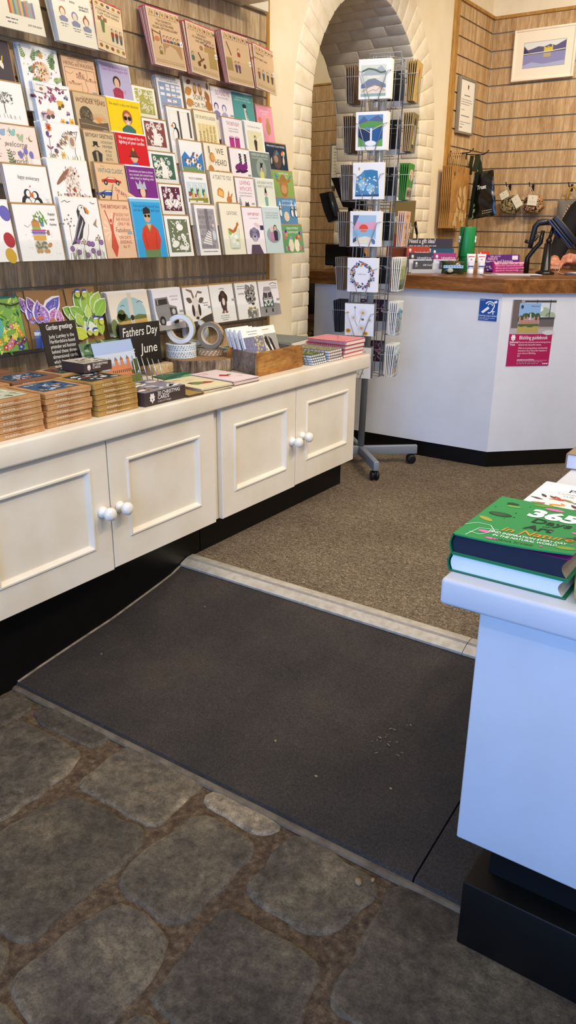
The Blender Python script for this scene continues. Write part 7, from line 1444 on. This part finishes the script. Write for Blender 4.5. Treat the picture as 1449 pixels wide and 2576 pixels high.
# ------------------------------------------------------------------ books on the right display unit
def a_365(A):
    A.es([(.42,.95,.09,.03,.2)],'#6f9a3a'); A.es([(.2,.8,.07,.03,.1)],'#6fa04a'); A.es([(.1,.42,.08,.035,-.5)],'#a8a03a'); A.es([(.92,.1,.08,.04)],'#7fa040')
    A.es([(.17,.86,.06,.03),(.17,.57,.11,.055),(.95,.35,.05,.03)],'#23402c'); A.es([(.16,.57,.07,.035)],'#2f5a38'); dots(A,8,['#23402c'],.05,.5,.35,.98,.006,.012)
    A.es([(.55,.9,.09,.035),(.2,.16,.05,.03),(.93,.45,.08,.03),(.32,.05,.06,.02)],'#ee6fae'); dots(A,6,['#ee6fae'],.4,.05,.98,.95,.008,.014)
    A.l([(.0,.22),(.08,.3),(.2,.3),(.28,.2),(.2,.08),(.1,.1)],.008,'#cfe8d4'); A.l([(.1,.02),(.14,.2),(.3,.24)],.008,'#cfe8d4'); A.leaf(.8,.28,.2,.4,'#23503a',.25)
    A.t('365',.6,.66,.21,'#f6f8f2',.84,bold=.05,sl=.05); A.t('Days',.64,.53,.125,'#1d3426',.54,bold=.015,sl=.1); A.t('of',.62,.465,.05,'#1d3426',sl=.2); A.t('Art',.58,.37,.12,'#1d3426',.4,bold=.02,sl=.1); A.t('in Nature',.62,.235,.11,'#d8902c',.72,bold=.012,sl=.2)
    A.t('FIND INSPIRATION EVERY DAY',.57,.165,.048,'#f2f4ee',.66,bold=.012); A.t('IN THE NATURAL WORLD',.57,.105,.048,'#f2f4ee',.54,bold=.012); A.t('LORNA SCOBIE',.5,.04,.035,'#1d3426',.44)
def thick_book(loc, w, d, h, pages, label, art, lift=0, rz=0):
    o = thing('book', label, 'book', loc, rz, 'green hardback books'); g = M('#0f6b4a',.4); ct = .0026
    n = 12; P = [(-w/2+.004, ct)]+[(-w/2+.004-.004*sin(pi*i/6), ct+(h-2*ct)*i/6) for i in range(1,6)]+[(-w/2+.004, h-ct)]+[(w/2-.004-.008*sin(pi*i/6), h-ct-(h-2*ct)*i/6) for i in range(7)]
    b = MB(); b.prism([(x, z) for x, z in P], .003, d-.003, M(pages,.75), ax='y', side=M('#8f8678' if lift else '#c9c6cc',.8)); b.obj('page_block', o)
    b = MB().rbox(-w/2, w/2+.002, 0, d, 0, ct, g, .001, seg=1, smooth=False)
    sp = [(-w/2-.0005-.0045*sin(pi*i/8), h*i/8) for i in range(9)]+[(-w/2+.002-.0045*sin(pi*i/8), ct*.5+(h-ct)*i/8) for i in range(8,-1,-1)]
    b.prism(sp, 0, d, g, ax='y', smooth=False); b.obj('case', o)
    bend = lambda x, y: lift*(max(0, (x+w/2)/w)**2.2)*max(0, 1-y/d)**1.1
    b = MB(); m = 40
    vs = [(-w/2+(w+.002)*i/m, d*j/m, h-ct+k*ct) for k in (0,1) for j in range(m+1) for i in range(m+1)]; N = (m+1)**2
    fs = [[k*N+j*(m+1)+i, k*N+j*(m+1)+i+1, k*N+(j+1)*(m+1)+i+1, k*N+(j+1)*(m+1)+i][::(1 if k else -1)] for k in (0,1) for j in range(m) for i in range(m)]
    eg = [(i, i+1) for i in range(m)]+[(m*(m+1)+i+1, m*(m+1)+i) for i in range(m)]+[((j+1)*(m+1), j*(m+1)) for j in range(m)]+[(j*(m+1)+m, (j+1)*(m+1)+m) for j in range(m)]
    fs += [[a, c, N+c, N+a] for a, c in eg]
    b.add(vs, fs, M('#1f8f4e',.35)); A = Art(w, d); art(A); b.art(A, RT((0,0,h+.00005),(-pi/2,0,0)))
    b.v = [v+Vector((0,0,bend(v.x, v.y))) for v in b.v]; b.obj('front_cover', o)
    if lift:
        b = MB(); b.add([(-w/2+.01,.0035,h-ct+.0003),(w/2-.002,.0035,h-ct+.0003),(w/2-.002,d-.01,h-ct+.0003),(-w/2+.01,d-.01,h-ct+.0003)], [(0,1,2,3)], M('#c23aa0',.5)); b.obj('endpaper', o)
ZT = .6013
thick_book((-.335, 1.098, ZT), .184, .224, .0315, '#dfe3f0', 'thick green hardback with pale page edges, lower of two on the right table', a_365)
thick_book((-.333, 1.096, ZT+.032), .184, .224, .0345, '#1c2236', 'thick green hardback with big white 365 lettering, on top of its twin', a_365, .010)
def a_pai(A):
    A.r(0,0,1,1,'#ece9ec'); A.t('Pai',.36,.80,.09,'#3a3a40',.3,bold=.02); A.tl(['CONNECT','THE A'],.36,.72,.045,'#77757c',.3,1.6)
    rn = random.Random(12)
    for c in ('#4a3a44','#5a4a52','#c8683a','#e0953a','#8a8a5a','#b0504a'): A.many([A.leafp(rn.uniform(.1,.95), rn.uniform(.05,.62), rn.uniform(.08,.16), rn.uniform(2,4), .38) for _ in range(14)], c)
book((-.325, 1.362, ZT), .205, .255, .017, '#ece9ec', 'white paperback with a leaf pattern behind the green books', 0, '#e4e2e4', None, 'book', a_pai)
book((-.335, 1.795, ZT), .205, .24, .036, '#8f7a62', 'thick book with bluish white page edges at the far right picture edge', 0, '#e2e6f2')
t = thing('yellow_roll', 'yellow rimmed round roll at the right picture edge below the green books', 'roll', (-.212, 1.098, ZT+.0182), rot=(pi/2+.02,0,.25))
b = MB().lathe([(.0115,0),(.0165,0),(.0178,.002),(.0178,-.12),(.0115,-.12),(.0115,0)], M('#c9a51e',.35), 28, cap=False); b.obj('outer_wrap', t)
MB().lathe([(.0005,-.02),(.0112,-.002),(.0114,-.118),(.0005,-.118)], M('#6a4420',.6), 24, cap=False).obj('core', t)

# ------------------------------------------------------------------ bags and goods on the slatted panels
hookm = M('#2b2724', .35, .5)
def hook(base, tip, label):
    b = MB(); d = (tip-base); o0 = base
    b.tube([Vector((0,0,0)), d*.5+Vector((0,0,-.006)), d*.82+Vector((0,0,-.004)), d+Vector((0,0,.014))], .0032, hookm, 8); b.ball(d+Vector((0,0,.016)), .0045, .0045, .0045, hookm, 8)
    b.rbox(-.008 if abs(d.y) > abs(d.x) else 0, .008 if abs(d.y) > abs(d.x) else .003, -.003 if abs(d.y) > abs(d.x) else -.008, 0 if abs(d.y) > abs(d.x) else .008, -.03, .012, hookm, .001)
    o = b.obj('wall_hook', loc=o0); tag(o, label, 'hook', 'slat wall hooks'); return o
XB = -2.052
tl, tr, br, bl = [on(*p, 'x', XB) for p in ((1132,414.6),(1181.5,423),(1173.7,566),(1132,574))]
w = .262; h = tl.z-bl.z; yc = (tl.y+tr.y+br.y+bl.y)/4
hz = tl.z+.082
hook(Vector((-2.1318, yc, hz)), Vector((-1.985, yc, hz)), 'dark wall hook carrying the kraft paper carrier bags')
kb = plain('brown_kraft_paper', '#b98a4a', .75, '#a87a3e', 10, .2, 25, .003)
def a_bag(A):
    c = '#cfae78'; emblem(A,.12,.87,.06,'#6a5230'); A.bars(.06,.8,.015,'#6a5230',[.08],'l')
    for u,v,a,l in ((.55,.5,1.9,.28),(.7,.52,1.2,.28),(.55,.42,2.6,.22),(.78,.42,1.4,.24),(.62,.32,2.3,.26),(.72,.3,.9,.26),(.45,.18,2.0,.26),(.3,.08,1.5,.26),(.55,.1,1.2,.3),(.75,.08,1.6,.28),(.2,.02,1.2,.2),(.9,.15,1.3,.2),(.4,.02,2.2,.22),(.7,.0,.7,.22)): A.leaf(u,v,l,a,c,.62)
    A.l([(.62,.5),(.6,.3),(.5,.0)],.015,c); A.l([(0,.27),(1,.27)],.004,'#8f6a36')
def paper_bag(loc, first, label, seed):
    rn = random.Random(seed); t = thing('paper_bag', label, 'paper bag', loc, pi/2, 'kraft paper carrier bags')
    b = MB(); n = 8; th = .006; A = Art(w, h)
    for s in (0, 1):
        vs = [(-w/2+w*i/n+(0), (th if s else 0)+.0012*sin(3*i+j+seed)*(1 if 0 < i < n else 0)+(.004*(1-j/n) if s else 0), h*j/n) for j in range(n+1) for i in range(n+1)]
        fs = [[j*(n+1)+i, j*(n+1)+i+1, (j+1)*(n+1)+i+1, (j+1)*(n+1)+i][::(-1 if s else 1)] for j in range(n) for i in range(n)]; b.add(vs, fs, kb, None, False)
    for s in (-1, 1): b.add([(s*w/2, 0, 0), (s*w/2, th+.004, 0), (s*w/2-s*.003, th*.5, h*.3), (s*w/2, th, h), (s*w/2, 0, h)], [(0,1,2,3,4) if s > 0 else (4,3,2,1,0)], kb)
    b.add([(-w/2,0,0),(w/2,0,0),(w/2,th+.004,0),(-w/2,th+.004,0)], [(3,2,1,0)], kb)
    if first: a_bag(A); b.art(A, RT((0,-.0022,0)))
    b.obj('bag_body', t)
    for yy in (-.0015, th+.0025): MB().tube([(-.045, yy, h-.03), (-.044, yy, h+.045), (-.025, yy, h+.076), (0, yy, h+.082), (.025, yy, h+.076), (.044, yy, h+.045), (.045, yy, h-.03)], .0024, M('#b08c58',.8), 6).obj('handle', t)
for i in range(6): paper_bag((XB-.0115*i, yc-.002*i, bl.z), i == 0, ['front kraft paper bag with pale leaf print, hanging right of the arch','second kraft paper bag behind the leaf-printed one','third kraft paper bag from the front','fourth kraft paper bag from the front','fifth kraft paper bag from the front','rearmost kraft paper bag against the slatted panel'][i], i)
# folded dark green carrier
pvc = M('#10140f', .16, 0, .7)
YK = 5.14; C4 = [on(*p, 'y', YK) for p in ((1194,434),(1241,427),(1247.5,541),(1177,554))]
o0 = (C4[2]+C4[3])/2; t = thing('folding_bag', 'glossy black-green folding carrier bag hanging in the panel corner', 'carrier bag', o0)
hk = on(1196, 389, 'y', YK); hook(Vector((-2.1318, YK, hk.z+.004)), Vector((-1.985, YK, hk.z+.004)), 'dark wall hook carrying the black-green folding bag')
n = 22; rn = random.Random(3)
def surf(u, v): # u 0..1 left-right, v 0..1 bottom-top
    p = C4[3]*(1-u)*(1-v)+C4[2]*u*(1-v)+C4[1]*u*v+C4[0]*(1-u)*v - o0
    bulge = .016*(sin(pi*u)**.6)*(sin(pi*min(1,v*1.02))**.5); wr = .0035*sin(9*u+5*v)*sin(7*v+2)+.003*sin(22*v+6*u*u)*(1-abs(2*v-1.1))
    return p, bulge+wr
vs = []; fs = []
for s in (-1, 1):
    for j in range(n+1):
        for i in range(n+1):
            p, d = surf(i/n, j/n); vs.append(p+Vector((0, s*(d+.001), 0)))
N = (n+1)**2
for s in (0, 1):
    for j in range(n):
        for i in range(n): q = [s*N+j*(n+1)+i, s*N+j*(n+1)+i+1, s*N+(j+1)*(n+1)+i+1, s*N+(j+1)*(n+1)+i]; fs.append(q if s == 0 else q[::-1])
MB().add(vs, fs, pvc, None, True).obj('bag_body', t)
def on_bag(A, parent, name):
    b = MB(); 
    for k, (vv, ff, m) in enumerate(A.L):
        out = []
        for x, z in vv:
            u = min(1, max(0, x/A.w+.5)); v = min(1, max(0, z/A.h)); p, d = surf(u, v); out.append(p+Vector((0, -(d+.0016+.0001*k), 0)))
        b.add(out, ff, m)
    return b.obj(name, parent)
A = Art(.18, .27); A.t('l Trust',.42,.62,.13,'#f0efe8',.5,bold=.02); A.bars(.52,.13,.035,'#b9bbb0',[.36,.34],'l')
for u,v,l,a in ((.04,.24,.36,.9),(.05,.3,.3,1.5),(.1,.28,.3,.3)): A.many([A.leafp(u,v,l*.5,a,.9)],'#86a678')
A.es([(.16,.17,.1,.07,.6),(.14,.085,.06,.04,.2),(.1,.02,.13,.05,.5)],'#86a678')
on_bag(A, t, 'printed_leaves')
sr = M('#2a3320', .45, 0, .4)
def strap(pts, wd, name, mat):
    b = MB(); P = [on(*p[:2], 'y', p[2])-o0 for p in pts]; vs = []
    for i, p in enumerate(P):
        d = (P[min(i+1, len(P)-1)]-P[max(0, i-1)]).normalized(); s = Vector((d.z, 0, -d.x))*wd/2
        for dy in (-.0012, .0012): vs += [p+s+Vector((0,dy,0)), p-s+Vector((0,dy,0))]
    k = len(P); fs = []
    for i in range(k-1):
        a, c = 4*i, 4*i+4; fs += [(a,a+1,c+1,c),(a+3,a+2,c+2,c+3),(a+1,a+3,c+3,c+1),(a+2,a,c,c+2)]
    return b.add(vs, fs, mat, None, False).obj(name, t)
strap([(1203,391,YK-.006),(1199,410,YK-.01),(1193,432,YK-.012)], .035, 'strap', sr); strap([(1199,390,YK+.006),(1206,412,YK+.01),(1209,434,YK+.012)], .03, 'strap', sr)
strap([(1188,392,YK+.014),(1184,415,YK+.016),(1182,440,YK+.018)], .025, 'strap', sr)
strap([(1203,432,YK-.022),(1196,458,YK-.026),(1190,490,YK-.024),(1183,548,YK-.02)], .022, 'folded_gusset', M('#14170f',.5))
# patterned bundles with tags
def bundle(px, py, hookpx, cols, seed, label, tags):
    c = on(px, py, 'y', 5.365); rn = random.Random(seed); m, nt, bs = node_mat('patterned_fabric', .8, .2)
    nz = noise(nt, 75, detail=1, rough=.4, dist=1.5); nt.links.new(ramp(nt, nz, [(.40, cols[0]), (.47, cols[1]), (.56, cols[2])]), bs.inputs['Base Color'])
    hp = on(*hookpx, 'y', 5.40); hook(Vector((hp.x, 5.4218, hp.z)), Vector((hp.x, 5.335, hp.z)), 'small wall hook holding the '+label.split(' hanging')[0])
    t = thing('fabric_bundle', label, 'folded bag', c); bm = bmesh.new(); bmesh.ops.create_uvsphere(bm, u_segments=28, v_segments=18, radius=1)
    for v in bm.verts:
        p = v.co; q = Vector([abs(a)**.72*(1 if a > 0 else -1) for a in p]); wob = 1+.05*sin(5*p.x+7*p.z+seed)+.05*sin(9*p.z-4*p.x)
        v.co = Vector((q.x*.066*wob, q.y*.034, q.z*.056*wob))
    MB().bm(bm, m, None, True).obj('folded_fabric', t)
    top = Vector((hp.x, 5.35, hp.z))-c
    MB().tube([Vector((-.008,-.01,.05)), top+Vector((-.004,0,-.002)), top+Vector((.004,0,-.002)), Vector((.01,-.01,.05))], .0016, M('#d8cdb4',.8), 6).obj('cord_loop', t)
    for (dx, dz, w, h, r) in tags: 
        A = Art(w, h); A.r(.02,.02,.98,.98,'#e9dfc4'); emblem(A,.5,.72,.09,'#a89a6a'); A.bars(.5,.4,.05,'#b8ac90',[.7,.6]); MB().rbox(-w/2,w/2,0,.0012,-h/2,h/2,M('#e9dfc4',.7),.0005).art(A, RT((0,-.0003,-h/2))).obj('swing_tag', t, (dx, -.040, dz), (0, r, 0))
bundle(1284, 516, (1281,467), ('#2f2a1c','#7a6a42','#b09a6a'), 1, 'green-brown patterned fabric bundle hanging on the back panel', [(-.035,.06,.055,.045,-.5),(.055,.02,.05,.075,-.6)])
bundle(1342, 515, (1339,468), ('#1f1914','#5a4430','#c89a68'), 5, 'peach and black patterned fabric bundle hanging nearest the terminal', [(.002,.025,.062,.062,.08)])
t = thing('fabric_bundle', 'grey leaf-printed bag with a yellow strap hanging behind the person', 'folded bag', on(1418, 540, 'y', 5.37))
b = MB(); pillow(b, .13, .17, .03, M('#7f7a70',.5), 10); b.obj('folded_fabric', t, (.02,0,-.08))
A = Art(.12,.15); sprig(A,.5,.05,1.0,1.4,'#d8b078',6,.4,.02,.3); MB().art(A).obj('leaf_print', t, (.02,-.034,-.075))
cc = t.location; P = [on(*p, 'y', 5.37)-cc for p in ((1424,510),(1428,490),(1436,472),(1446,470),(1453,482),(1456,505))]
MB().tube(P, .007, M('#b98f3a',.6), 8).obj('yellow_strap', t)
hp = on(1437, 468, 'y', 5.40); hook(Vector((hp.x, 5.4218, hp.z)), Vector((hp.x, 5.335, hp.z)), 'small wall hook holding the leaf-printed bag behind the person')

# ------------------------------------------------------------------ person behind the till
def person():
    b = MB(); m = M('#111013', .8); J = Vector
    def limb(*pr): b.tube([J(p) for p, r in pr], [r for p, r in pr], m, 14); [b.ball(p, r, r, r, m, 12) for p, r in pr]
    limb(((-1.15,5.29,.88),.125),((-1.16,5.25,1.0),.125),((-1.18,5.19,1.12),.13),((-1.20,5.13,1.21),.12))
    limb(((-1.05,5.29,.88),.115),((-1.07,5.25,1.0),.118),((-1.06,5.19,1.12),.125),((-1.06,5.13,1.21),.115)); limb(((-1.25,5.29,.88),.115),((-1.25,5.24,1.0),.118),((-1.29,5.18,1.12),.122),((-1.31,5.12,1.21),.105))
    limb(((-1.18,5.11,1.27),.075),((-1.18,5.08,1.36),.055))
    limb(((-1.355,5.09,1.235),.072),((-1.405,5.03,1.13),.060),((-1.425,4.97,1.02),.050),((-1.415,4.90,.985),.042),((-1.395,4.82,.962),.034),((-1.385,4.775,.956),.026))   # right arm, forearm on the counter
    limb(((-1.0,5.10,1.235),.072),((-.955,5.03,1.13),.060),((-.97,4.97,1.02),.050),((-1.06,4.88,.985),.042),((-1.16,4.80,.972),.034),((-1.215,4.776,.970),.027))
    for s in (-1, 1): limb(((-1.15+s*.1,5.28,.82),.10),((-1.16+s*.1,5.22,.62),.085),((-1.17+s*.1,5.19,.46),.062),((-1.16+s*.1,5.24,.28),.056),((-1.15+s*.1,5.27,.09),.042),((-1.15+s*.1,5.25,.045),.044),((-1.15+s*.1,5.14,.032),.031))
    # hands: palm, four curled fingers, thumb
    def hand(w, fw, up, side, sc=1):
        fw = J(fw).normalized(); up = J(up).normalized(); rt = fw.cross(up); P = lambda a, c, u: J(w)+(fw*a+rt*c*side+up*u)*sc
        b.tube([P(0,0,0), P(.03,0,.002), P(.075,0,.0)], [.024*sc,.030*sc,.030*sc], m, 12)
        for i, c in enumerate((.027,.009,-.009,-.027)):
            l = (.95,1.05,1,.82)[i]; q = [P(.065,c,.006), P(.092,c*1.02,.010), P(.092+.030*l,c,-.006), P(.100+.022*l,c*.95,-.030), P(.082,c*.92,-.034)]
            b.tube(q, [.0105*sc,.0105*sc,.0098*sc,.009*sc,.008*sc], m, 10); [b.ball(z, .0095*sc, .0095*sc, .0095*sc, m, 8) for z in q[1:]]
        q = [P(.015,.022,-.004), P(.045,.040,-.014), P(.078,.040,-.024), P(.10,.028,-.032)]; b.tube(q, [.015*sc,.0125*sc,.011*sc,.009*sc], m, 10); b.ball(q[-1], .009*sc, .009*sc, .009*sc, m, 8)
    hand((-1.212,4.776,.972), (-.86,-.12,-.02), (.12,-.62,.78), 1, 1.02)
    hand((-1.385,4.775,.956), (.25,-.95,-.05), (0,.1,1), -1, .95)
    b.ball((-1.18,5.02,1.47), .073, .092, .112, m, 24); b.ball((-1.18,4.975,1.415), .05, .05, .05, m, 14); b.ball((-1.18,4.925,1.46), .012, .018, .018, m, 10)
    for s in (-1, 1): b.ball((-1.18+s*.074,5.025,1.465), .012, .02, .03, m, 10)
    o = b.obj('tmp'); md = o.modifiers.new('r', 'REMESH'); md.mode = 'VOXEL'; md.voxel_size = .0052; sm = o.modifiers.new('s', 'SMOOTH'); sm.iterations = 4; sm.factor = .5
    me = bpy.data.meshes.new_from_object(o.evaluated_get(bpy.context.evaluated_depsgraph_get())); bpy.data.objects.remove(o)
    p = bpy.data.objects.new('person', me); COL.objects.link(p); me.name = 'person'; off = J((-1.15,5.24,0))
    skin, nt, bs = node_mat('skin', .5, .4); bs.inputs['Base Color'].default_value = lin('#c58a70'); nt.links.new(mix(nt, '#c88f76', '#b06a54', ramp(nt, noise(nt, 40, detail=3), [(.4,'#000000'),(.7,'#ffffff')])), bs.inputs['Base Color'])
    me.materials.clear(); [me.materials.append(q) for q in (M('#0f0e11',.85), skin, M('#23242b',.85), M('#1a1512',.5))]
    for f in me.polygons:
        c = f.center; f.use_smooth = True
        f.material_index = 1 if (c.z > 1.325 or (c.y < 4.795 and c.z < 1.05 and (c.x > -1.37 and c.x < -1.195)) or (c.y < 4.80 and c.x <= -1.35 and c.z < 1.0)) else (3 if c.z < .075 else 2 if c.z < .84 else 0)
    me.transform(Matrix.Translation(-off)); p.location = off
    tag(p, 'person in a black long sleeved top leaning on the till counter at right', 'person')
    hb = MB(); hb.ball(J((-1.18,5.045,1.505))-off, .083, .092, .098, M('#8a6a42',.7), 20); 
    for s in (-1, 1): hb.ball(J((-1.18+s*.062,5.05,1.42))-off, .03, .055, .09, M('#8a6a42',.7), 14)
    hb.obj('hair', p)
    for s in (-1, 1):
        MB().ball(J((-1.18+s*.03,4.938,1.478))-off, .0135, .008, .0085, M('#f0eeea',.3), 12).ball(J((-1.18+s*.03,4.9325,1.478))-off, .006, .004, .006, M('#3a2a20',.2), 10).obj('eye', p)
        MB().ball(J((-1.18+s*.03,4.934,1.499))-off, .016, .005, .003, M('#7a5a38',.7), 10).obj('eyebrow', p)
    MB().ball(J((-1.18,4.931,1.418))-off, .021, .006, .006, M('#a8564e',.5), 12).obj('lips', p)
person()
# ------------------------------------------------------------------ light
def area(name, loc, rot, sx, sy, power, col):
    l = bpy.data.lights.new(name, 'AREA'); l.shape = 'RECTANGLE'; l.size = sx; l.size_y = sy; l.energy = power; l.color = col
    o = bpy.data.objects.new(name, l); COL.objects.link(o); o.location = loc; o.rotation_euler = rot; return o
def spot(name, loc, target, power, col, ang=70, blend=.5, size=.03):
    l = bpy.data.lights.new(name, 'SPOT'); l.energy = power; l.color = col; l.spot_size = radians(ang); l.spot_blend = blend; l.shadow_soft_size = size
    o = bpy.data.objects.new(name, l); COL.objects.link(o); o.location = loc
    o.rotation_euler = (Vector(target)-Vector(loc)).to_track_quat('-Z', 'Y').to_euler(); return o
WARM = (1, .85, .64); DAY = (.20, .44, 1)
area('daylight_doorway', (-.35, -3.4, 1.5), (radians(90), 0, 0), 5.0, 3.4, 340, DAY)
for i, (x, y, tx, ty, tz, p) in enumerate([(.5,.7,-2.1,1.1,.85,62),(.5,1.6,-2.1,1.8,.85,66),(.4,2.3,-2.1,2.2,.8,62),(-.9,2.7,-2.35,4.45,1.35,64),
        (-.6,3.7,-1.9,5.4,1.3,95),(.2,4.0,-1.0,5.4,1.3,95),(.1,2.6,-.6,3.0,0,70),(1.0,3.2,-.9,4.0,.6,34),(-3.6,3.9,-3.4,5.4,1.4,60),(-.3,-.3,-.9,.4,0,40)]):
    spot('track_spotlight', (x, y, 2.7), (tx, ty, tz), p, WARM, 80, .6, .04)
area('ceiling_bounce', (.3, 2.0, 2.74), (0, 0, 0), 3, 4.5, 80, (1, .91, .78))  # added fill lamp below the ceiling, stands in for bounced room light
w = bpy.data.worlds.new('sky'); scene.world = w; w.use_nodes = True
w.node_tree.nodes['Background'].inputs[0].default_value = (.6, .75, 1, 1); w.node_tree.nodes['Background'].inputs[1].default_value = .6
vs = scene.view_settings; vs.view_transform = 'Standard'; vs.look = 'None'; vs.exposure = -.22; vs.gamma = 1; vs.use_curve_mapping = False
scene.cycles.max_bounces = 8; scene.cycles.diffuse_bounces = 4; scene.cycles.transparent_max_bounces = 16; scene.cycles.use_denoising = True
scene.cycles.caustics_reflective = False; scene.cycles.caustics_refractive = False; scene.cycles.sample_clamp_indirect = 4
